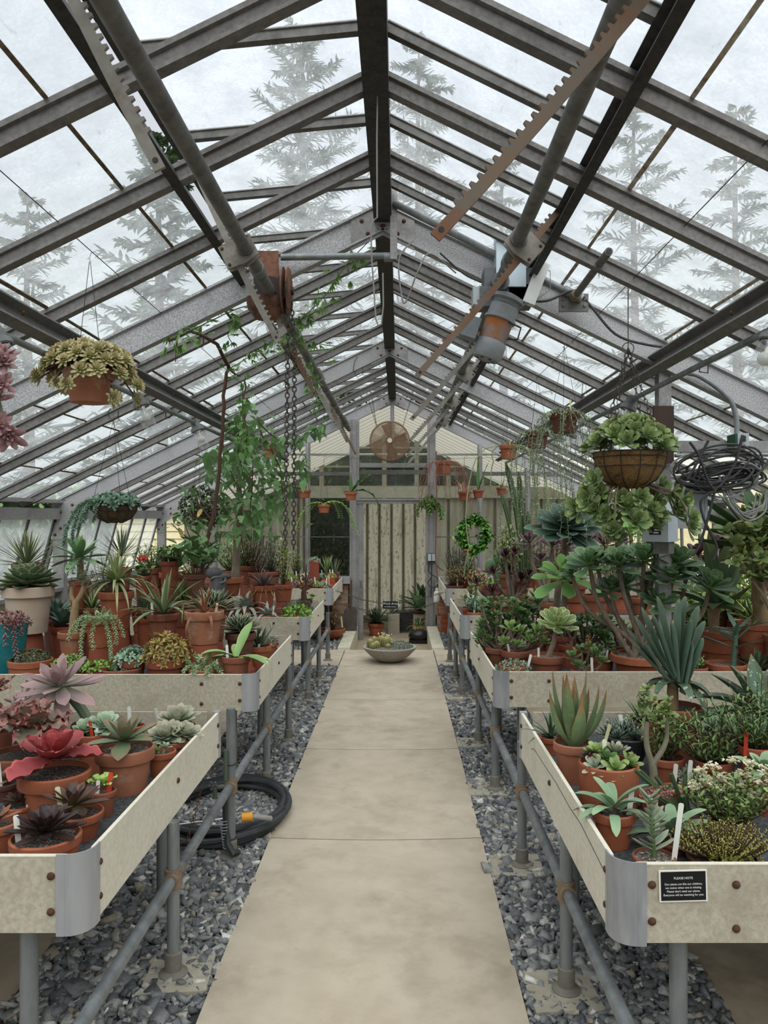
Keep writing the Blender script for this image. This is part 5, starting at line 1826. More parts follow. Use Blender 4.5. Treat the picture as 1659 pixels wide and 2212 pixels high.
# ================================================================== LEFT BENCHES
W_, C_, RD_ = TAGWHITE, TAGCREAM, TAGRED
PP = 'potted plant'
# ---- nearest bench
potted('potted_rosette', 'dark maroon pointed rosette in an orange pot at the near corner of the left bench', PP, 99, 1803, 147, 2.30, 'orange',
       P_rosette('blackros', 86, 52, .30, 'ech', p0=-4, p1=82, bend=-.15, lift=16, inner=.25, th=.2, chan=.35), style='low', soil=GRIT, tags=[(-.72, -.15, 62, W_, (-.15, .1))])
potted('potted_rosette', 'brown-green open rosette with a cream label, behind the dark maroon one', PP, 168, 1752, 108, 2.52, 'orange',
       P_rosette('brownros', 82, 26, .34, 'broad', p0=-6, p1=74, bend=-.1, lift=20, inner=.4, th=.16, chan=.3, off=(-10, 0)), style='rim', tags=[(-.5, -.2, 70, C_, (-.2, .05))])
potted('potted_rosette', 'lime green frilly plant between a white and a red label', PP, 222, 1706, 58, 2.70, 'brown',
       P_rosette('limefrill', 40, 14, .5, 'aeon', p0=5, p1=65, bend=-.2, lift=18, wave=.12, th=.12, n=10), style='rim', soil=GRIT, tags=[(-.2, -.7, 42, W_, (.1, .0)), (.5, -.3, 52, RD_, (.08, .1))])
potted('potted_echeveria', 'big crimson wavy-leaved rosette in a wide orange pot', PP, 119, 1664, 150, 2.72, 'orange',
       P_rosette('crimson', 112, 10, .80, 'broad', p0=-16, p1=66, bend=(.15, -.5), lift=36, inner=.5, th=.08, chan=.35, n=14, wave=.04, wpow=.7), style='rim')
potted('potted_echeveria', 'green rosette with red leaf edges in a tall pot at the bench edge', PP, 270, 1613, 124, 2.95, 'worn',
       P_rosette('greenred', 86, 16, .46, 'broad', p0=-10, p1=70, bend=(.1, -.5), lift=22, inner=.5, th=.12, chan=.3, n=9), style='rim', soil=GRIT)
potted('potted_echeveria', 'grey-pink rosette with curly ruffled red margins', PP, 40, 1626, 128, 3.02, 'brown',
       P_rosette('ruffle', 106, 20, .56, 'broad', p0=-20, p1=72, bend=(.1, -.3), lift=66, inner=.45, th=.07, chan=.25, n=18, wave=.14, off=(26, 0), wpow=.7), style='rim')
potted('potted_rosette', 'pair of pale mint rosettes with a red label before them', PP, 202, 1582, 72, 3.18, 'orange',
       P_multi([(-16, 0, 14, 36, (-.2, -.4, 1), 'paleech', 38, {'p0': -2, 'w': .44}), (24, 6, 20, 44, (.25, -.35, 1), 'paleech', 46, {'p0': -2, 'w': .44})]), style='rim', tags=[(.3, -.8, 46, RD_, (-.2, .1)), (.42, -.75, 30, W_, (.1, 0)), (-.3, .7, 40, C_, (-.15, .1))])
potted('potted_rosette', 'small pale green rosettes in a shallow pot by the bench edge', PP, 349, 1621, 62, 3.12, 'orange',
       P_multi([(-9, -4, 8, 17, (-.2, -.3, 1), 'greensedum', 18, {}), (6, 2, 14, 18, (.2, 0, 1), 'paleech', 18, {}), (-16, 4, 18, 15, (-.5, 0, 1), 'paleech', 16, {})]), style='rim')
potted('potted_rosette', 'dusty grey-green rosette spilling over a brown pot near the far bench corner', PP, 372, 1596, 82, 3.36, 'brown',
       P_multi([(-10, -6, 10, 50, (-.1, -.4, 1), 'greyech', 44, {'p0': -4, 'w': .42}), (26, 6, 12, 44, (.4, -.2, 1), 'greyech', 36, {'p0': -4, 'w': .42})]), style='rim')
potted('potted_rosette', 'dusty grey-green rosette with a white label in the far bench corner', PP, 384, 1566, 76, 3.55, 'red',
       P_rosette('greyech', 50, 46, .40, 'ech', p0=0, lift=12, axis=(0, -.3, 1)), style='rim', tags=[(-.75, -.4, 52, W_, (-.3, 0)), (-.95, -.2, 44, C_, (-.25, 0))])
potted('potted_agave', 'tiny dark green spiky rosette in the smallest pot at the back of the near bench', PP, 296, 1566, 36, 3.52, 'orange',
       P_rosette('darkaloe', 20, 18, .3, 'agave', p0=10, lift=3), style='rim', tags=[(-.9, .2, 50, W_, (-.05, 0))])
potted('potted_graptoveria', 'tall mauve rosette with long pointed leaves leaning out on a thick stem', PP, 190, 1562, 70, 3.40, 'brown',
       lambda k, sz, R: (lambda st, mb: (stem(st, [(0, 0, sz - .01), (-.01, -.01, sz + 30 / k), (-30 / k, -.03, sz + 70 / k), (-50 / k, -.05, sz + 96 / k)], 12 / k, 10 / k, 8),
                                         rosette(mb, (-50 / k, -.05, sz + 94 / k), 30, 104 / k, 33 / k, 'broad', -34, 76, .4, -.25, .14, .3, 9, 8, axis=(-.1, -.35, 1)),
                                         [('stem', st, LM['mauve']), ('leaves', mb, LM['mauve'])])[2])(MB(), MB()), style='rim')
potted('potted_rosette', 'little dark rosette at the left picture edge beside a pale label', PP, 42, 1738, 64, 2.66, 'orange',
       P_rosette('brownros', 38, 26, .44, 'ech', p0=-4, lift=10), style='low', tags=[(.6, -.3, 44, W_, (.3, 0))])
potted('potted_rosette', 'reddish long-leaved plant in the orange pot cut by the left picture edge', PP, -6, 1776, 84, 2.42, 'orange',
       P_rosette('redstrap', 52, 12, .26, 'broad', p0=15, p1=70, bend=-.1, lift=10), style='rim')
potted('potted_echeveria', 'second ruffled red rosette at the far left edge of the near bench', PP, -14, 1545, 90, 3.25, 'brown',
       P_rosette('ruffle', 58, 15, .6, 'broad', p0=5, p1=70, bend=-.25, lift=58, wave=.14, n=14, th=.08), style='rim')
potted('trailing_succulent', 'pale pink finger-leaved sprigs behind the tall mauve rosette', PP, 66, 1524, 54, 3.56, 'worn',
       P_trail('mauve', [(2.6, 12, 34), (3.6, 12, 36), (.4, 12, 40), (1.5, 10, 30)], L=22, W=7, step=7, rows=4, top=(7, 16, 40, 24)), style='rim')
potted('potted_rosette', 'small grey-brown rosette low in front of the ruffled one', PP, 8, 1690, 60, 2.86, 'dark',
       P_rosette('ruffle', 34, 18, .45, 'broad', p0=0, lift=8, wave=.06, n=10), style='rim', tags=[(.2, -.8, 60, W_, (-.1, 0))])

# ---- second bench
potted('potted_agave', 'big pale-edged artichoke agave in a tall lime-washed pot', PP, 61, 1266, 106, 5.30, 'pale',
       P_rosette('parryi', 62, 84, .56, 'broad', p0=-12, p1=86, bend=(-.25, -.5), lift=6, inner=.42, th=.2, chan=.35, r0=.02, rise=.05), H=.318, style='rim')
potted('trailing_succulent', 'dusky pink trailing succulent in a teal glazed pot', PP, 20, 1343, 76, 4.88, 'teal',
       join(P_trail('pinktrail', [(-1.2, 30, 60), (-.5, 30, 40), (-2.0, 30, 70), (.2, 24, 22), (-.9, 30, 90)], L=9, W=4, step=5, rows=4),
            P_mound('pinktrail', 38, 26, 26, 13, 5, 10)), style='vase', H=.36)
potted('trunk_succulent', 'small bare tan tree with a forked trunk and feathery top', PP, 158, 1364, 63, 5.0, 'worn',
       lambda k, sz, R: (lambda a, b: (
           stem(a, [(0, 0, sz - .01), (1 / k, 0, sz + 30 / k), (6 / k, 0, sz + 72 / k)], 10 / k, 7 / k, 10),
           stem(a, [(5 / k, 0, sz + 66 / k), (-4 / k, 0, sz + 84 / k), (-1 / k, 0, sz + 104 / k)], 5 / k, 4 / k, 8),
           stem(a, [(6 / k, 0, sz + 68 / k), (18 / k, 0, sz + 90 / k), (22 / k, 0, sz + 108 / k), (16 / k, .01, sz + 130 / k)], 6 / k, 3 / k, 8),
           stem(a, [(18 / k, 0, sz + 90 / k), (28 / k, .01, sz + 106 / k), (36 / k, 0, sz + 122 / k)], 4 / k, 2.5 / k, 7),
           stem(a, [(22 / k, 0, sz + 108 / k), (26 / k, 0, sz + 126 / k), (24 / k, 0, sz + 138 / k)], 3 / k, 2 / k, 6),
           [minis(b, [(x / k, R_.uniform(-.04, .04), sz + z / k)], [(R_.uniform(-.6, .6), R_.uniform(-.4, .4), 1)], 12, 12 / k, 2.0 / k, 'lance', -10, 70, .4, 3, 3) for x, z in [(R_.uniform(-14, 40), R_.uniform(104, 164)) for _ in range(60)]],
           [('trunk', a, TANBARK), ('foliage', b, LM['greymat'])])[-1])(MB(), MB()), H=.17, style='rim')
potted('trailing_sedum', "pale green donkey-tail sedum hanging over a pot set on an upturned pot", PP, 214, 1336, 58, 4.92, 'orange',
       P_trail('burro', [(-2.6, 28, 62), (-2.1, 28, 34), (-1.7, 28, 98), (-1.3, 28, 78), (-1.0, 29, 106), (-.6, 28, 70), (-.2, 28, 55), (3.0, 26, 60), (1.0, 20, 20), (2.2, 20, 20)], L=6.5, W=3.4, step=3.0, rows=4, top=(12, 22, 16, 14)), H=.18, style='rim')
potted('potted_bromeliad', 'silvery curling thin-leaved plant on a scaly brown bulb', PP, 251, 1277, 74, 5.35, 'orange',
       P_strap('strappale', 64, 92, 8, 5, 86, (1.5, .2), lift=26, caudex=(19, 30, BROWNBARK), n=8, th=.1), H=.26, style='rim')
potted('potted_aloe', 'stiff grey-green strap-leaved plant in a red pot behind the orange stonecrop', PP, 353, 1324, 69, 5.22, 'brown',
       P_strap('strapgrey', 20, 118, 12, 15, 80, (1.0, -.1), 'lance', lift=4), H=.19, style='rim', tags=[(-.75, .2, 30, W_, (-.05, 0))])
potted('potted_aloe', 'plain terracotta pot with thin pale leaves tucked behind the strap-leaved one', PP, 316, 1336, 42, 5.5, 'orange',
       P_strap('grass', 14, 46, 4, 30, 85, (.9, .2)), style='rim')
potted('potted_sedum', 'orange and olive pointed stonecrop mounded over a wide red pot', PP, 358, 1421, 86, 4.78, 'red',
       P_mound('orangesedum', 44, 54, 58, 16, 6.5, 13, 'lance', stems=12, p0=-5), style='rim')
potted('potted_sedum', 'second orange stonecrop, smaller, right of the big one', PP, 412, 1416, 50, 5.0, 'red',
       P_mound('orangesedum', 26, 46, 24, 16, 6, 13, 'lance', stems=8, p0=-5), style='rim')
potted('potted_succulent', 'dark green bead-leaved mat in a shallow orange bowl left of the mauve rosette', PP, 66, 1424, 92, 4.80, 'orange',
       P_mound('darkbead', 40, 24, 90, 7, 4, 8, 'bean', th=.9, stems=4), style='low')
potted('potted_succulent', 'light green rosettes low behind the mauve rosette', PP, 150, 1434, 60, 4.84, 'brown',
       P_mound('greensedum', 34, 20, 30, 14, 6, 11, stems=4), style='low', tags=[(.3, -.2, 22, W_, (.3, 0)), (.9, .1, 20, W_, (.1, 0))])
potted('potted_succulent', 'bright green small rosettes in a gritty dish at the front of the second bench', PP, 212, 1438, 54, 4.74, 'red',
       P_mound('brightgreen', 27, 14, 16, 13, 6, 10, stems=3), style='low', soil=GRIT)
potted('potted_cactus', 'low green cactus clumps in a wide shallow dish with a cream label', PP, 254, 1446, 94, 4.72, 'brown',
       P_mound('darkbead', 30, 10, 26, 6, 4, 9, 'bean', th=.9, stems=3), style='low', soil=GRIT, tags=[(-.78, -.4, 24, C_, (-.15, 0))])
potted('potted_succulent', 'blue-green fat-leaved mound in a brown pot', PP, 284, 1425, 64, 4.82, 'brown',
       P_mound('bluebean', 32, 30, 34, 13, 6, 12, 'bean', th=.7, stems=4), style='rim')
potted('trailing_sedum', 'pale jade donkey-tail sedum sprawling from a small pot near the bench corner', PP, 436, 1446, 62, 4.70, 'orange',
       P_trail('burro', [(-2.7, 26, 40), (-2.0, 24, 32), (-.4, 28, 48), (-.9, 26, 28), (.6, 22, 30), (2.4, 22, 30), (3.2, 26, 36)], L=8, W=4.2, step=3.4, rows=4, top=(12, 22, 16, 26)), style='rim')
potted('potted_agave', 'broad light green agave with four big leaves at the front bench corner', PP, 510, 1416, 62, 4.76, 'brown',
       lambda k, sz, R: (lambda mb: (leaves(mb, [(0, 0, sz)], [.95, PI + .35, PI - .15, -.45, -.05, 1.9, -1.0], [1.05, .62, .25, .28, .18, .9, .5], np.array([88, 80, 62, 84, 78, 40, 34]) / k, np.array([30, 26, 22, 30, 20, 18, 14]) / k, 'broad', 10, .12, [.1, .95, .6, .75, .5, .3, .7], .45),
                                     [('leaves', mb, LM['limeagave'])])[1])(MB()), style='rim', tags=[(-.5, -.4, 34, W_, (-.05, 0))])
potted('potted_bromeliad', 'tall bronze bromeliad with drooping tan straps in a large stacked pot', PP, 441, 1319, 85, 5.0, 'worn',
       join(P_strap('redstrap', 16, 80, 9, 10, 80, (2.6, .3), n=12, lift=2), P_strap('redstrap', 5, 70, 9, 70, 88, (.5, .1), 'lance', n=8)), H=.21, style='rim', soil=GRIT, tags=[(.62, -.2, 26, C_, (.15, 0))])
potted('potted_agave', 'dense white-edged dark agave behind the bronze bromeliad', PP, 458, 1322, 66, 5.55, 'brown',
       P_rosette('victoria', 70, 96, .22, 'agave', p0=-5, p1=84, bend=-.3, lift=8, inner=.5, th=.3), H=.2, style='rim')
potted('potted_agave', 'round white-edged dark agave left of the light green one', PP, 520, 1366, 66, 5.16, 'dark',
       P_rosette('victoria', 54, 84, .24, 'agave', p0=-5, p1=84, bend=-.3, lift=10, inner=.5, th=.3), H=.17, style='rim')
potted('potted_aloe', 'dark spiky aloe with white labels in the pot at the bench edge', PP, 561, 1394, 56, 5.32, 'orange',
       join(P_strap('darkaloe', 20, 62, 9, 20, 84, (.2, -.1), 'agave', n=6), P_strap('greygrass', 22, 30, 4, 5, 60, (.6, .2), 'lance')), style='rim', tags=[(.1, -.6, 42, W_, (.12, 0)), (.9, .1, 18, W_, (.1, 0))])
potted('potted_plant', 'plain orange pot with a low grey plant beside the spiky aloe', PP, 594, 1386, 42, 5.62, 'orange',
       P_mound('greymat', 20, 12, 16, 9, 3, 8, stems=3), style='rim')
potted('potted_agave', 'green fountain agave on a bare stem below the hanging coir basket', PP, 172, 1254, 46, 5.75, 'red',
       lambda k, sz, R: (lambda a, b: (stem(a, [(0, 0, sz), (2 / k, 0, sz + 30 / k), (0, 0, sz + 56 / k)], 7 / k, 8 / k, 8),
                                       rosette(b, (0, 0, sz + 54 / k), 22, 66 / k, 22 / k, 'broad', -18, 84, .7, (.3, -.1), .1, .35, 8, 8),
                                       [('stem', a, TANBARK), ('leaves', b, LM['attenuata'])])[2])(MB(), MB()), H=.24, style='rim')
potted('potted_yucca', 'fan of upright needle leaves rising behind the artichoke agave', PP, 58, 1216, 62, 5.95, 'brown',
       P_strap('yucca', 80, 96, 4, 8, 90, (.25, 0), 'lance', n=5, th=.2), H=.2, style='rim')
potted('potted_agave', 'blue-grey agave with broad toothed leaves behind the tan tree', PP, 138, 1352, 60, 5.55, 'red',
       P_rosette('blueagave', 50, 30, .34, 'broad', p0=5, p1=82, bend=-.2, lift=8, inner=.6, th=.12), style='rim', tags=[(-.4, -.6, 32, RD_, (-.3, 0))])
potted('potted_agave', 'darker blue agave left of the tan tree', PP, 118, 1336, 48, 5.8, 'dark',
       P_rosette('blueagave', 58, 34, .22, 'agave', p0=5, p1=84, bend=-.1, lift=6, inner=.7, th=.12), style='rim')
potted('potted_agave', 'yellow-margined agave half hidden behind the tan tree', PP, 200, 1312, 44, 5.7, 'brown',
       P_strap('striped', 22, 74, 8, 5, 82, (.4, -.1), 'lance', n=7), style='rim')
potted('potted_yucca', 'spiky grey starburst plant behind the silvery curling one', PP, 262, 1226, 44, 5.95, 'red',
       P_strap('greygrass', 56, 86, 3, 0, 86, (.1, 0), 'lance', n=4, th=.2, lift=30), style='rim', H=.2)
potted('potted_geranium', 'geranium with a scarlet flower head near the left side glass', PP, 309, 1244, 36, 5.98, 'red',
       join(P_bush('shrubleaf', 20, 30, 10, 14, 11, 5, 'oval'), lambda k, sz, R: (lambda a, b: (stem(a, [(0, 0, sz), (3 / k, 0, sz + 20 / k), (0, -.02, sz + 40 / k)], .003, .002, 5), minis(b, [(R_.uniform(-9, 9) / k, R_.uniform(-.02, .02), sz + R_.uniform(38, 48) / k) for _ in range(14)], [(R_.uniform(-.5, .5), -.6, .5) for _ in range(14)], 6, 6 / k, 5 / k, 'oval', 5, 40, .2, 3, 4), [('flower_stalk', a, LM['shrubleaf']), ('flowers', b, LM['redflower'])])[2])(MB(), MB())), style='rim', H=.18)
potted('potted_grass', 'dense arching green grass right behind the strap-leaved plant', PP, 398, 1296, 60, 5.85, 'brown',
       P_strap('grass', 70, 74, 4, 15, 86, (1.3, .3), n=7), style='rim', H=.2)
potted('potted_grass', 'arching grass clump in a wide pot behind the silvery curling plant', PP, 310, 1312, 56, 5.9, 'orange',
       P_strap('greygrass', 60, 62, 4, 15, 86, (1.2, .3), n=7), style='rim', H=.18)
potted('potted_jade', 'round-leaved jade bush in a small pot by the left wall', PP, 367, 1212, 42, 6.02, 'red',
       P_bush('shrubleaf', 34, 40, 24, 12, 8, 8, 'oval'), style='rim', H=.2, tags=[(.1, -.8, 22, W_, (0, 0))])
potted('potted_plant', 'large paddle-leaved plant with a yellowing leaf left of the vine stem', PP, 420, 1240, 50, 5.9, 'dark',
       P_bush('vine', 62, 92, 12, 36, 22, 4, 'oval', ring=4, z0=.5), style='rim', H=.2)
potted('potted_shrub', 'thin leafless grey shrub behind the agaves', PP, 240, 1290, 40, 6.0, 'dark',
       P_bush('greymat', 50, 110, 26, 8, 2.4, 6, 'lance'), style='rim', H=.2)

# ---- third bench
potted('potted_tree', 'leafy tree in a wide terracotta bowl, its grey trunk rising at the left', PP, 484, 1246, 84, 7.75, 'orange',
       lambda k, sz, R: (lambda a, b: (
           stem(a, [(.10, .05, sz - .01), (.12, .05, sz + .35), (.15, .04, sz + .75), (.14, .03, sz + 1.0), (.18, .02, sz + 1.35)], .045, .018, 9),
           [stem(a, [(.14, .04, sz + q), (.14 + dx * .5, .03, sz + q + .18), (.14 + dx, dy, sz + q + hh)], .012, .004, 6) for q, dx, dy, hh in ((.8, -.3, -.1, .3), (.9, .34, .05, .25), (1.0, -.2, .1, .45), (1.05, .26, -.12, .4), (.75, .2, .15, .2), (1.1, 0, -.1, .6), (.7, -.36, .02, .05), (.72, .5, -.05, .22))],
           leaves(b, np.array([(.18 + R_.gauss(0, .20) * (1 if q < 1.2 else .6), R_.gauss(0, .14), sz + q) for q in [R_.uniform(.42, 1.62) for _ in range(330)]]), NP.uniform(0, 6.28, 330), NP.uniform(-1.1, .2, 330), NP.uniform(.08, .15, 330), NP.uniform(.055, .085, 330), 'heart', 5, .04, .5, .25, 3),
           [('trunk', a, BARK), ('foliage', b, LM['vine'])])[-1])(MB(), MB()), H=.19, style='rim')
t_ = thing('stone_ornament', 'dark grey carved stump ornament in front of the tree bowl', 'ornament', at(470, 1290, 7.44) * 1)
t_.location.z = BEDZ + .001
mb = MB()
mb.lathe([(.085, 0), (.085, .40), (.075, .42), (.07, .46)], 10)
mb.sphere((-.03, 0, .50), .075, 10, 6, sc=(1.2, .8, .8)).sphere((.06, 0, .47), .06, 10, 6, sc=(1.3, .8, .6))
stem(mb, [(-.06, 0, .50), (-.13, -.01, .56), (-.19, 0, .59)], .04, .015, 8)
mb.build('body', pm('dark_stone', '47474a', '5a5a5c', 18, rough=.9, bump=.3), t_)
MB().tube([(.02 + .07 * math.cos(a), -.05 + .02 * math.sin(2 * a), .44 + .03 * math.sin(a)) for a in np.linspace(0, 2 * PI, 14)], .012, 6).build('wire_loops', DARK_PIPE, t_)
potted('potted_dyckia', 'purple spiky dyckia with dry drooping lower leaves in a red pot', PP, 569, 1264, 55, 7.60, 'red',
       join(P_strap('dyckia', 56, 46, 4.5, 20, 86, (.5, -.1), 'lance', n=6), P_strap('dryleaf', 34, 60, 3, -5, 25, (1.3, .6), n=7)), H=.205, style='rim')
potted('potted_tillandsia', 'larger silver curly tillandsia left of the dyckia pot', PP, 530, 1312, 50, 7.5, 'red',
       P_strap('xero', 30, 64, 12, 10, 80, (2.6, .8), n=10, th=.08), H=.14, style='rim', tags=[(.2, .3, 34, W_, (0, 0))])
potted('potted_tillandsia', 'smaller silver curly tillandsia in front of the dyckia pot', PP, 577, 1328, 44, 7.36, 'orange',
       P_strap('xero', 26, 48, 10, 10, 80, (2.6, .8), n=10, th=.08), style='rim', tags=[(.55, -.2, 26, W_, (.1, 0))])
potted('potted_succulent', 'bright green scalloped plant in a shallow pot at the third bench corner', PP, 640, 1328, 44, 7.42, 'orange',
       P_mound('brightgreen', 27, 18, 16, 17, 7, 9, 'oval', stems=4), style='low', tags=[(-.2, .2, 26, C_, (0, 0))])
potted('potted_succulent', 'fine dark grey-green mat behind the bright scalloped plant', PP, 642, 1318, 60, 7.72, 'brown',
       P_mound('greymat', 34, 26, 70, 6, 2.4, 8, 'lance', stems=4), style='low')
potted('bonsai', 'bare dark bonsai stump with twisted branches at the edge of the third bench', PP, 658, 1296, 34, 8.1, 'dark',
       lambda k, sz, R: (lambda a, b: (stem(a, [(0, 0, sz - .01), (-2 / k, 0, sz + 20 / k), (2 / k, 0, sz + 30 / k)], 7 / k, 4 / k, 8),
                                       [stem(a, [(1 / k, 0, sz + 26 / k), (x * .6 / k, 0, sz + z * .7 / k), (x / k, y, sz + z / k)], 2.5 / k, 1 / k, 5) for x, y, z in ((-14, 0, 60), (10, .03, 66), (20, -.02, 44), (-18, .02, 44), (4, 0, 80))],
                                       minis(b, [(R_.uniform(6, 20) / k, R_.uniform(-.03, .03), sz + R_.uniform(2, 20) / k) for _ in range(10)], [(0, 0, 1)] * 10, 8, 8 / k, 4 / k, 'oval', 5, 70, .3, 3, 4),
                                       [('trunk', a, BROWNBARK), ('foliage', b, LM['brightgreen'])])[-1])(MB(), MB()), style='rim', H=.12)
potted('potted_plant', 'yellow-leaved twiggy plant trained up beside the chain', PP, 612, 1262, 44, 8.3, 'orange',
       join(P_bush('limefrill', 18, 120, 12, 9, 6, 10, 'oval'), P_bush('yellowflower', 14, 96, 6, 8, 5, 4, 'oval', z0=.6)), style='rim', H=.18)
potted('potted_shrub', 'thin leafless brown shrub behind the purple dyckia', PP, 556, 1236, 40, 8.4, 'red',
       P_bush('dryleaf', 46, 110, 30, 6, 2, 5, 'lance'), style='rim', H=.18)
potted('potted_bush', 'feathery pale green bush at the back of the third bench', PP, 540, 1222, 46, 8.55, 'brown',
       P_bush('greensedum', 40, 110, 50, 9, 2, 14, 'lance'), style='rim', H=.2)
potted('potted_plant', 'small red pot with a white flower behind the tree bowl', PP, 528, 1222, 24, 8.6, 'red',
       join(P_bush('shrubleaf', 14, 20, 10, 9, 4, 6), P_bush('whiteflower', 5, 30, 3, 7, 6, 3, 'oval', z0=.8)), style='rim', H=.13)
potted('potted_cactus', 'brown pot of grassy spikes left of the stone ornament', PP, 420, 1270, 60, 8.0, 'brown',
       P_strap('grass', 50, 70, 4, 25, 88, (.9, .2), n=6), style='rim', H=.2)
potted('potted_agave', 'tall thin green agave at the wall end of the third bench', PP, 372, 1236, 56, 8.3, 'red',
       P_strap('greenaloe', 20, 70, 9, 10, 84, (.3, -.1), 'agave'), style='rim', H=.22)
potted('potted_bush', 'leafy small bush at the far wall end of the third bench', PP, 330, 1226, 56, 8.4, 'brown',
       P_bush('shrubleaf', 46, 60, 36, 9, 4, 10), style='rim', H=.2)
potted('potted_plant', 'pot with two red labels left of the tree bowl', PP, 412, 1252, 34, 8.5, 'dark',
       P_strap('grass', 24, 34, 3, 30, 86, (1.2, .3)), style='rim', H=.16, tags=[(-.2, -.6, 26, RD_, (.05, 0)), (.3, -.5, 22, RD_, (-.05, 0))])

# ---- farthest bench
potted('potted_cactus', 'tall cylinder pot with a pale green tuft on the farthest left bench', PP, 679, 1210, 21, 10.9, 'red',
       P_mound('paleech', 11, 8, 14, 6, 3, 8, stems=2), style='plain', H=.30)
farL = [(634, 1262, 20, 10.35, 'purplelow', 'mauve-leaved', W_, 'orange'), (650, 1262, 20, 10.5, 'yellowflower', 'yellow-flowered', W_, 'red'), (666, 1260, 22, 10.4, 'purplelow', 'violet-flowered', W_, 'orange'), (684, 1262, 22, 10.3, 'greensedum', 'light green', W_, 'red'), (700, 1264, 22, 10.28, 'bluebean', 'blue-grey leaved', W_, 'orange'), (716, 1258, 20, 10.5, 'redflower', 'rust-red leaved', C_, 'orange'), (672, 1248, 22, 11.0, 'greymat', 'grey cushion', W_, 'dark'), (694, 1247, 20, 11.1, 'bluebean', 'silver-tufted', C_, 'red'), (714, 1246, 20, 11.2, 'greygrass', 'ashy green', W_, 'orange'), (728, 1246, 16, 11.0, 'orangesedum', 'orange-tipped', W_, 'orange'), (640, 1250, 24, 11.1, 'jade', 'small jade-like', W_, 'red'), (623, 1248, 26, 10.7, 'brightgreen', 'vivid green', W_, 'orange')]
for i, (u, v, w, Y, mt, adj, tm, pt) in enumerate(farL):
    potted('potted_succulent', adj + ' tiny plant with a pale label on the farthest left bench, ' + ('front row' if Y < 10.6 else 'back row'), PP, u, v, w, Y, pt,
           P_mound(mt, w * .52, 9, 12, 7, 3, 8, stems=2), style='rim', tags=[(R_.uniform(-.5, .5), -.5, 20, tm, (R_.uniform(-.15, .15), 0))], H=.10, group='labelled little pots on the farthest left bench')
potted('potted_plant', 'grey bowl of white pebbly plants in the middle of the farthest left bench', PP, 657, 1244, 40, 11.4, 'dark',
       P_mound('whiteflower', 18, 5, 20, 5, 3, 6, stems=2), style='low', H=.09)
potted('potted_plant', 'small orange pot alone at the right end of the farthest left bench', PP, 747, 1236, 12, 11.8, 'orange',
       P_strap('grass', 8, 14, 2, 40, 85, (.4, .1)), style='rim', H=.12)
potted('potted_grass', 'upright green sword leaves before the ivy window', PP, 706, 1236, 22, 11.75, 'dark',
       P_strap('striped', 16, 46, 4, 50, 88, (.2, 0), 'lance'), style='rim', H=.12)
potted('potted_grass', 'thin reed-like plant beside the left door post', PP, 740, 1240, 18, 11.6, 'dark',
       P_strap('greygrass', 18, 44, 2.4, 60, 89, (.2, 0), 'lance'), style='rim', H=.12)
potted('potted_bush', 'feathery light green plant before the ivy window', PP, 640, 1240, 24, 11.7, 'dark',
       P_bush('greensedum', 16, 60, 22, 7, 2, 12), style='rim', H=.12)
potted('potted_bush', 'tall pale bush at the back left by the plank wall', PP, 585, 1234, 44, 11.5, 'brown',
       P_bush('greymat', 34, 76, 40, 8, 2.6, 12), style='rim', H=.18)
potted('potted_bush', 'yellow-green bush in the back left corner', PP, 500, 1232, 44, 11.4, 'brown',
       P_bush('greensedum', 44, 80, 44, 9, 3, 12), style='rim', H=.18)
potted('potted_plant', 'dark round bush near the back left wall', PP, 430, 1226, 44, 11.2, 'brown',
       P_bush('ivy', 40, 60, 40, 9, 4, 12), style='rim', H=.18)

# ================================================================== RIGHT BENCHES
# ---- nearest bench
potted('potted_aloe', 'upright aloe with red-tipped speckled leaves in a worn pot by the bench edge', PP, 1234, 1602, 86, 3.06, 'worn',
       lambda k, sz, R: (lambda mb: (leaves(mb, [(.012 * math.cos(a * 2.4), .012 * math.sin(a * 2.4), sz) for a in range(17)], [a * 2.4 for a in range(17)], np.radians(np.linspace(34, 85, 17)), np.linspace(160, 150, 17) / k * NP.uniform(.75, 1.15, 17), np.linspace(32, 24, 17) / k, 'agave', 9, .28, np.linspace(-1.0, -.1, 17), .4),
                                     [('leaves', mb, LM['redtipaloe'])])[1])(MB()), style='rim')
potted('potted_aloe', 'thin arching aloe in the small orange pot behind the red-tipped one', PP, 1190, 1590, 52, 3.42, 'orange',
       P_strap('darkaloe', 18, 84, 8, 30, 85, (1.4, .3), n=9), style='rim')
potted('potted_haworthia', 'dark white-flecked rosettes in a black plastic bowl', PP, 1354, 1588, 96, 3.22, 'black',
       P_multi([(-22, -6, 4, 44, (-.2, -.3, 1), 'haworthia', 34, {'prof': 'lance', 'w': .17, 'p0': 20, 'bend': -.15}), (14, -10, 4, 46, (.2, -.3, 1), 'haworthia', 34, {'prof': 'lance', 'w': .16, 'p0': 25, 'bend': -.1}), (0, 22, 4, 58, (0, 0, 1), 'haworthia', 34, {'prof': 'lance', 'w': .14, 'p0': 30, 'bend': -.1}), (-34, 16, 4, 46, (-.4, 0, 1), 'haworthia', 26, {'prof': 'lance', 'w': .16, 'p0': 20})]), style='bowl', tags=[(.55, -.4, 66, C_, (.08, 0)), (-.1, .6, 50, W_, (0, 0))])
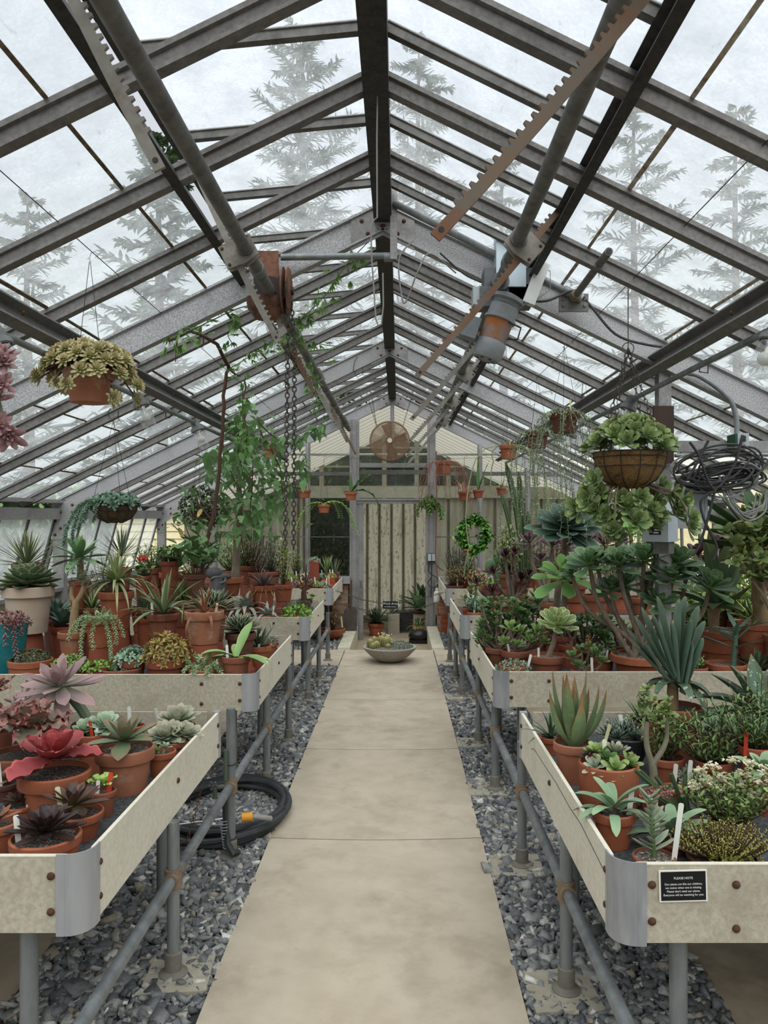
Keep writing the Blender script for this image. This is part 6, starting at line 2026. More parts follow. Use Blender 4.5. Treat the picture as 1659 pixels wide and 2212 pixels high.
potted('potted_rosettes', 'smooth terracotta cylinder topped with grey-green fat rosettes', PP, 1315, 1646, 128, 2.80, 'orange',
       P_multi([(-36, -26, 8, 34, (-.5, -.6, 1), 'greyech', 18, {'p0': -5}), (4, -34, 6, 38, (0, -.7, 1), 'crassula', 18, {'p0': -10, 'w': .46}), (38, -16, 10, 34, (.5, -.4, 1), 'crassula', 18, {'w': .46}), (-20, 12, 26, 36, (-.2, 0, 1), 'crassula', 20, {'w': .46}), (20, 16, 24, 40, (.2, 0, 1), 'greyech', 20, {}), (-44, 4, 20, 24, (-.5, 0, 1), 'blackros', 18, {}), (52, 10, 12, 26, (.8, -.1, 1), 'crassula', 14, {'w': .46}), (-8, -12, 18, 32, (-.1, -.4, 1), 'aeonbush', 18, {'w': .44})]), style='plain', tags=[(-.12, .1, 62, W_, (0, 0)), (-.3, .25, 96, C_, (.28, 0))])
def P_sickle(N, L, W, seed, spread=26):
    def parts(k, sz, R):
        q = random.Random(seed)
        mb = MB()
        for i in range(N):
            a = i * 2.39996 + q.uniform(-.3, .3)
            f = i / N
            leaves(mb, [(math.cos(a) * spread * (1 - f) / k, math.sin(a) * spread * .7 * (1 - f) / k, sz + (4 + 26 * f) / k)], [a], [.25 + .8 * f], [L / k * q.uniform(.8, 1.15)], [W / k], 'bean', 9, .32, [1.25 - .7 * f + q.uniform(-.2, .2)], .25)
        return [('leaves', mb, LM['falcata'])]
    return parts
potted('potted_crassula', 'sickle-leaved blue-green plant in a tilted orange pot by the bench edge', PP, 1326, 1750, 92, 2.46, 'orange',
       P_sickle(15, 76, 22, 3), style='rim', tags=[(.65, -.1, 64, W_, (.12, 0))])
potted('potted_crassula', 'second sickle-leaved plant with a pink flower head near the bench corner', PP, 1452, 1812, 84, 2.42, 'red',
       join(P_sickle(16, 84, 26, 8, 24),
            lambda k, sz, R: (lambda a, b: (stem(a, [(-40 / k, 0, sz), (-42 / k, 0, sz + 60 / k), (-40 / k, 0, sz + 96 / k)], .003, .002, 5), minis(b, [(-40 / k + R_.uniform(-34, 34) / k, R_.uniform(-.03, .03), sz + R_.uniform(94, 112) / k) for _ in range(34)], [(R_.uniform(-.6, .6), R_.uniform(-.6, .3), 1) for _ in range(34)], 7, 7 / k, 4 / k, 'bean', 10, 70, .6, 3, 4), [('flower_stalk', a, LM['jade']), ('flowers', b, LM['bloodbud'])])[2])(MB(), MB())), style='rim', H=.05)
potted('potted_crassula', 'small stacked-leaf succulent with a tall white label at the very front', PP, 1413, 1848, 92, 2.27, 'brown',
       lambda k, sz, R: (lambda a, mb: (stem(a, [(0, 0, sz - .01), (-4 / k, 0, sz + 60 / k), (-10 / k, 0, sz + 126 / k)], 6 / k, 4 / k, 7),
                                        [leaves(mb, [(-10 / k * q, 0, sz + (18 + 112 * q) / k)], [i * .5 + a_ for a_ in (0, PI)], [.35 + .3 * q] * 2, [(54 - 22 * q) / k] * 2, [15 / k] * 2, 'bean', 6, .5, -.3, .3) for i, q in enumerate(np.linspace(0, 1, 13))],
                                        [('stem', a, LM['jade']), ('leaves', mb, LM['greyech'])])[-1])(MB(), MB()), style='rim', soil=GRIT, tags=[(.84, -.2, 128, W_, (.13, 0))])
potted('potted_jade', 'small jade tree with a smooth forked trunk in a low pot', PP, 1409, 1714, 62, 2.76, 'orange',
       lambda k, sz, R: (lambda a, b: (stem(a, [(0, 0, sz - .01), (3 / k, 0, sz + 40 / k), (0, 0, sz + 72 / k)], 10 / k, 8 / k, 9), stem(a, [(0, 0, sz + 70 / k), (-12 / k, 0, sz + 110 / k), (-12 / k, 0, sz + 160 / k)], 7 / k, 5 / k, 8), stem(a, [(0, 0, sz + 68 / k), (22 / k, 0, sz + 100 / k), (34 / k, .01, sz + 130 / k), (30 / k, 0, sz + 170 / k)], 7 / k, 4 / k, 8),
                                       [minis(b, [((x + R_.gauss(0, 9)) / k, R_.gauss(0, .014), sz + (z + R_.gauss(0, 10)) / k)], [(R_.uniform(-.6, .6), R_.uniform(-.7, .3), 1)], 6, 19 / k, 11 / k, 'bean', 10, 60, .35, 4, 4) for x, z in ((-14, 176), (-16, 206), (-20, 190), (30, 182), (36, 172), (24, 178), (40, 186), (-8, 216), (-28, 214), (4, 170)) for _ in range(3)],
                                       [('trunk', a, pm('smooth_olive_bark', '77725f', '85806c', 20, rough=.8)), ('leaves', b, LM['jade'])])[-1])(MB(), MB()), style='rim', soil=GRIT, H=.06)
potted('potted_plant', 'little orange pot of white grit with a leaning label', PP, 1454, 1700, 58, 2.86, 'orange',
       P_mound('greensedum', 10, 8, 8, 9, 4, 8, stems=2), style='rim', soil=GRIT, H=.05, tags=[(.1, .2, 56, W_, (.1, 0))])
potted('potted_euphorbia', 'dark green pencil-stemmed plant behind the sickle leaves', PP, 1480, 1756, 70, 2.60, 'dark',
       lambda k, sz, R: (lambda mb: ([stem(mb, [(R_.uniform(-14, 14) / k, 0, sz), (x * .5 / k, y * .5, sz + z * .5 / k), (x / k, y, sz + z / k)], 6 / k, 4.5 / k, 6) for x, y, z in ((-118, -.05, 108), (-96, 0, 96), (-84, -.08, 60), (-60, .02, 80), (-30, 0, 90), (10, .04, 80), (-20, -.06, 56), (-104, -.1, 84))], [('stems', mb, LM['euphorbia'])])[1])(MB()), style='rim', H=.06)
potted('potted_aloe', 'fan aloe with broad blue-green blades in two ranks', PP, 1461, 1524, 112, 3.32, 'brown',
       lambda k, sz, R: (lambda a, mb, low: (
           stem(a, [(-8 / k, 0, sz - .01), (-8 / k, 0, sz + 40 / k), (-6 / k, 0, sz + 74 / k)], 13 / k, 11 / k, 9),
           [leaves(mb, [(x / k, y, sz + z / k)], [0 if q > 0 else PI], [math.radians(90 - abs(q))], [ln / k], [w_ * 1.28 / k], 'finger', 12, .16, [-.16 if abs(q) > 25 else .02], .12) for q, ln, w_, x, z, y in
            ((-50, 118, 34, -12, 62, .0), (-45, 146, 36, -12, 66, .01), (-36, 158, 38, -10, 70, -.01), (-28, 166, 38, -8, 70, .01), (-19, 142, 34, -8, 74, -.02), (-12, 176, 36, -2, 74, .01), (-5, 128, 32, -4, 66, -.03), (1, 164, 36, 2, 76, .0), (6, 172, 36, 4, 74, .02), (10, 140, 38, 4, 60, -.02), (15, 160, 38, 8, 70, .01), (20, 120, 38, 10, 46, -.03), (9, 112, 40, 8, 40, -.04), (24, 140, 34, 8, 64, .02), (-38, 112, 32, -14, 56, -.03))],
           leaves(low, [(0, 0, sz + 50 / k)], np.arange(11) * 2.4 + .5, NP.uniform(.3, .8, 11), NP.uniform(84, 112, 11) / k, 25 / k, 'agave', 10, .25, NP.uniform(1.5, 2.3, 11), .4),
           [('trunk', a, TANBARK), ('blades', mb, LM['fanaloe']), ('lower_leaves', low, LM['spotaloe'])])[-1])(MB(), MB(), MB()), style='rim')
potted('potted_aloe', 'large spotted dark aloe with toothed recurved leaves at the right picture edge', PP, 1640, 1588, 100, 3.22, 'brown',
       lambda k, sz, R: (lambda mb: (leaves(mb, [(0, 0, sz + 50 / k)], [PI + .1, PI - .5, PI + .7, 2.2, 1.4, .8, -.2, -1.2, -2.0, 2.8, .3, PI - .1, -2.6], [.35, .95, .3, 1.1, 1.2, 1.1, .7, .4, .25, 1.2, 1.0, .7, .0], np.array([170, 130, 140, 120, 140, 120, 120, 110, 100, 130, 110, 150, 110]) / k, 44 / k, 'agave', 10, .2, [.9, .5, 1.0, .2, .2, .3, .6, .9, 1.0, .3, .4, .9, .8], .5),
                                     [('leaves', mb, LM['spotaloe'])])[1])(MB()), style='rim')
potted('potted_agave', 'dark blue-green spiky agave in a low orange pot behind the shrub', PP, 1548, 1584, 78, 3.48, 'orange',
       P_rosette('blueagave', 58, 34, .24, 'agave', p0=5, p1=80, bend=-.1, lift=4, inner=.6, th=.2), style='rim', tags=[(-.3, -.6, 56, W_, (.1, 0))])
potted('potted_shrub', 'airy shrub with small lance leaves on reddish twigs', PP, 1540, 1640, 84, 3.0, 'orange',
       P_bush('shrubleaf', 120, 130, 44, 19, 5.5, 16, 'lance', dy=.6, lean=(6, -10)), style='rim')
potted('potted_shrub', 'second airy small-leaved shrub at the right picture edge', PP, 1634, 1610, 76, 2.92, 'orange',
       P_bush('shrubleaf', 100, 150, 36, 19, 5.5, 16, 'lance', dy=.6), style='rim', tags=[(-.9, -.6, 50, RD_, (.05, 0))])
potted('potted_shrub', 'small-leaved twiggy plant in the orange pot right of the jade tree', PP, 1440, 1634, 74, 3.05, 'orange',
       P_bush('shrubleaf', 56, 120, 26, 17, 5, 14, 'lance', dy=.6), style='rim')
potted('potted_crassula', 'white-flowered bushy crassula at the right picture edge', PP, 1580, 1786, 90, 2.56, 'dark',
       join(P_bush('crassula', 112, 124, 40, 15, 8, 20, 'bean', ring=4, dy=.6),
            lambda k, sz, R: (lambda b: ([minis(b, [((x + R_.gauss(0, 8)) / k, -.02 + R_.gauss(0, .010), sz + (z + R_.gauss(0, 4)) / k) for _ in range(26)], [(R_.uniform(-.5, .5), R_.uniform(-.5, .2), 1) for _ in range(26)], 7, 6 / k, 5 / k, 'oval', 10, 60, .3, 3, 4) for x, z in [(-72, 116), (-46, 128), (-26, 100), (-6, 138), (16, 112), (34, 132), (52, 96), (70, 118), (84, 84), (-60, 92), (-34, 78), (8, 84), (44, 66), (-84, 84), (92, 108)]], [('flowers', b, LM['whiteflower'])])[1])(MB())), style='rim', H=.05)
potted('potted_groundcover', 'tangled yellow-green mossy succulent spilling over the front board', PP, 1560, 1856, 150, 2.30, 'dark',
       join(P_bush('mossy', 118, 78, 150, 7, 3, 26, 'lance', ring=3, dy=.7, z0=.2), P_trail('mossy', [(-1.9, 60, 46), (-1.4, 62, 50), (-1.0, 64, 40), (-1.6, 62, 60), (-.6, 64, 40), (-2.3, 60, 36)], L=7, W=3, step=5, rows=5)), style='low', H=.05)
potted('potted_plant', 'blue-grey broad-leaved plant cut by the right picture edge', PP, 1652, 1660, 60, 2.72, 'red',
       P_rosette('falcata', 70, 14, .45, 'bean', p0=0, p1=70, bend=.1, lift=6), style='rim')
potted('potted_succulent', 'grey-leaved rosettes low under the airy shrub', PP, 1500, 1690, 60, 2.95, 'red',
       P_mound('greyech', 36, 22, 16, 20, 8, 11, stems=3), style='rim', tags=[(-.6, -.4, 56, W_, (.1, 0))])
potted('potted_aloe', 'dark narrow-leaved aloe clump between the black bowl and the fan aloe', PP, 1388, 1556, 60, 3.55, 'dark',
       P_strap('greenaloe', 26, 66, 8, 30, 86, (.5, .1), 'lance'), style='rim')
potted('potted_sedum', 'finger-leaved yellow-green sprigs in front of the fan aloe', PP, 1420, 1560, 44, 3.12, 'brown',
       P_bush('jade', 26, 50, 12, 16, 7, 7, 'bean', ring=4), style='rim')

# ---- second bench
potted('potted_aeonium', 'pale-margined rosette on a bare leaning stem in a wide brown pot', PP, 1182, 1414, 78, 4.97, 'brown',
       P_tree([(21, 0, 70, 50, (.15, -.55, 1))], 'aeonvar', 6, 5, 34, .46, p0=-10), style='rim', soil=GRIT, tags=[(-.55, -.4, 26, W_, (0, 0))])
potted('potted_succulent', 'low pale sprawling succulent in the pot nearest the second bench corner', PP, 1110, 1437, 64, 4.86, 'orange',
       P_mound('bluebean', 34, 16, 40, 8, 4, 9, lo=-.2, stems=6), style='low', tags=[(.85, -.2, 34, W_, (.25, 0))])
potted('potted_aeonium', 'cluster of yellow-centred small rosettes left of the pale-margined one', PP, 1116, 1404, 66, 5.25, 'brown',
       P_tree([(-12, 0, 50, 28), (10, 10, 40, 26), (28, -6, 24, 24), (-26, -8, 22, 22), (44, 6, 40, 28), (0, -14, 16, 22), (62, 8, 52, 24), (56, -4, 22, 22)], 'aeonyellow', 3.5, 3, 18, .42), style='rim', tags=[(-.5, -.4, 24, W_, (-.2, 0))])
potted('potted_flower', 'leafy succulent with an orange flower spike at the front of the second bench', PP, 1263, 1447, 58, 4.80, 'orange',
       join(P_tree([(-26, 0, 30, 26), (22, 4, 34, 28), (-4, 10, 44, 22), (36, -6, 22, 22), (-14, -8, 14, 20), (10, 0, 52, 20)], 'aeonbush', 3, 2.5, 16, .4),
            lambda k, sz, R: (lambda a, b: (stem(a, [(6 / k, -.01, sz), (8 / k, -.01, sz + 46 / k), (7 / k, -.01, sz + 76 / k)], .003, .002, 5), leaves(b, [(7 / k, -.01, sz + (44 + 34 * q) / k) for q in np.linspace(0, 1, 20)], np.arange(20) * 2.4, NP.uniform(.1, .7, 20), 8 / k, 4 / k, 'bean', 3, .6, .3, .2, 4), [('flower_stalk', a, LM['jade']), ('flowers', b, LM['orangeflower'])])[2])(MB(), MB())), style='rim', soil=GRIT, tags=[(.5, -.4, 36, W_, (-.05, 0))])
potted('potted_aeonium', 'brown pot with wispy stems right of the orange flower spike', PP, 1302, 1416, 52, 5.12, 'red',
       P_tree([(-6, 0, 18, 18), (12, 6, 26, 18), (20, -4, 14, 16)], 'aeonbush', 3, 2, 14, .4), style='rim', soil=GRIT, tags=[(.2, -.2, 22, W_, (.2, 0))])
potted('potted_aeonium', 'branching tree of large green rosettes in the widest bowl of the second bench', PP, 1384, 1413, 128, 4.98, 'orange',
       P_tree([(-108, 10, 196, 62, (-.2, -.35, 1)), (-48, 0, 194, 60, (-.1, -.4, 1)), (8, 6, 206, 66, (0, -.3, 1)), (76, 0, 196, 70, (.15, -.4, 1)), (146, -8, 148, 62, (.3, -.5, 1)), (-58, 24, 140, 46, (0, -.4, 1)), (40, 26, 226, 50, (0, -.1, 1)), (-20, 40, 150, 50, (0, -.3, 1)), (110, 30, 170, 54, (.2, -.3, 1)), (56, -20, 168, 58, (.05, -.45, 1)), (34, -24, 116, 50, (0, -.5, 1)), (-86, 40, 206, 46, (-.2, -.1, 1)), (30, 50, 160, 36), (-140, 36, 170, 32, (-.3, -.2, 1))], 'aeon', 6, 4.5, 30, .46, bases=((-16, 0), (16, 0), (0, 10)), p0=-12, th=.1, bend=-.35), style='rim', soil=GRIT, tags=[(-.3, .2, 24, W_, (-.1, 0))])
potted('potted_aeonium', 'flat blue-green dinner-plate rosette high on a thick stem', PP, 1200, 1330, 60, 5.85, 'brown',
       P_tree([(22, 0, 190, 86, (.05, -.5, 1))], 'aeongrey', 8, 7, 64, .40, p0=-12, bend=-.1, p1=80, prof='ech'), style='rim')
potted('potted_aeonium', 'bright green loose rosette on a short stem below the dinner-plate one', PP, 1216, 1372, 56, 5.45, 'red',
       P_tree([(4, 0, 126, 82, (.05, -.4, 1))], 'aeonlime', 7, 6, 28, .40, p0=-16, bend=(.4, -.5)), style='rim')
potted('potted_aeonium', 'dark green bushy rosette shrub filling the middle of the second bench', PP, 1266, 1400, 70, 5.55, 'dark',
       P_tree([(R_.uniform(-56, 56), R_.uniform(-14, 40), R_.uniform(14, 66), R_.uniform(19, 26)) for _ in range(26)], 'aeonbush', 3, 2, 15, .45), style='rim')
potted('potted_aeonium', 'dark bushy rosette shrub right of the middle one', PP, 1336, 1392, 60, 5.75, 'dark',
       P_tree([(R_.uniform(-50, 50), R_.uniform(-14, 30), R_.uniform(14, 56), R_.uniform(18, 25)) for _ in range(22)], 'aeonbush', 3, 2, 15, .45), style='rim')
potted('potted_aeonium', 'wide round bush of small rosettes at the aisle edge of the second bench', PP, 1075, 1398, 60, 5.45, 'brown',
       P_tree([(R_.uniform(-44, 80), R_.uniform(-10, 40), R_.uniform(20, 110), R_.uniform(15, 19)) for _ in range(92)], 'aeonbush', 2.6, 1.8, 14, .46), style='rim')
potted('potted_aeonium', 'low rosette bush hanging over the aisle board of the second bench', PP, 1058, 1398, 44, 5.8, 'red',
       P_tree([(R_.uniform(-28, 36), R_.uniform(-20, 20), R_.uniform(4, 36), R_.uniform(14, 19)) for _ in range(24)], 'aeonbush', 2.2, 1.6, 14, .46), style='rim')
potted('potted_aeonium', 'green rosettes on thin stems behind the yellow-centred cluster', PP, 1160, 1382, 46, 5.6, 'brown',
       P_tree([(-10, 0, 60, 32), (16, 6, 50, 28), (-30, 6, 40, 26), (30, 0, 26, 22), (4, 14, 80, 26)], 'aeon', 3.5, 3, 18, .42), style='rim')
potted('potted_aloe', 'tall aloe tree with thick tapering upright leaves in a large orange bowl', PP, 1561, 1361, 102, 5.22, 'orange',
       lambda k, sz, R: (lambda a, mb: (stem(a, [(-18 / k, 0, sz - .01), (-20 / k, 0, sz + 30 / k), (-18 / k, 0, sz + 62 / k)], 10 / k, 14 / k, 9),
                                        leaves(mb, [(-18 / k, 0, sz + 56 / k)], [PI, PI - .4, .1, .3, PI + .5, -1.2, -2.0, 1.6, 2.2, .5, -.5, 1.0], [1.35, .5, .95, .65, .15, .2, .3, 1.4, 1.1, 1.15, .3, .8], np.array([160, 110, 190, 150, 100, 80, 90, 170, 140, 170, 90, 120]) / k, 36 / k, 'agave', 9, .3, [-.12, .4, -.3, -.45, .5, .4, .5, 0, -.1, -.2, -.6, .1], .45),
                                        [('trunk', a, TANBARK), ('leaves', mb, LM['thickaloe'])])[-1])(MB(), MB()), style='low', soil=GRIT, H=.26)
potted('potted_aloe', 'blue skeleton-like aloe with stiff thin leaves at the bench front', PP, 1568, 1432, 86, 4.88, 'orange',
       lambda k, sz, R: (lambda a, mb: (stem(a, [(16 / k, 0, sz - .01), (20 / k, 0, sz + 50 / k), (20 / k, 0, sz + 84 / k)], 6 / k, 5 / k, 8),
                                        leaves(mb, [(20 / k, 0, sz + z / k) for z in np.linspace(36, 84, 11)], np.arange(11) * 2.4 + 2.6, NP.uniform(.2, .9, 11), NP.uniform(56, 92, 11) / k, 11 / k, 'agave', 7, .3, NP.uniform(-.2, .3, 11), .4),
                                        [('stem', a, LM['blueskeleton']), ('leaves', mb, LM['blueskeleton'])])[-1])(MB(), MB()), style='low', soil=GRIT)
potted('potted_aloe', 'dark toothed aloe with long thick leaves reaching left on a peeling trunk', PP, 1640, 1344, 92, 5.05, 'orange',
       lambda k, sz, R: (lambda a, mb, dl: (stem(a, [(0, 0, sz - .01), (0, 0, sz + 80 / k), (4 / k, 0, sz + 150 / k), (0, 0, sz + 176 / k)], 16 / k, 15 / k, 10, wob=.004),
                                            leaves(mb, [(0, 0, sz + 176 / k)], [PI, PI - .3, PI + .4, PI + .1, 2.2, 1.2, .3, -.6, -1.4, -2.2, 1.8, .0], [.5, .75, .25, -.1, .9, 1.0, .6, .4, .3, .2, 1.2, .9], np.array([190, 210, 170, 150, 150, 140, 150, 130, 120, 120, 150, 140]) / k, 40 / k, 'agave', 10, .3, [.1, .15, .1, -.35, .1, .1, .2, .3, .3, .3, 0, .1], .5),
                                            leaves(dl, [(0, 0, sz + z / k) for z in np.linspace(60, 160, 18)], np.arange(18) * 2.4, NP.uniform(-1.4, -.9, 18), 34 / k, 16 / k, 'agave', 5, .08, -.3, .3, 3),
                                            [('trunk', a, TANBARK), ('leaves', mb, LM['greenaloe']), ('dry_leaves', dl, LM['dryleaf'])])[-1])(MB(), MB(), MB()), style='low', soil=GRIT, H=.24)
potted('potted_jade', 'tall jade bush with thick oval leaves at the right picture edge', PP, 1690, 1372, 70, 4.80, 'brown',
       lambda k, sz, R: (lambda a, b: ([stem(a, [(0, 0, sz), (x * .4 / k, y * .4, sz + z * .55 / k), (x / k, y, sz + z / k)], 4.5 / k, 2.5 / k, 7) for x, y, z in JADE], minis(b, [((x + R_.gauss(0, 16)) / k, y + R_.gauss(0, .03), sz + (z + R_.gauss(0, 18)) / k) for x, y, z in JADE for _ in range(9)], [(R_.uniform(-.8, .8), R_.uniform(-.8, .4), R_.uniform(.2, 1)) for _ in JADE for _ in range(9)], 7, 32 / k, 20 / k, 'bean', 5, 60, .35, 4, 4), [('trunk', a, BARK), ('leaves', b, LM['jade'])])[-1])(MB(), MB()) if True else None, style='rim', H=.2)
potted('potted_succulent', 'round-leaved yellow-green bush beneath the tangled cables', PP, 1508, 1352, 60, 6.0, 'brown',
       P_bush('greensedum', 66, 110, 34, 17, 11, 9, 'bean', ring=4), style='rim', H=.2)
potted('potted_succulent', 'pale yellow-green round-leaved bush behind the aloe tree', PP, 1600, 1340, 60, 6.1, 'brown',
       P_bush('limefrill', 60, 130, 34, 16, 10, 9, 'bean', ring=4), style='rim', H=.2)
potted('potted_aeonium', 'purple-black rosettes on dark stems behind the control boxes', PP, 1548, 1300, 60, 6.2, 'dark',
       P_tree([(-40, 0, 100, 44), (10, 0, 116, 46), (46, 10, 96, 40), (-10, 20, 80, 36), (76, 0, 110, 36)], 'aeondark', 6, 5, 24, .42), style='rim', H=.2)
potted('potted_aloe', 'pale-striped rosette aloe in a wide low bowl at the right edge', PP, 1630, 1338, 84, 5.75, 'brown',
       P_strap('striped', 18, 70, 13, 15, 75, (.3, -.1), 'agave'), style='low', H=.2)
potted('potted_shrub', 'low green leafy plant below the blue skeleton aloe', PP, 1500, 1440, 56, 4.84, 'brown',
       P_bush('greensedum', 30, 34, 16, 12, 4, 8), style='rim')
potted('potted_aloe', 'dark twisted narrow aloe at the front right of the second bench', PP, 1640, 1448, 70, 4.80, 'dark',
       P_strap('darkaloe', 26, 66, 9, 15, 82, (.6, .1), 'agave'), style='rim')
potted('potted_aeonium', 'plain brown pot with upright stems left of the wide bowl', PP, 1232, 1392, 50, 5.35, 'red',
       P_tree([(-6, 0, 50, 24), (14, 4, 40, 22), (-18, 6, 30, 20)], 'aeon', 3, 2.4, 16, .42), style='rim')
potted('potted_cactus', 'dark potted spiky plant beneath the rosette tree', PP, 1460, 1400, 60, 5.5, 'red',
       P_strap('darkaloe', 30, 60, 8, 15, 84, (.3, 0), 'agave'), style='rim')

# ---- third bench
potted('potted_aeonium', 'near-black rosettes on slender branching stems on the third bench', PP, 1106, 1300, 46, 7.85, 'brown',
       P_tree([(-14, 0, 100, 29, (-.1, -.4, 1)), (-40, 0, 66, 24, (-.2, -.4, 1)), (-76, -6, 44, 21, (-.3, -.4, 1)), (-44, -12, 24, 26, (-.1, -.5, 1)), (20, 6, 48, 30, (.1, -.4, 1)), (6, 10, 108, 24, (.1, -.3, 1)), (36, 0, 60, 24, (.3, -.3, 1)), (-4, 14, 70, 22)], 'aeondark', 4.5, 3, 26, .30, p0=-8, bases=((0, 0), (6, 4)), th=.14), style='rim')
potted('potted_aeonium', 'purple rosette with a green heart leaning left above the dark ones', PP, 1180, 1300, 50, 7.5, 'brown',
       P_tree([(-36, 0, 130, 36, (-.2, -.3, 1), 'aeonpurple'), (14, 8, 120, 40, (.1, -.35, 1), 'aeonpurple'), (-10, 14, 92, 26, (0, -.3, 1), 'aeonpurple')], 'aeonpurple', 5, 4, 24, .36, p0=-15), style='rim')
potted('potted_aeonium', 'large purple and pink rosettes behind the hanging succulent basket', PP, 1300, 1290, 60, 7.3, 'brown',
       P_tree([(-16, 0, 126, 44, (-.1, -.35, 1)), (18, 0, 112, 46, (.1, -.4, 1)), (-60, 10, 110, 36, (-.2, -.3, 1)), (50, 10, 120, 40, (.2, -.3, 1)), (0, 16, 86, 36)], 'aeonpurple', 5, 4, 26, .36, p0=-15), style='rim')
potted('potted_aeonium', 'light green rosettes at the far right behind the purple ones', PP, 1390, 1292, 60, 7.4, 'brown',
       P_tree([(-20, 0, 140, 40, (-.1, -.3, 1)), (20, 0, 132, 36, (.1, -.3, 1)), (60, 10, 120, 36), (0, 10, 100, 34)], 'aeonlime', 5, 4, 24, .4, p0=-15), style='rim')
potted('potted_succulent', 'brown pot with an upright jade-like plant at the third bench corner', PP, 998, 1312, 36, 7.6, 'red',
       P_tree([(0, 0, 34, 18), (-10, 4, 20, 16), (12, 0, 24, 16), (4, 6, 46, 16), (14, 6, 40, 14)], 'jade', 3, 2, 12, .46), style='rim', H=.13, tags=[(.2, -.6, 40, W_, (-.2, 0))])
potted('potted_succulent', 'pale finger-leaved plant with a white label near the third bench corner', PP, 1026, 1322, 34, 7.45, 'worn',
       P_bush('bluebean', 20, 40, 20, 12, 4, 9, 'bean', ring=4), style='rim', H=.11, tags=[(-.2, -.7, 30, W_, (.1, 0))])
potted('potted_plant', 'wide shallow orange dish behind the near-black rosettes', PP, 1066, 1262, 60, 8.6, 'orange',
       P_mound('greensedum', 28, 12, 24, 9, 4, 8, stems=3), style='low', H=.1)
potted('potted_cactus', 'flat-padded prickly pear behind the near-black rosettes', PP, 1080, 1256, 40, 8.8, 'orange',
       lambda k, sz, R: (lambda mb: ([mb.sphere((x / k, y, sz + z / k), 17 / k, 10, 7, sc=(.72, .25, 1)) for x, y, z in ((0, 0, 14), (-20, .02, 36), (14, .01, 40), (-2, .03, 58), (26, .02, 66))], [('pads', mb, LM['attenuata'])])[1])(MB()), style='rim', H=.16)
potted('potted_plant', 'spiky white-lined plant among the dark stems of the third bench', PP, 1160, 1296, 44, 8.0, 'red',
       P_strap('striped', 26, 44, 6, 10, 80, (.2, 0), 'agave'), style='rim', H=.16)
potted('potted_plant', 'small pot of silvery rosettes among the stems of the third bench', PP, 1196, 1310, 36, 7.7, 'worn',
       P_mound('bluebean', 24, 18, 22, 11, 5, 10, stems=3), style='rim', H=.14)
potted('potted_cactus', 'pair of tall dark columnar cacti against the plank wall', PP, 1124, 1250, 44, 8.75, 'red',
       lambda k, sz, R: (lambda a: ([a.add(*column([(x0 / k, y, sz), (x1 / k, y, sz + z * .5 / k), (x2 / k, y, sz + z / k)], r_ / k)) for x0, x1, x2, z, r_, y in ((4, 4, -32, 256, 6.5, 0), (10, 8, -2, 236, 6, .05), (-8, -10, -42, 190, 5.5, .0), (16, 18, 16, 150, 6, -.03))], [('columns', a, LM['cactus'])])[1])(MB()), style='rim', H=.16)
potted('potted_bush', 'blue-green leafy bush in front of the columnar cacti', PP, 1098, 1240, 40, 8.5, 'brown',
       P_bush('crassula', 34, 110, 40, 10, 5, 12, 'oval', ring=3), style='rim', H=.15)
potted('potted_plant', 'orange pot on the far side of the third bench with thin twigs', PP, 1166, 1240, 36, 8.6, 'orange',
       P_bush('dryleaf', 26, 60, 20, 8, 3, 6), style='rim', H=.22)
potted('potted_plant', 'terracotta pot with long bare stems near the right wall', PP, 1240, 1260, 56, 8.3, 'orange',
       P_bush('greymat', 46, 90, 34, 9, 4, 8), style='rim', H=.2)
potted('potted_bush', 'grey twiggy bush at the wall end of the third bench', PP, 1330, 1250, 60, 8.4, 'brown',
       P_bush('crassula', 54, 90, 40, 10, 5, 10, 'oval'), style='rim', H=.2)

# ---- farthest bench
potted('wreath_plant', 'creeper trained into a round leafy wreath on the far right', 'wreath plant', 1024, 1246, 30, 10.75, 'brown',
       lambda k, sz, R: (lambda a, b: (a.tube([(27 / k * math.cos(t_), .0, sz + 96 / k + 34 / k * math.sin(t_)) for t_ in np.linspace(0, 2 * PI, 26)], .006, 6), a.tube([(0, 0, sz - .01), (0, 0, sz + 52 / k)], .005, 6),
                                       leaves(b, np.array([((27 + R_.gauss(0, 6)) / k * math.cos(t_), R_.gauss(0, .03), sz + 96 / k + (33 + R_.gauss(0, 6)) / k * math.sin(t_)) for t_ in NP.uniform(0, 6.28, 1100)]), NP.uniform(0, 6.28, 1100), NP.uniform(-.9, .5, 1100), 11 / k, 9 / k, 'heart', 3, .03, .4, .2, 3),
                                       [('hoop', a, BROWNBARK), ('foliage', b, LM['wreath'])])[-1])(MB(), MB()), style='rim', H=.16)
potted('potted_shrub', 'dry brown tufted plant in a brown trough at the far bench corner', PP, 978, 1264, 38, 10.4, 'dark',
       P_bush('dryleaf', 28, 46, 60, 9, 1.8, 8), style='low', H=.12, tags=[(.2, -.7, 18, C_, (0, 0))])
potted('potted_flower', 'plant with a flat orange flower on a tall stalk left of the wreath', PP, 1006, 1252, 30, 10.6, 'brown',
       join(P_bush('greygrass', 30, 50, 50, 10, 1.8, 8), lambda k, sz, R: (lambda a, b: (stem(a, [(4 / k, -.1, sz), (4 / k, -.1, sz + 30 / k), (4 / k, -.1, sz + 64 / k)], .004, .003, 5), minis(b, [(4 / k + R_.gauss(0, 4) / k, -.1, sz + 66 / k) for _ in range(14)], [(R_.uniform(-.8, .8), -.3, 1) for _ in range(14)], 7, 5 / k, 2.5 / k, 'lance', 5, 70, .4, 3, 4), [('flower_stalk', a, LM['limefrill']), ('flower', b, LM['orangeflower'])])[2])(MB(), MB())), style='rim', H=.14)
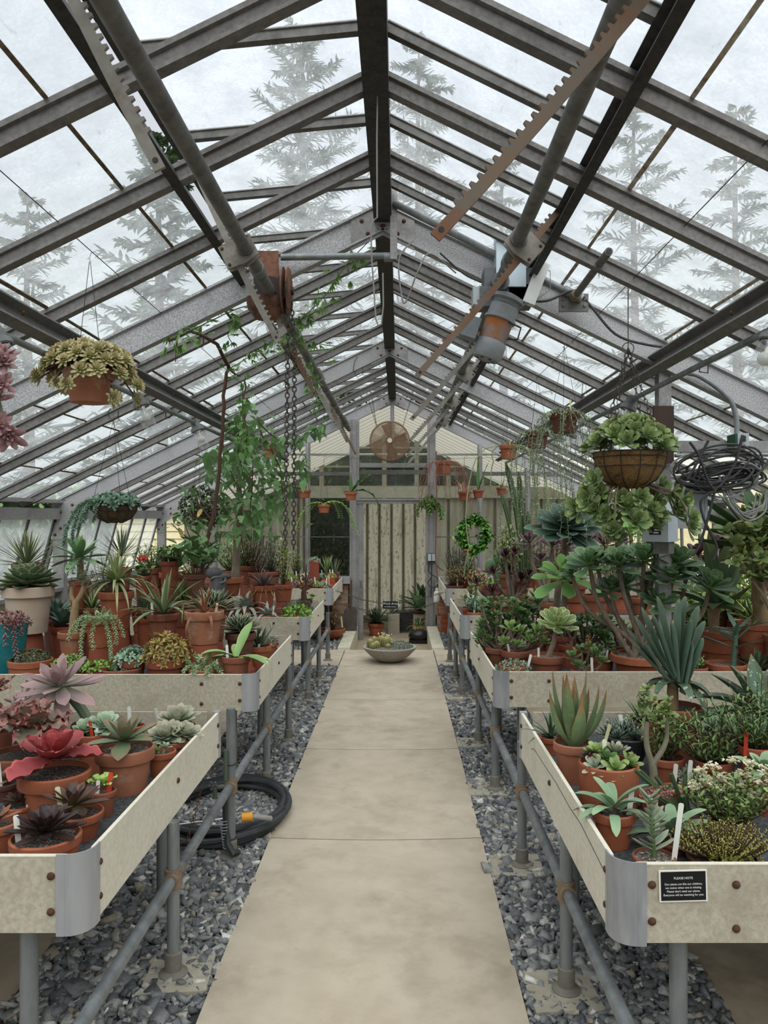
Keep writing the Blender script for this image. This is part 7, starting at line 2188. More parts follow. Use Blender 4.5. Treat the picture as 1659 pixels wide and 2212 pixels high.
potted('potted_flower', 'clump of coral-orange flowers below the leafy wreath', PP, 1032, 1256, 36, 10.35, 'red',
       join(P_bush('shrubleaf', 26, 22, 26, 8, 4, 6), P_mound('coralflower', 26, 30, 40, 5, 3, 8, stems=3)), style='rim', H=.12)
potted('potted_bush', 'fine grassy bush behind the dry brown tuft', PP, 990, 1240, 34, 11.3, 'dark',
       P_bush('greymat', 34, 70, 60, 9, 1.6, 10), style='rim', H=.14)
potted('potted_bush', 'yellow-flecked green bush right of the leafy wreath', PP, 1094, 1244, 40, 10.8, 'brown',
       join(P_bush('brightgreen', 30, 90, 40, 9, 5, 10, 'oval'), P_bush('yellowflower', 24, 90, 8, 7, 5, 3, 'oval', z0=.7)), style='rim', H=.15)
potted('potted_bush', 'grey-green bush at the far right by the last post', PP, 1150, 1244, 40, 11.2, 'brown',
       P_bush('greymat', 38, 90, 46, 8, 3, 12), style='rim', H=.15)
potted('potted_plant', 'white-flowered plant at the far right corner', PP, 1012, 1238, 26, 11.6, 'dark',
       join(P_bush('ivy', 18, 34, 20, 8, 3, 8), P_mound('whiteflower', 5, 36, 6, 6, 4, 7, stems=2)), style='rim', H=.12)
potted('potted_bush', 'pale dry bush against the far right glass', PP, 1200, 1246, 46, 11.0, 'brown',
       P_bush('dryleaf', 40, 100, 50, 8, 3, 10), style='rim', H=.16)

# ================================================================== HANGING POTS AND BASKETS
def hang(name, label, cat, u, vr, w, Y, H, pot, parts, style='rim', hook_v=None, hook_x=None, wires=3, soil=None, tags=(), basket=None, chainy=False, group=None):
    """a pot hung on wires; u, vr, w = rim centre and width in the photo"""
    k = F_PX / Y
    R = w / k / 2
    c = at(u, vr, Y)
    r = thing(name, label, cat, (c.x, c.y, c.z - H), 0, group)
    if basket:
        lin_, wr = basket
        mb = MB()
        mb.lathe([(0, 0), (R * .38, H * .03), (R * .70, H * .25), (R * .90, H * .58), (R * .97, H * .9), (R * .97, H), (R * .9, H), (R * .85, H * .6)], 26)
        mb.build('liner', lin_, r)
        m2 = MB()
        for q in range(12):
            a = 2 * PI * q / 12
            m2.tube([(R * s * math.cos(a), R * s * math.sin(a), H * z) for s, z in ((.3, -.01), (.72, .23), (.925, .57), (.99, .9), (1.0, 1.0))], .0022, 5)
        for s, z in ((1.0, 1.0), (.94, .6), (.99, .86)):
            m2.tube([(R * s * math.cos(a), R * s * math.sin(a), H * z) for a in np.linspace(0, 2 * PI, 27)], .0026, 5)
        m2.build('wire_frame', wr, r)
    else:
        pot_mesh(R, H, style, pot).build('pot', POTS[pot], r, rz=R_.uniform(0, 6))
    sm, sz = soil_mesh(R, H, 'x')
    sm.build('soil', soil or SOIL, r)
    for nm, mb, mat in parts(k, sz, R):
        mb.build(nm, mat, r)
    if hook_v is not None:
        top = Vector((0 if hook_x is None else (hook_x - u) / k, 0, H + (vr - hook_v) / k))
        mb = MB()
        a0 = R_.uniform(0, 6)
        tw = top - Vector((0, 0, .0 if not chainy else 0))
        for q in range(wires):
            a = a0 + 2 * PI * q / wires
            e_ = Vector((R * .97 * math.cos(a), R * .97 * math.sin(a), H - .01))
            if chainy:
                chain(mb, [e_, tw - Vector((0, 0, chainy))], .036, .0026, .010)
            else:
                mb.tube([e_, e_.lerp(tw, .5), tw], .0016, 5)
        if chainy:
            mb.tube([tw - Vector((0, 0, chainy)), tw], .003, 5)
            mb.tube([tw + Vector((.032 * math.cos(a), 0, .032 * math.sin(a) - chainy)) for a in np.linspace(0, 2 * PI, 13)], .003, 5)
        hk = [tw + Vector((-.012, 0, -.01)), tw, tw + Vector((.006, 0, .022)), tw + Vector((.026, 0, .03)), tw + Vector((.04, 0, .012)), tw + Vector((.04, 0, -.004))]
        mb.tube(hk, .0024, 5)
        mb.build('hanger', WIRE if not chainy else CHAIN, r, smooth=False)
    for tx, ty, hh, mt, lean in tags:
        add_tag(r, tx * R, ty * R, sz, hh / k, mt, lean)
    return r
HB = 'hanging plant'
hang('hanging_stonecrop', 'yellow-green rosette stonecrop overflowing a hanging terracotta pot on the left', HB, 192, 800, 104, 3.88, .165, 'worn',
     lambda k, sz, R: (lambda st, b: (
         [stem(st, [(0, 0, sz), (math.cos(a) * R * .9, math.sin(a) * R * .9, sz + .05), (math.cos(a) * q, math.sin(a) * q, sz + z)], .005, .004, 5) for a, q, z in STC],
         minis(b, [(math.cos(a) * q, math.sin(a) * q * .8, sz + z) for a, q, z in STC], [(math.cos(a) * .9, math.sin(a) * .9 - .2, .5 + z * 4) for a, q, z in STC], 42, .054, .021, 'oval', -10, 88, .7, 4, 4, .45, -.25),
         [('stems', st, BROWNBARK), ('rosettes', b, LM['stonecrop'])])[-1])(MB(), MB()), hook_v=556, hook_x=194, wires=2)
hang('hanging_sedum', 'coir basket of grey-green trailing sedum hanging on the left', HB, 248, 1086, 98, 5.5, .145, None,
     join(P_mound('burrogrey', 48, 22, 46, 15, 7, 13, 'bean', stems=4), P_trail('burrogrey', [(2.6, 46, 60), (2.9, 46, 84), (3.3, 45, 110), (3.6, 46, 70), (3.9, 44, 128), (4.1, 46, 60), (4.3, 46, 40), (3.05, 44, 50)], L=7, W=3.2, step=3, rows=6)), hook_v=908, hook_x=245, wires=3, basket=(COIR_DARK, WIRE))
wire_obj([at(238, 882, 5.5), at(233, 892, 5.5), at(238, 904, 5.5), at(247, 907, 5.5), at(255, 900, 5.5), at(256, 888, 5.5)], .003, 'wire_ring', 'open wire ring above the coir basket on the left', 'hook')
hang('hanging_succulent', 'ball of small dark fleshy leaves hanging behind the bare vine stem', HB, 436, 1098, 56, 8.0, .12, 'dark',
     join(P_mound('darkbead', 44, 44, 170, 9, 4.5, 9, 'bean', lo=-.9, stems=12, base=4), P_bush('dryleaf', 30, 46, 16, 7, 3, 5)), hook_v=948, hook_x=430, wires=3)
hang('hanging_succulent', 'hanging brown pot of grassy strands high among the vine leaves', HB, 583, 966, 32, 8.6, .12, 'worn',
     join(P_strap('dryleaf', 30, 30, 2.4, 20, 86, (1.6, .3)), P_mound('greymat', 16, 8, 12, 7, 3, 7, stems=3)), hook_v=864, hook_x=585, wires=3)
hang('hanging_cactus', 'small hanging pot with arching leaf stems nearest the vine, at the back left', HB, 658, 1058, 28, 11.6, .125, 'orange',
     lambda k, sz, R: (lambda b: (leaves(b, [(0, 0, sz)] , [PI, PI - .4, 2.6, .2, 1.2, PI + .3], [1.2, .9, 1.3, 1.3, 1.4, .8], np.array([70, 90, 60, 56, 50, 60]) / k, 11 / k, 'lance', 9, .06, [1.4, 2.6, .4, .3, .2, 3.0], .3, wave=.12), [('leaves', b, LM['orchidcactus'])])[1])(MB()), hook_v=985, hook_x=655, wires=2, tags=[(.1, -.4, 20, W_, (0, 0))])
hang('hanging_fishbone_cactus', 'small hanging pot with zigzag green arms drooping on both sides', HB, 700, 1090, 27, 11.6, .125, 'orange',
     lambda k, sz, R: (lambda b: ([leaves(b, [(p.x, p.y, p.z) for p in pl for s in (0, 1)], [q_ for p in pl for q_ in (a + 1.2, a - 1.2)], .2, 12 / k, 5 / k, 'lance', 2, .3, .6, .1, 4) and None or b.tube(pl, .008, 5, att=(.3, .4, .5)) for a, pl in [(a, droop((0, 0, sz + .02), (math.cos(a), math.sin(a) * .3, .9), ln / k, 12, .55, .006)) for a, ln in ((0, 120), (.3, 100), (PI, 96), (PI + .3, 110), (PI - .5, 70), (.8, 60))]], [('arms', b, LM['fishbone'])])[1])(MB()), hook_v=992, hook_x=700, wires=2, tags=[(.4, .2, 12, W_, (.3, 0))])
hang('hanging_cactus', 'small hanging pot with one broad wavy leaf hanging by the left door post', HB, 758, 1063, 27, 11.6, .125, 'orange',
     lambda k, sz, R: (lambda b: (leaves(b, [(0, 0, sz)], [PI / 2, .1, .0, PI, -.3], [1.5, .9, .6, .8, 1.0], np.array([46, 70, 96, 18, 60]) / k, np.array([9, 14, 16, 10, 10]) / k, 'lance', 10, .06, [0, .3, 2.6, 1.5, .2], .3, wave=.12), [('leaves', b, LM['orchidcactus'])])[1])(MB()), hook_v=990, hook_x=758, wires=2)
hang('hanging_rhipsalis', 'square orange hanging pot trailing long reddish strings right of the fan', HB, 958, 996, 37, 11.3, .19, 'orange',
     lambda k, sz, R: (lambda b: ([b.tube(droop((R * .9 * math.cos(a), R * .9 * math.sin(a), sz + .02), (math.cos(a), math.sin(a), .5), ln / k, 8, 1.2, .012), .0032, 4) for a, ln in [(R_.uniform(0, 6.28), R_.uniform(36, 130)) for _ in range(46)]], [('strings', b, LM['redstring'])])[1])(MB()), hook_v=985, hook_x=955, wires=2)
tag(MB().tube([(0, 0, 0), (.01, 0, -.8), (-.01, 0, -1.6), (.02, 0, -2.0)], .012, 6).build('pink_vine_strand', LM['redstring'], None, at(942, 975, 12.0)), 'long pinkish string plant strand running down the right door post', 'plant strand')
hang('hanging_cactus', 'small hanging pot with brown paddle leaves, lower of the two right of the door', HB, 1003, 1062, 28, 11.6, .135, 'red',
     lambda k, sz, R: (lambda b: (leaves(b, [(0, 0, sz)], [PI - .2, .0, .3, PI / 2, 2.4], [.9, .2, .6, 1.2, 1.0], np.array([44, 40, 30, 30, 36]) / k, 9 / k, 'oval', 7, .06, [.3, 1.0, .3, 0, .2], .2), [('leaves', b, LM['redstrap'])])[1])(MB()), hook_v=990, hook_x=1003, wires=2, tags=[(-.4, -.3, 20, W_, (-.1, 0))])
hang('hanging_cactus', 'small hanging pot with upright green blades, higher of the two right of the door', HB, 1033, 1058, 24, 11.6, .125, 'red',
     lambda k, sz, R: (lambda b: (leaves(b, [(0, 0, sz)], [PI - .4, .2, PI / 2, .0, .6], [1.4, 1.3, 1.5, 1.0, 1.2], np.array([56, 74, 80, 90, 46]) / k, 7 / k, 'lance', 9, .06, [.1, .2, 0, 2.6, .2], .3, wave=.1), [('leaves', b, LM['orchidcactus'])])[1])(MB()), hook_v=990, hook_x=1033, wires=2)
hang('hanging_cactus', 'small hanging terracotta pot just left of the columnar cacti', HB, 1083, 1053, 22, 11.6, .12, 'red',
     P_strap('strappale', 8, 26, 3, 30, 85, (1.2, .2)), hook_v=988, hook_x=1083, wires=2, tags=[(-.4, -.2, 14, W_, (0, 0))])
hang('hanging_plant', 'small leafy pot hung by the top right corner of the door', HB, 928, 1088, 18, 12.1, .09, 'brown',
     join(P_mound('orchidcactus', 15, 16, 30, 10, 5, 7, 'oval', lo=-.6, stems=4), P_trail('orchidcactus', [(-1.5, 12, 30), (.2, 12, 40), (3, 12, 36), (-.8, 12, 50)], L=9, W=5, step=7, rows=3)), hook_v=1046, hook_x=928, wires=2)
STR = [(R_.uniform(0, 6.28), R_.uniform(60, 260)) for _ in range(30)]
def P_strings(n, l0, l1, mat='string', th=.0022, bead=.011, top=True):
    def parts(k, sz, R):
        b, st = MB(), MB()
        for q in range(n):
            a = 2 * PI * q / n + R_.uniform(-.2, .2)
            ln = R_.uniform(l0, l1) / k
            pl = droop((R * .9 * math.cos(a), R * .9 * math.sin(a), sz + .03), (math.cos(a), math.sin(a), .6), ln, 12, 1.6, .008)
            st.tube(pl, th, 4)
            m_ = max(4, int(ln / .022))
            P = np.array([tuple(p) for p in pl])
            s_ = np.linspace(0, len(P) - 1.001, m_)
            i0 = s_.astype(int)
            B = P[i0] + (P[i0 + 1] - P[i0]) * (s_ - i0)[:, None]
            leaves(b, B, NP.uniform(0, 6.28, m_), NP.uniform(-1.0, .5, m_), NP.uniform(.8, 1.4, m_) * bead * 1.6, bead * .7, 'bean', 2, .8, 0, .2, 4)
        if top:
            pts, ax = dome_pts(26, R * 1.0, R * 1.0, R * .5)
            minis(b, [(p[0], p[1], p[2] + sz) for p in pts], ax, 7, .03, .010, 'bean', 10, 70, .6, 3, 4)
        return [('strings', st, LM[mat]), ('beads', b, LM[mat])]
    return parts
hang('hanging_string_plant', 'large dark hanging pot with long beaded strings, nearest of the right string plants', HB, 1219, 892, 64, 5.75, .15, 'dark',
     join(P_strings(26, 150, 320, bead=.014), P_strings(10, 30, 90, 'string', top=False)), hook_v=748, hook_x=1219, wires=3, tags=[(.35, -.5, 34, C_, (-.05, 0))])
hang('hanging_string_plant', 'dark banded hanging pot with long grey strings, second of the right string plants', HB, 1160, 932, 52, 7.3, .16, 'dark',
     P_strings(22, 140, 330, bead=.014), hook_v=822, hook_x=1161, wires=3, tags=[(-.3, -.2, 24, W_, (-.1, 0))])
hang('hanging_string_plant', 'bright orange hanging pot with a few long yellowish strands', HB, 1098, 962, 39, 8.6, .155, 'orange',
     join(P_strap('strappale', 14, 26, 3, 30, 85, (1.0, .2)), lambda k, sz, R: (lambda b: ([b.tube(droop((R * .9 * math.cos(a), R * .9 * math.sin(a), sz + .02), (math.cos(a), math.sin(a), .7), ln / k, 10, 1.4, .012), .0062, 5, att=(.5, .3, .5)) for a, ln in ((-.3, 250), (.1, 290), (3.3, 320), (-.6, 190), (.5, 230), (3.0, 120), (-1.0, 60))], [('strands', b, LM['strappale'])])[1])(MB())), hook_v=868, hook_x=1098, wires=3, tags=[(.1, -.3, 18, C_, (.1, 0))])
hang('hanging_basket', 'big coir wire basket spilling green rosettes, hung on chains at the right', HB, 1360, 978, 158, 4.26, .20, None,
     lambda k, sz, R: (lambda st: (BK_build(k, sz, R, st)))(MB()), hook_v=612, hook_x=1357, wires=4, basket=(COIR, pm('black_wire', '1c1c1c', rough=.5)), chainy=.36)
hang('hanging_basket', 'dark woven hanging basket behind the big succulent basket', HB, 1252, 1092, 80, 6.6, .16, None,
     join(P_mound('crassula', 30, 16, 20, 16, 7, 10, stems=4), P_strings(10, 40, 110, top=False)), hook_v=800, hook_x=1262, wires=3, basket=(COIR_DARK, WIRE))
hang('hanging_string_plant', 'small pot of pale beaded strings seen below the big succulent basket', HB, 1345, 1068, 44, 6.9, .12, 'dark',
     P_strings(22, 90, 150, 'stonecrop'), hook_v=812, hook_x=1345, wires=3)
hang('hanging_lantern', 'orange clay hanging lantern among the strings at the right', 'lantern', 1153, 1140, 22, 8.9, .10, 'orange',
     lambda k, sz, R: [('lid', MB().lathe([(R * 1.15, sz + .03), (R * .7, sz + .07), (.012, sz + .10), (0, sz + .11)], 14), POTS['orange'])], style='plain', hook_v=1000, hook_x=1152, wires=2)
PINK = ((66, -42, 0), (70, -92, -.02), (58, -178, 0), (72, -196, .02), (48, -120, 0), (50, -20, .03))
PAX = [(.5, -.6, .5), (.3, -.7, .1), (.6, -.6, .4), (.4, -.7, -.3), (.2, -.6, .5), (.2, -.6, 1)]
hang('hanging_rosettes', 'pink plump-leaved rosettes trailing down the left picture edge', HB, -60, 730, 60, 2.6, .12, 'brown',
     lambda k, sz, R: (lambda st: ([stem(st, [(0, 0, sz), (.05, 0, sz + .04), (x * .7 / k, y, sz + z * .6 / k), (x / k, y, sz + z / k)], .006, .006, 6) for x, z, y in PINK] and [('stems', st, LM['mauve'])] + [('rosette', minis(MB(), [(x / k, y, sz + z / k)], [ax], 18, 38 / k, 16 / k, 'bean', 0, 75, .8, 5, 8, .5), LM['pinkbean']) for (x, z, y), ax in zip(PINK, PAX)]))(MB()), hook_v=420, hook_x=-60, wires=3)

# ================================================================== CLIMBERS ON THE LEFT
Yv = 6.15
def lft(u, v, Y=Yv):
    return at(u, v, Y)
b0 = lft(447, 1312)
r = thing('climbing_stem', 'bare brown vine stem climbing to the left roof and hooking over at the top', 'vine', b0)
st = MB()
stem(st, [lft(*p) - b0 for p in ((447, 1312), (436, 1240), (450, 1160), (466, 1080), (478, 960), (482, 900), (487, 815), (496, 797))], .018, .013, 8, wob=.004)
HOOK = ((496, 797, 6.15), (480, 765, 5.9), (472, 748, 5.75), (455, 735, 5.55), (430, 722, 5.25), (410, 716, 5.05), (385, 728, 4.75), (366, 736, 4.6))
stem(st, [lft(*p) - b0 for p in HOOK], .016, .008, 7, wob=.004)
stem(st, [lft(*p) - b0 for p in ((496, 797), (508, 808), (520, 812))], .014, .006, 6)
for p in (((385, 728, 4.75), (381, 750, 4.75), (379, 782, 4.75)), ((410, 716, 5.05), (409, 706, 5.0), (412, 702, 5.0)), ((440, 730, 5.3), (439, 744, 5.3), (437, 750, 5.3)), ((380, 748, 4.75), (388, 752, 4.75), (392, 748, 4.75)), ((455, 1120), (430, 1090), (420, 1070)), ((440, 1200), (410, 1160), (396, 1120)), ((444, 1230), (470, 1190), (478, 1150)), ((418, 1170), (390, 1150), (370, 1130))):
    stem(st, [lft(*q) - b0 for q in p], .007, .003, 5)
st.build('stem', BROWNBARK, r)
lf = MB()
B = np.array([tuple(lft(u + R_.gauss(0, 16), v + R_.gauss(0, 16), Yv + R_.gauss(0, .1)) - b0) for u, v in ((396, 1120), (420, 1080), (410, 1150), (478, 1150), (370, 1130), (430, 1110), (460, 1180), (390, 1100)) for _ in range(3)])
leaves(lf, B, NP.uniform(0, 6.28, len(B)), NP.uniform(-.7, .5, len(B)), NP.uniform(.08, .13, len(B)), NP.uniform(.04, .06, len(B)), 'oval', 5, .04, .5, .25, 3)
lf.build('foliage', LM['vine'], r)
lf = MB()
B = np.array([tuple(lft(u + R_.gauss(0, 10), v + R_.gauss(0, 10), Yv + R_.gauss(0, .05)) - b0) for u, v in ((404, 1140), (440, 1090), (380, 1110), (436, 1150))])
leaves(lf, B, NP.uniform(0, 6.28, len(B)), NP.uniform(-.9, .1, len(B)), .10, .045, 'oval', 5, .04, .5, .25, 3)
lf.build('dead_leaves', LM['orangesedum'], r)
potted('upright_pot', 'terracotta pot the bare climbing stem grows from', 'pot', 447, 1316, 60, 6.1, 'brown', lambda k, sz, R: [], style='rim', H=.2)
# passion vine
o0 = at(560, 690, 5.4)
r = thing('passion_vine', 'thin vine with small divided leaves strung between the chain gear and the left rafters', 'vine', o0)
st, lf = MB(), MB()
paths = [[(496, 797, 6.1), (540, 770, 6.0), (580, 745, 5.8), (615, 722, 5.5), (650, 690, 5.3), (700, 640, 5.2), (750, 570, 5.1), (800, 520, 5.0)],
         [(366, 732, 4.6), (430, 705, 4.95), (500, 672, 5.05), (540, 658, 5.0), (565, 645, 4.95)],
         [(505, 690, 5.6), (492, 720, 5.6), (500, 745, 5.6), (470, 755, 5.6)],
         [(530, 812, 6.2), (524, 860, 6.3), (528, 920, 6.5), (534, 980, 6.8)],
         [(615, 722, 5.5), (660, 735, 5.5), (700, 745, 5.6), (730, 748, 5.6)],
         [(650, 690, 5.3), (680, 660, 5.4), (690, 620, 5.4)],
         [(665, 760, 6.4), (672, 800, 6.6), (680, 840, 6.8), (690, 890, 7.2)]]
for pth in paths:
    P = [at(*p) - o0 for p in pth]
    stem(st, P, .0045, .003, 5, wob=.004)
    for i in range(len(P) - 1):
        n_ = max(2, int((P[i + 1] - P[i]).length / .024))
        for q in range(n_):
            c = P[i].lerp(P[i + 1], q / n_) + Vector((R_.gauss(0, .04), R_.gauss(0, .04), R_.gauss(-.02, .04)))
            yw = R_.uniform(0, 6.28)
            leaves(lf, [tuple(c)], [yw + d for d in (-1.1, -.5, 0, .5, 1.1)], R_.uniform(-1.2, .2), np.array([.7, .9, 1, .9, .7]) * R_.uniform(.05, .085), .016, 'lance', 3, .05, .3, .1, 3, rnd=R_.uniform(0, 1))
st.build('stems', LM['shrubleaf'], r)
lf.build('leaves', LM['vinesmall'], r)
# broad-leaved creeper over the tree
o0 = at(540, 960, 7.1)
r = thing('leafy_creeper', 'broad heart-leaved creeper hanging below the left conduit', 'vine', o0)
st, lf = MB(), MB()
cl = [(530, 880, 18, 20), (545, 930, 26, 26), (520, 980, 36, 30), (560, 1000, 36, 30), (500, 1000, 34, 26), (545, 1060, 44, 30), (585, 1010, 24, 30), (480, 1020, 30, 26), (600, 960, 14, 20), (610, 1050, 20, 36), (650, 1010, 12, 30), (640, 950, 14, 12), (680, 925, 14, 10), (520, 1120, 30, 26), (560, 1110, 26, 24), (460, 985, 20, 18), (590, 1090, 30, 26)]
pts = []
for u, v, su, sv in cl:
    for _ in range(20):
        pts.append(tuple(at(u + R_.gauss(0, su * .6), v + R_.gauss(0, sv * .6), 7.1 + R_.gauss(0, .16)) - o0))
N_ = len(pts)
leaves(lf, pts, NP.uniform(0, 6.28, N_), NP.uniform(-1.3, -.1, N_), NP.uniform(.07, .13, N_), NP.uniform(.05, .085, N_), 'heart', 5, .04, .45, .25, 3)
for pth in (((530, 820), (528, 900), (545, 1000), (540, 1120)), ((480, 930), (490, 1000), (520, 1060)), ((560, 930), (600, 1000), (612, 1080)), ((545, 900), (620, 960), (690, 920))):
    stem(st, [at(u, v, 7.1) - o0 for u, v in pth], .008, .005, 6, wob=.006)
st.build('stems', BROWNBARK, r)
lf.build('foliage', LM['vine'], r)

# ================================================================== THE DOORWAY END
bo = at(842, 1428, 9.30)
bo.z = .002
r = thing('planted_bowl', 'wide grey stone bowl planted with golden barrel cacti at the end of the path', 'planter', bo)
MB().lathe([(0, 0), (.11, 0), (.16, .02), (.24, .075), (.30, .135), (.325, .172), (.322, .18), (.295, .18), (.25, .13)], 36).build('bowl', pm('grey_cast_stone', '97928a', 'a39e95', 30, rough=.9, bump=.1, c3='7d7972', s3=4), r)
MB().lathe([(.295, .165), (.15, .175), (0, .178)], 24).build('soil', GRIT, r)
GOLD = leafmat('golden_cactus', '6f7148', 'a89c66', 'b9ad7c', mlo=.6, mhi=.95, var=.15)
for x, y, rr, hh in ((-.235, -.02, .045, .12), (-.19, .05, .04, .14), (-.16, -.07, .05, .10), (-.10, .03, .052, .15), (-.045, -.03, .05, .15), (-.03, .06, .045, .14), (-.20, -.10, .04, .08), (-.02, -.10, .034, .07)):
    mb = MB()
    n, m_ = 40, 9
    v, f, a = [], [], []
    for i in range(m_):
        t_ = i / (m_ - 1)
        q = math.sqrt(max(.0, 1 - max(0, (t_ - .45) / .55) ** 2)) * (.8 + .2 * min(1, t_ * 3))
        for j in range(n):
            w_ = 1 - .10 * (j % 4 in (1, 2, 3)) - .04 * (j % 4 == 2)
            an = 2 * PI * j / n
            v.append((x + rr * q * w_ * math.cos(an), y + rr * q * w_ * math.sin(an), .16 + hh * t_))
            a.append((t_ * .9, 1.0 if j % 4 == 0 else .2, .5))
    f = [(i * n + j, i * n + (j + 1) % n, (i + 1) * n + (j + 1) % n, (i + 1) * n + j) for i in range(m_ - 1) for j in range(n)]
    mb.add(v, f, 0, a)
    mb.build('cactus', GOLD, r)
mb = MB()
pts, ax = dome_pts(130, .16, .16, .07)
minis(mb, [(p[0] + .12, p[1], p[2] + .16) for p in pts], ax, 8, .022, .009, 'lance', 10, 70, .4, 3, 4)
mb.build('groundcover', LM['greymat'], r)
mb = MB()
minis(mb, [(-.08 + R_.gauss(0, .03), .10, .30 + R_.gauss(0, .03)) for _ in range(14)] + [(.0 + R_.gauss(0, .02), .08, .28 + R_.gauss(0, .02)) for _ in range(8)], [(R_.uniform(-.6, .6), -.5, .7) for _ in range(22)], 7, .016, .010, 'oval', 5, 60, .4, 3, 4)
mb.build('cream_flowers', LM['whiteflower'], r)

GL = -.199   # landing level
def ground_pot(name, label, cat, u, v_rim, w, Y, H, pot, parts, style='rim', z=GL, **kw):
    return potted(name, label, cat, u, v_rim, w, Y, pot, parts, H=H, style=style, ground=z, **kw)
def block(label, u0, u1, v_top, Y, depth, mat, z=GL, hollow=False):
    x0, x1 = at(u0, 0, Y).x, at(u1, 0, Y).x
    zt = EYE - (v_top - VY) * Y / F_PX
    mb = MB().box(0, x1 - x0, 0, depth, 0, zt - z)
    if hollow:
        w_ = x1 - x0
        mb.box(w_ * .15, w_ * .85, -.004, .0, (zt - z) * .2, (zt - z) * .8, 1)
    return tag(mb.build('concrete_block', [mat, DARK_STEEL], None, (x0, Y, z + .001), smooth=False), label, 'block')
BLK = pm('pale_concrete_block', 'a09a88', 'aaa493', 30, rough=.95)
block('upright pale concrete slab behind the planted bowl', 838, 863, 1328, 12.75, .16, BLK)
block('hollow concrete block stack the green doorway agave stands on', 893, 921, 1328, 12.75, .2, BLK, hollow=True)
ground_pot('potted_agave', 'green agave in a brown pot on the block stack inside the doorway', PP, 905, 1318, 30, 12.85, .16, 'dark',
           P_strap('attenuata', 22, 52, 13, 5, 84, (.3, -.2), 'broad', lift=6), z=EYE - (1328 - VY) * 12.85 / F_PX)
ground_pot('potted_agave', 'dark pointed agave rising behind the green doorway agave', PP, 912, 1300, 24, 13.0, .2, 'dark',
           P_strap('darkaloe', 12, 56, 14, 20, 86, (.2, -.1), 'broad'), z=GL)
ground_pot('potted_agave', 'dark green spiky plant in an orange pot behind the left of the bowl', PP, 812, 1346, 36, 12.6, .18, 'orange',
           P_strap('darkaloe', 44, 44, 8, 5, 84, (.3, -.1), 'agave', lift=4))
ground_pot('potted_grass', 'yellow clay pot with striped grass beside the right door jamb', PP, 906, 1352, 30, 12.4, .22, 'yellow',
           P_strap('striped', 26, 40, 3, 10, 80, (2.2, .6), n=8))
ground_pot('potted_plant', 'thin pale plant standing behind the concrete slab', PP, 848, 1326, 24, 13.0, .16, 'brown',
           P_strap('greygrass', 18, 30, 4, 20, 84, (.5, 0)))
t_ = tag(MB().sphere((0, 0, .10), .17, 14, 8, sc=(1.0, .8, .62)).box(-.16, .16, -.12, .12, 0, .05).build('black_bag', pm('black_plastic_bag', '141516', '1f2022', 12, rough=.3, bump=.6), None, at(906, 1390, 11.9)), 'black plastic bag slumped inside the doorway', 'bag')
t_.location.z = GL + .004
mb = MB()
stem(mb, [(0, 0, -.0), (.01, 0, .2), (-.02, 0, .4)], .012, .012, 8)
tag(MB().box(-.19, .19, 0, .12, 0, .36).box(-.17, .17, -.01, 0, .03, .33, 1).build('grey_crate', [pm('dark_grey_crate', '4e5153', '5a5d5f', 10, rough=.8), DARK_STEEL], None, (at(878, 0, 12.9).x, 12.95, GL + .001), smooth=False), 'dark grey metal crate between the slab and the block stack', 'crate')

# chain barrier with its sign
ca, cb = at(726, 1276, 10.16), at(958, 1280, 10.16)
r = thing('barrier_chain', 'rusty double chain hung across the doorway between the benches', 'chain', ca)
m1 = at(840, 1306, 10.05) - ca
chain(MB(), [(0, 0, 0), at(780, 1295, 10.1) - ca, m1, at(905, 1294, 10.1) - ca, cb - ca], .045, .0038, .012).build('chain', CHAIN, r, smooth=False)
chain(MB(), [at(722, 1300, 10.16) - ca, at(780, 1316, 10.1) - ca, at(840, 1326, 10.1) - ca, at(900, 1316, 10.1) - ca, at(960, 1296, 10.16) - ca], .045, .0038, .012).build('chain', CHAIN, r, smooth=False)
so = at(843, 1307, 10.0)
r = thing('work_area_sign', 'small black sign hanging on the doorway chain', 'sign', so)
MB().box(-.098, .098, 0, .006, -.048, .048).build('plate', BLACK, r, smooth=False)
text('Work Area', .040, (0, -.002, .018), SIGNTXT, r)
text('No Public Access', .022, (0, -.002, -.022), SIGNTXT, r)
for s in (-1, 1):
    MB().tube([(s * .10, 0, .02), (s * .118, 0, .0), (s * .10, 0, -.02)], .004, 5).build('sign_hook', WHITE, r)

# outlets, bottle, shovel
r = thing('outlet_box', 'pair of weatherproof outlet covers on the right door post with black cords', 'electrical outlet', at(932, 1205, 12.08))
MB().box(-.07, .07, .0, .05, -.07, .075).build('plate', DARK_PIPE, r, smooth=False)
for x0 in (-.055, .008):
    MB().box(x0, x0 + .05, -.04, 0, -.045, .06).build('cover', pm('pale_cover', 'c3cbd2', 'b5bdc4', 9, rough=.4), r, smooth=False)
mb = MB()
mb.tube([(-.03, -.02, -.06), (-.05, -.03, -.2), (.0, -.03, -.26), (.09, -.03, -.31), (.11, -.03, -.40), (.05, -.03, -.47), (-.03, -.03, -.45), (-.06, -.03, -.39), (.0, -.03, -.30), (.0, -.03, -.06)], .009, 6)
mb.tube([(.0, -.02, -.06), (.0, -.03, -.3), (-.01, -.03, -.62)], .01, 6)
mb.tube([(.04, -.02, -.06), (.12, -.03, -.16), (.19, -.03, -.20)], .008, 6)
mb.build('cords', CABLE, r)
r = thing('bottle', 'white plastic bottle on the brick ledge right of the doorway', 'bottle', (at(944, 0, 11.9).x, 11.9, .421))
MB().lathe([(0, 0), (.052, 0), (.055, .01), (.055, .13), (.045, .165), (.02, .18), (.02, .19)], 18).build('body', WHITE, r)
MB().lathe([(.024, .188), (.024, .222), (0, .224)], 14).build('cap', WHITE, r)
so = at(757, 1378, 11.6)
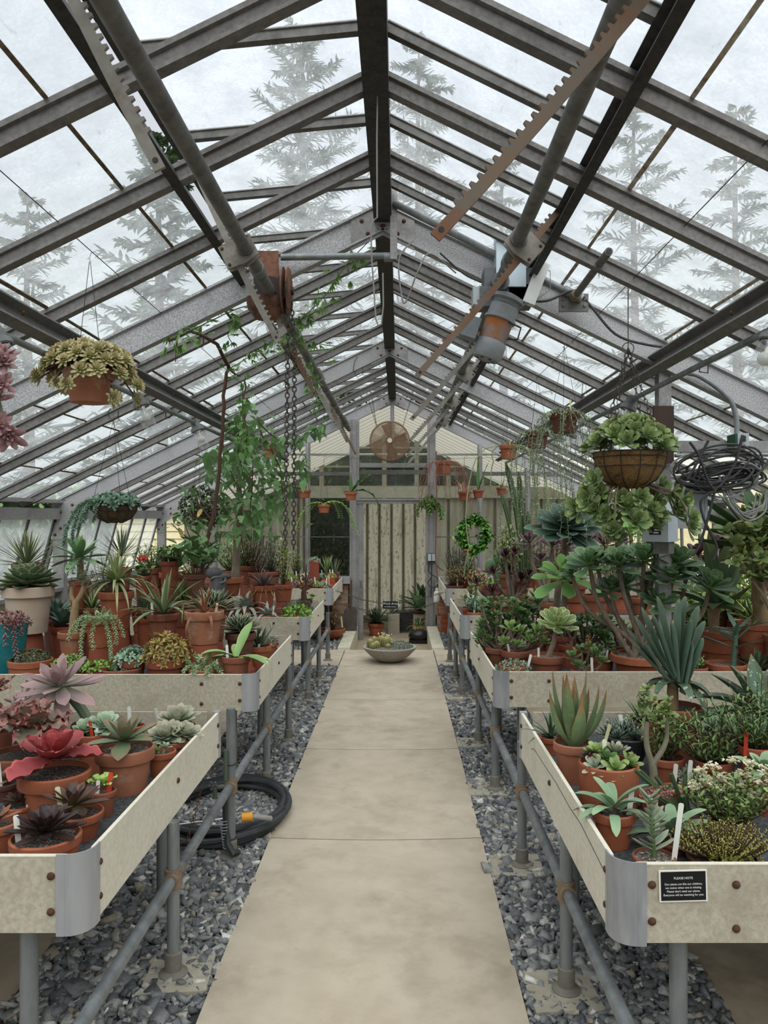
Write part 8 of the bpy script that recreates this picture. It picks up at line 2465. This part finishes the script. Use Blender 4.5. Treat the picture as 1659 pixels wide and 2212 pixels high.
r = thing('shovel', 'flat dark shovel leaning on the brick pier left of the doorway', 'shovel', (so.x, 11.55, .035))
MB().add([(-.10, 0, 0), (.10, 0, 0), (.10, .10, .30), (-.10, .10, .30), (-.10, .012, 0), (.10, .012, 0), (.10, .112, .30), (-.10, .112, .30), (.06, .12, .335), (-.06, .12, .335)], [(0, 1, 2, 3), (7, 6, 5, 4), (0, 4, 5, 1), (1, 5, 6, 2), (0, 3, 7, 4), (3, 2, 8, 9), (2, 6, 8), (3, 9, 7), (9, 8, 6, 7)]).build('blade', pm('dark_shovel_iron', '3d3431', '4c403b', 9, rough=.7), r, smooth=False)
MB().tube([(0, .11, .30), (0, .17, .50), (.0, .24, .74)], .014, 8).build('handle', BROWNBARK, r)
ground_pot('potted_shrub', 'low orange bowl with a woody plant on the gravel left of the doorway', PP, 715, 1358, 62, 11.0, .16, 'orange',
           P_bush('dryleaf', 24, 60, 22, 9, 4, 7), style='bowl', z=.002)
o = tag(MB().tube([(0, 0, 0), (-.03, .0, .28)], .014, 8).build('white_stake', TAGCREAM, None, (at(741, 0, 11.3).x, 11.3, .0)), 'pale stake standing beside the shovel', 'stake')
for i, (u, z, lab) in enumerate(((962, 0, 'stack of loose orange bricks against the wall right of the doorway, lowest row'), (964, .072, 'stack of loose orange bricks against the wall right of the doorway, second row'), (961, .144, 'stack of loose orange bricks against the wall right of the doorway, third row'), (963, .216, 'stack of loose orange bricks against the wall right of the doorway, top row'))):
    for q in range(2):
        tag(MB().box(0, .20, 0, .10, 0, .068).build('brick', pm('loose_brick', 'a45a38', '8f4b31', 12, rough=.95, c3='77503f', s3=5), None, (at(u, 0, 11.5).x - .06 + q * .205, 11.55, .0 + z), smooth=False), ['left', 'right'][q] + ' brick of the ' + ['lowest', 'second', 'third', 'top'][i] + ' row by the right brick pier', 'brick', 'loose bricks right of the doorway')

# ================================================================== HOSE AND TAP
ho = Vector((-1.0, 4.50, 0))
r = thing('garden_hose', 'black rubber hose coiled on the gravel under the left benches', 'hose', ho)
HOSE = pm('black_rubber_hose', '2e3133', '3a3d3f', 14, rough=.55)
rr_ = random.Random(3)
mb = MB()
pts = []
for i in range(6 * 36):
    a = 2 * PI * i / 36
    l = i / 36
    ex, ey = .335 + .018 * math.sin(l * 2.3), .50 + .03 * math.cos(l * 1.7) - .035 * (l % 3)
    pts.append((ex * math.cos(a) + .012 * math.sin(l * 5), ey * math.sin(a) + .015 * math.sin(l * 3.1), .018 + .010 * l + .008 * math.sin(a * 2 + l)))
mb.tube(pts, .0175, 8)
mb.tube([(.175, -.56, .03), (.16, -.60, .04), (.128, -.58, .08), (.118, -.56, .16), (.112, -.555, .26), (.112, -.55, .33)], .0175, 8)
mb.build('rubber_hose', HOSE, r)
mb = MB()
for i in range(10):
    z = .055 + .015 * i
    q = .122 - .004 * i / 2
    mb.tube([(q + .022 * math.cos(a), -.562 + .022 * math.sin(a), z + .004 * a / 6) for a in np.linspace(0, 6.28, 11)], .0022, 5)
mb.build('spring_guard', ALU, r)
mb = MB()
mb.tube([(-.50, -.50, .095), (-.1, -.43, .125), (.10, -.40, .14)], .0075, 8)
mb.tube([(.07, -.405, .138), (.13, -.395, .143)], .015, 10)
mb.build('chrome_wand', pm('chrome_rod', 'c9cdd1', rough=.2, metal=.9), r)
MB().tube([(.16, -.39, .14), (.215, -.375, .14)], .024, 10).build('orange_valve', pm('orange_plastic', 'e09a2c', rough=.5), r)
MB().tube([(.215, -.375, .14), (.26, -.36, .13), (.30, -.30, .10)], .0145, 10).build('coupling', STEEL, r)
r = thing('water_tap', 'corroded tap valve strapped to the pipe leg above the hose', 'tap', (-.862, 3.95, .36))
mb = MB()
mb.tube([(-.02, -.03, .20), (-.02, -.035, .0)], .010, 8).tube([(-.02, -.035, .015), (-.07, -.05, .015), (-.07, -.052, -.04)], .014, 8)
mb.build('valve_body', pm('brass_verdigris', '5d5a4c', '4c6357', 20, rough=.7), r)
mb = MB()
for q in range(6):
    a = q * PI / 3
    mb.sphere((-.07 + .018 * math.cos(a), -.085, .035 + .018 * math.sin(a)), .008, 6, 4)
mb.tube([(-.07, -.05, .03), (-.07, -.09, .035)], .008, 6)
mb.build('handwheel', DARK_PIPE, r)
for z in (.12, -.26):
    mb = MB()
    mb.tube([(.027 * math.cos(a), .027 * math.sin(a), z) for a in np.linspace(0, 6.28, 13)], .003, 5)
    mb.build('strap', WIRE, r)
ch = at(437, 1690, 3.7)
tag(chain(MB(), [(0, 0, 0), (-.03, .0, -.14), (-.07, .0, -.27), (-.13, 0, -.31)], .02, .0022, .006).build('thin_chain', RUST, None, ch, smooth=False), 'thin rusty chain dangling under the nearest left bench', 'chain')

# ================================================================== OUTSIDE THE GLASS
def conifer(name, label, u, Y, v_top, w_px, N=46, per=20, droop_=.25, mat='conifer', sparse=1.0, skirt=.08, pw=.62):
    k = F_PX / Y
    x = (u - VX) / k
    ztop = EYE - (v_top - VY) / k
    zg = -.33
    H = ztop - zg
    Rm = w_px / k / 2
    r = thing(name, label, 'tree', (x, Y, zg))
    st, lf = MB(), MB()
    stem(st, [(0, 0, 0), (.05, 0, H * .4), (-.03, 0, H * .75), (0, 0, H)], .22, .02, 8)
    q_ = random.Random(int(u * 7 + Y))
    Bs, ys, ps, Ls = [], [], [], []
    for i in range(N):
        f = i / (N - 1)
        z = H * (skirt + (1 - skirt) * f)
        L = Rm * (1 - f) ** pw * q_.uniform(.7, 1.12) + .15
        a = i * 2.39996 + q_.uniform(-.3, .3)
        e_ = Vector((math.cos(a) * L, math.sin(a) * L, q_.uniform(.05, .28) * L))
        b = Vector((0, 0, z))
        m_ = b + e_ * .5 + Vector((0, 0, -droop_ * L * .25))
        stem(st, [b, m_, b + e_], .05 * (1 - f) + .012, .008, 5)
        for j in range(per):
            t_ = (j + 1) / per
            c = b.lerp(m_, t_ * 2) if t_ < .5 else m_.lerp(b + e_, t_ * 2 - 1)
            for sgn in (-1, 1, 0):
                Bs.append((c.x, c.y, c.z + q_.uniform(-.04, .04)))
                ys.append(a + sgn * q_.uniform(.5, 1.2))
                ps.append(q_.uniform(-.5, .7))
                Ls.append((.30 + .30 * (1 - t_)) * min(1.2, .35 + L * .35) * q_.uniform(.7, 1.2))
    leaves(lf, Bs, ys, ps, np.array(Ls), .085 * sparse, 'lance', 3, .4, .3, .3, 4)
    st.build('trunk', BROWNBARK, r)
    lf.build('foliage', LM[mat], r)
    return r
conifer('conifer', 'broad feathery conifer standing behind the left of the ridge', 655, 22, 70, 430, 120, 24, .15, sparse=.8, pw=.42)
conifer('conifer', 'feathery conifer standing behind the right of the ridge', 905, 24, 85, 330, 100, 24, .15, sparse=.8, pw=.42)
conifer('conifer', 'pine seen through the open vent gap on the left', 345, 19, 300, 380, 80, 20, .3, sparse=1.3, pw=.5)
conifer('conifer', 'pine beyond the far left roof slope', 60, 23, 420, 340, 60, 18, .3, sparse=1.2, pw=.5)
conifer('conifer', 'slim conifer beyond the right roof, near the motor', 1085, 27, 300, 260, 60, 18, .2, pw=.55)
conifer('conifer', 'conifer beyond the right roof above the second roof bay', 1370, 26, 170, 380, 80, 20, .2, pw=.55)
conifer('conifer', 'conifer at the far right beyond the roof', 1590, 24, 230, 360, 70, 20, .2, pw=.55)

def hedge(name, label, x0, x1, y, z0, z1, N, L, mat, thick=.5, core='2c3a26'):
    r = thing(name, label, 'hedge', ((x0 + x1) / 2, y, z0))
    w, h = x1 - x0, z1 - z0
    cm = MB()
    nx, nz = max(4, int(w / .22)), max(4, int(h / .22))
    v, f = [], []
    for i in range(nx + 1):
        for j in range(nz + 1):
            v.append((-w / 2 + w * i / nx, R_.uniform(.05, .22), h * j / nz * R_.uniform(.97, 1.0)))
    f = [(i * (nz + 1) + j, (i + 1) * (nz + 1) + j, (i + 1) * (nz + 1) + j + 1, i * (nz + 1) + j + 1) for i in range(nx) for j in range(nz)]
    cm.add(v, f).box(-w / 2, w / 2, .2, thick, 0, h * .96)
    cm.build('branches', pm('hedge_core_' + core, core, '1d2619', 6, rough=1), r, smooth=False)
    lf = MB()
    B = np.stack([NP.uniform(-w / 2, w / 2, N), NP.uniform(-.12, .12, N), NP.uniform(0, h, N)], 1)
    leaves(lf, B, NP.uniform(PI, 2 * PI, N), NP.uniform(-1.0, .8, N), NP.uniform(.7, 1.3, N) * L, L * .7, 'heart', 3, .05, .4, .25, 3)
    T = NP.uniform(0, 1, N // 5)
    B = np.stack([NP.uniform(-w / 2, w / 2, N // 5), NP.uniform(0, thick, N // 5), np.full(N // 5, h * .97)], 1)
    leaves(lf, B, NP.uniform(0, 2 * PI, N // 5), NP.uniform(0, 1.2, N // 5), L * 1.3, L * .8, 'heart', 3, .05, .4, .25, 3)
    lf.build('foliage', LM[mat], r)
    return r
hedge('ivy_hedge', 'dark ivy growing behind the glass left of the doorway', -1.60, -.74, 13.5, -.3, 2.06, 2400, .062, 'ivy', .35)
hedge('shrub_hedge', 'added row of dark shrubs darkening the far windows of the head house', -3.6, 3.6, 17.0, -.33, 3.7, 3600, .13, 'ivy', .6)  # shrub row added so that the far windows look dark
hedge('shrub_hedge', 'green hedge outside the left glass beyond the shed', -14, -7.5, 22, -.33, 2.6, 1200, .2, 'shrubleaf', .8)
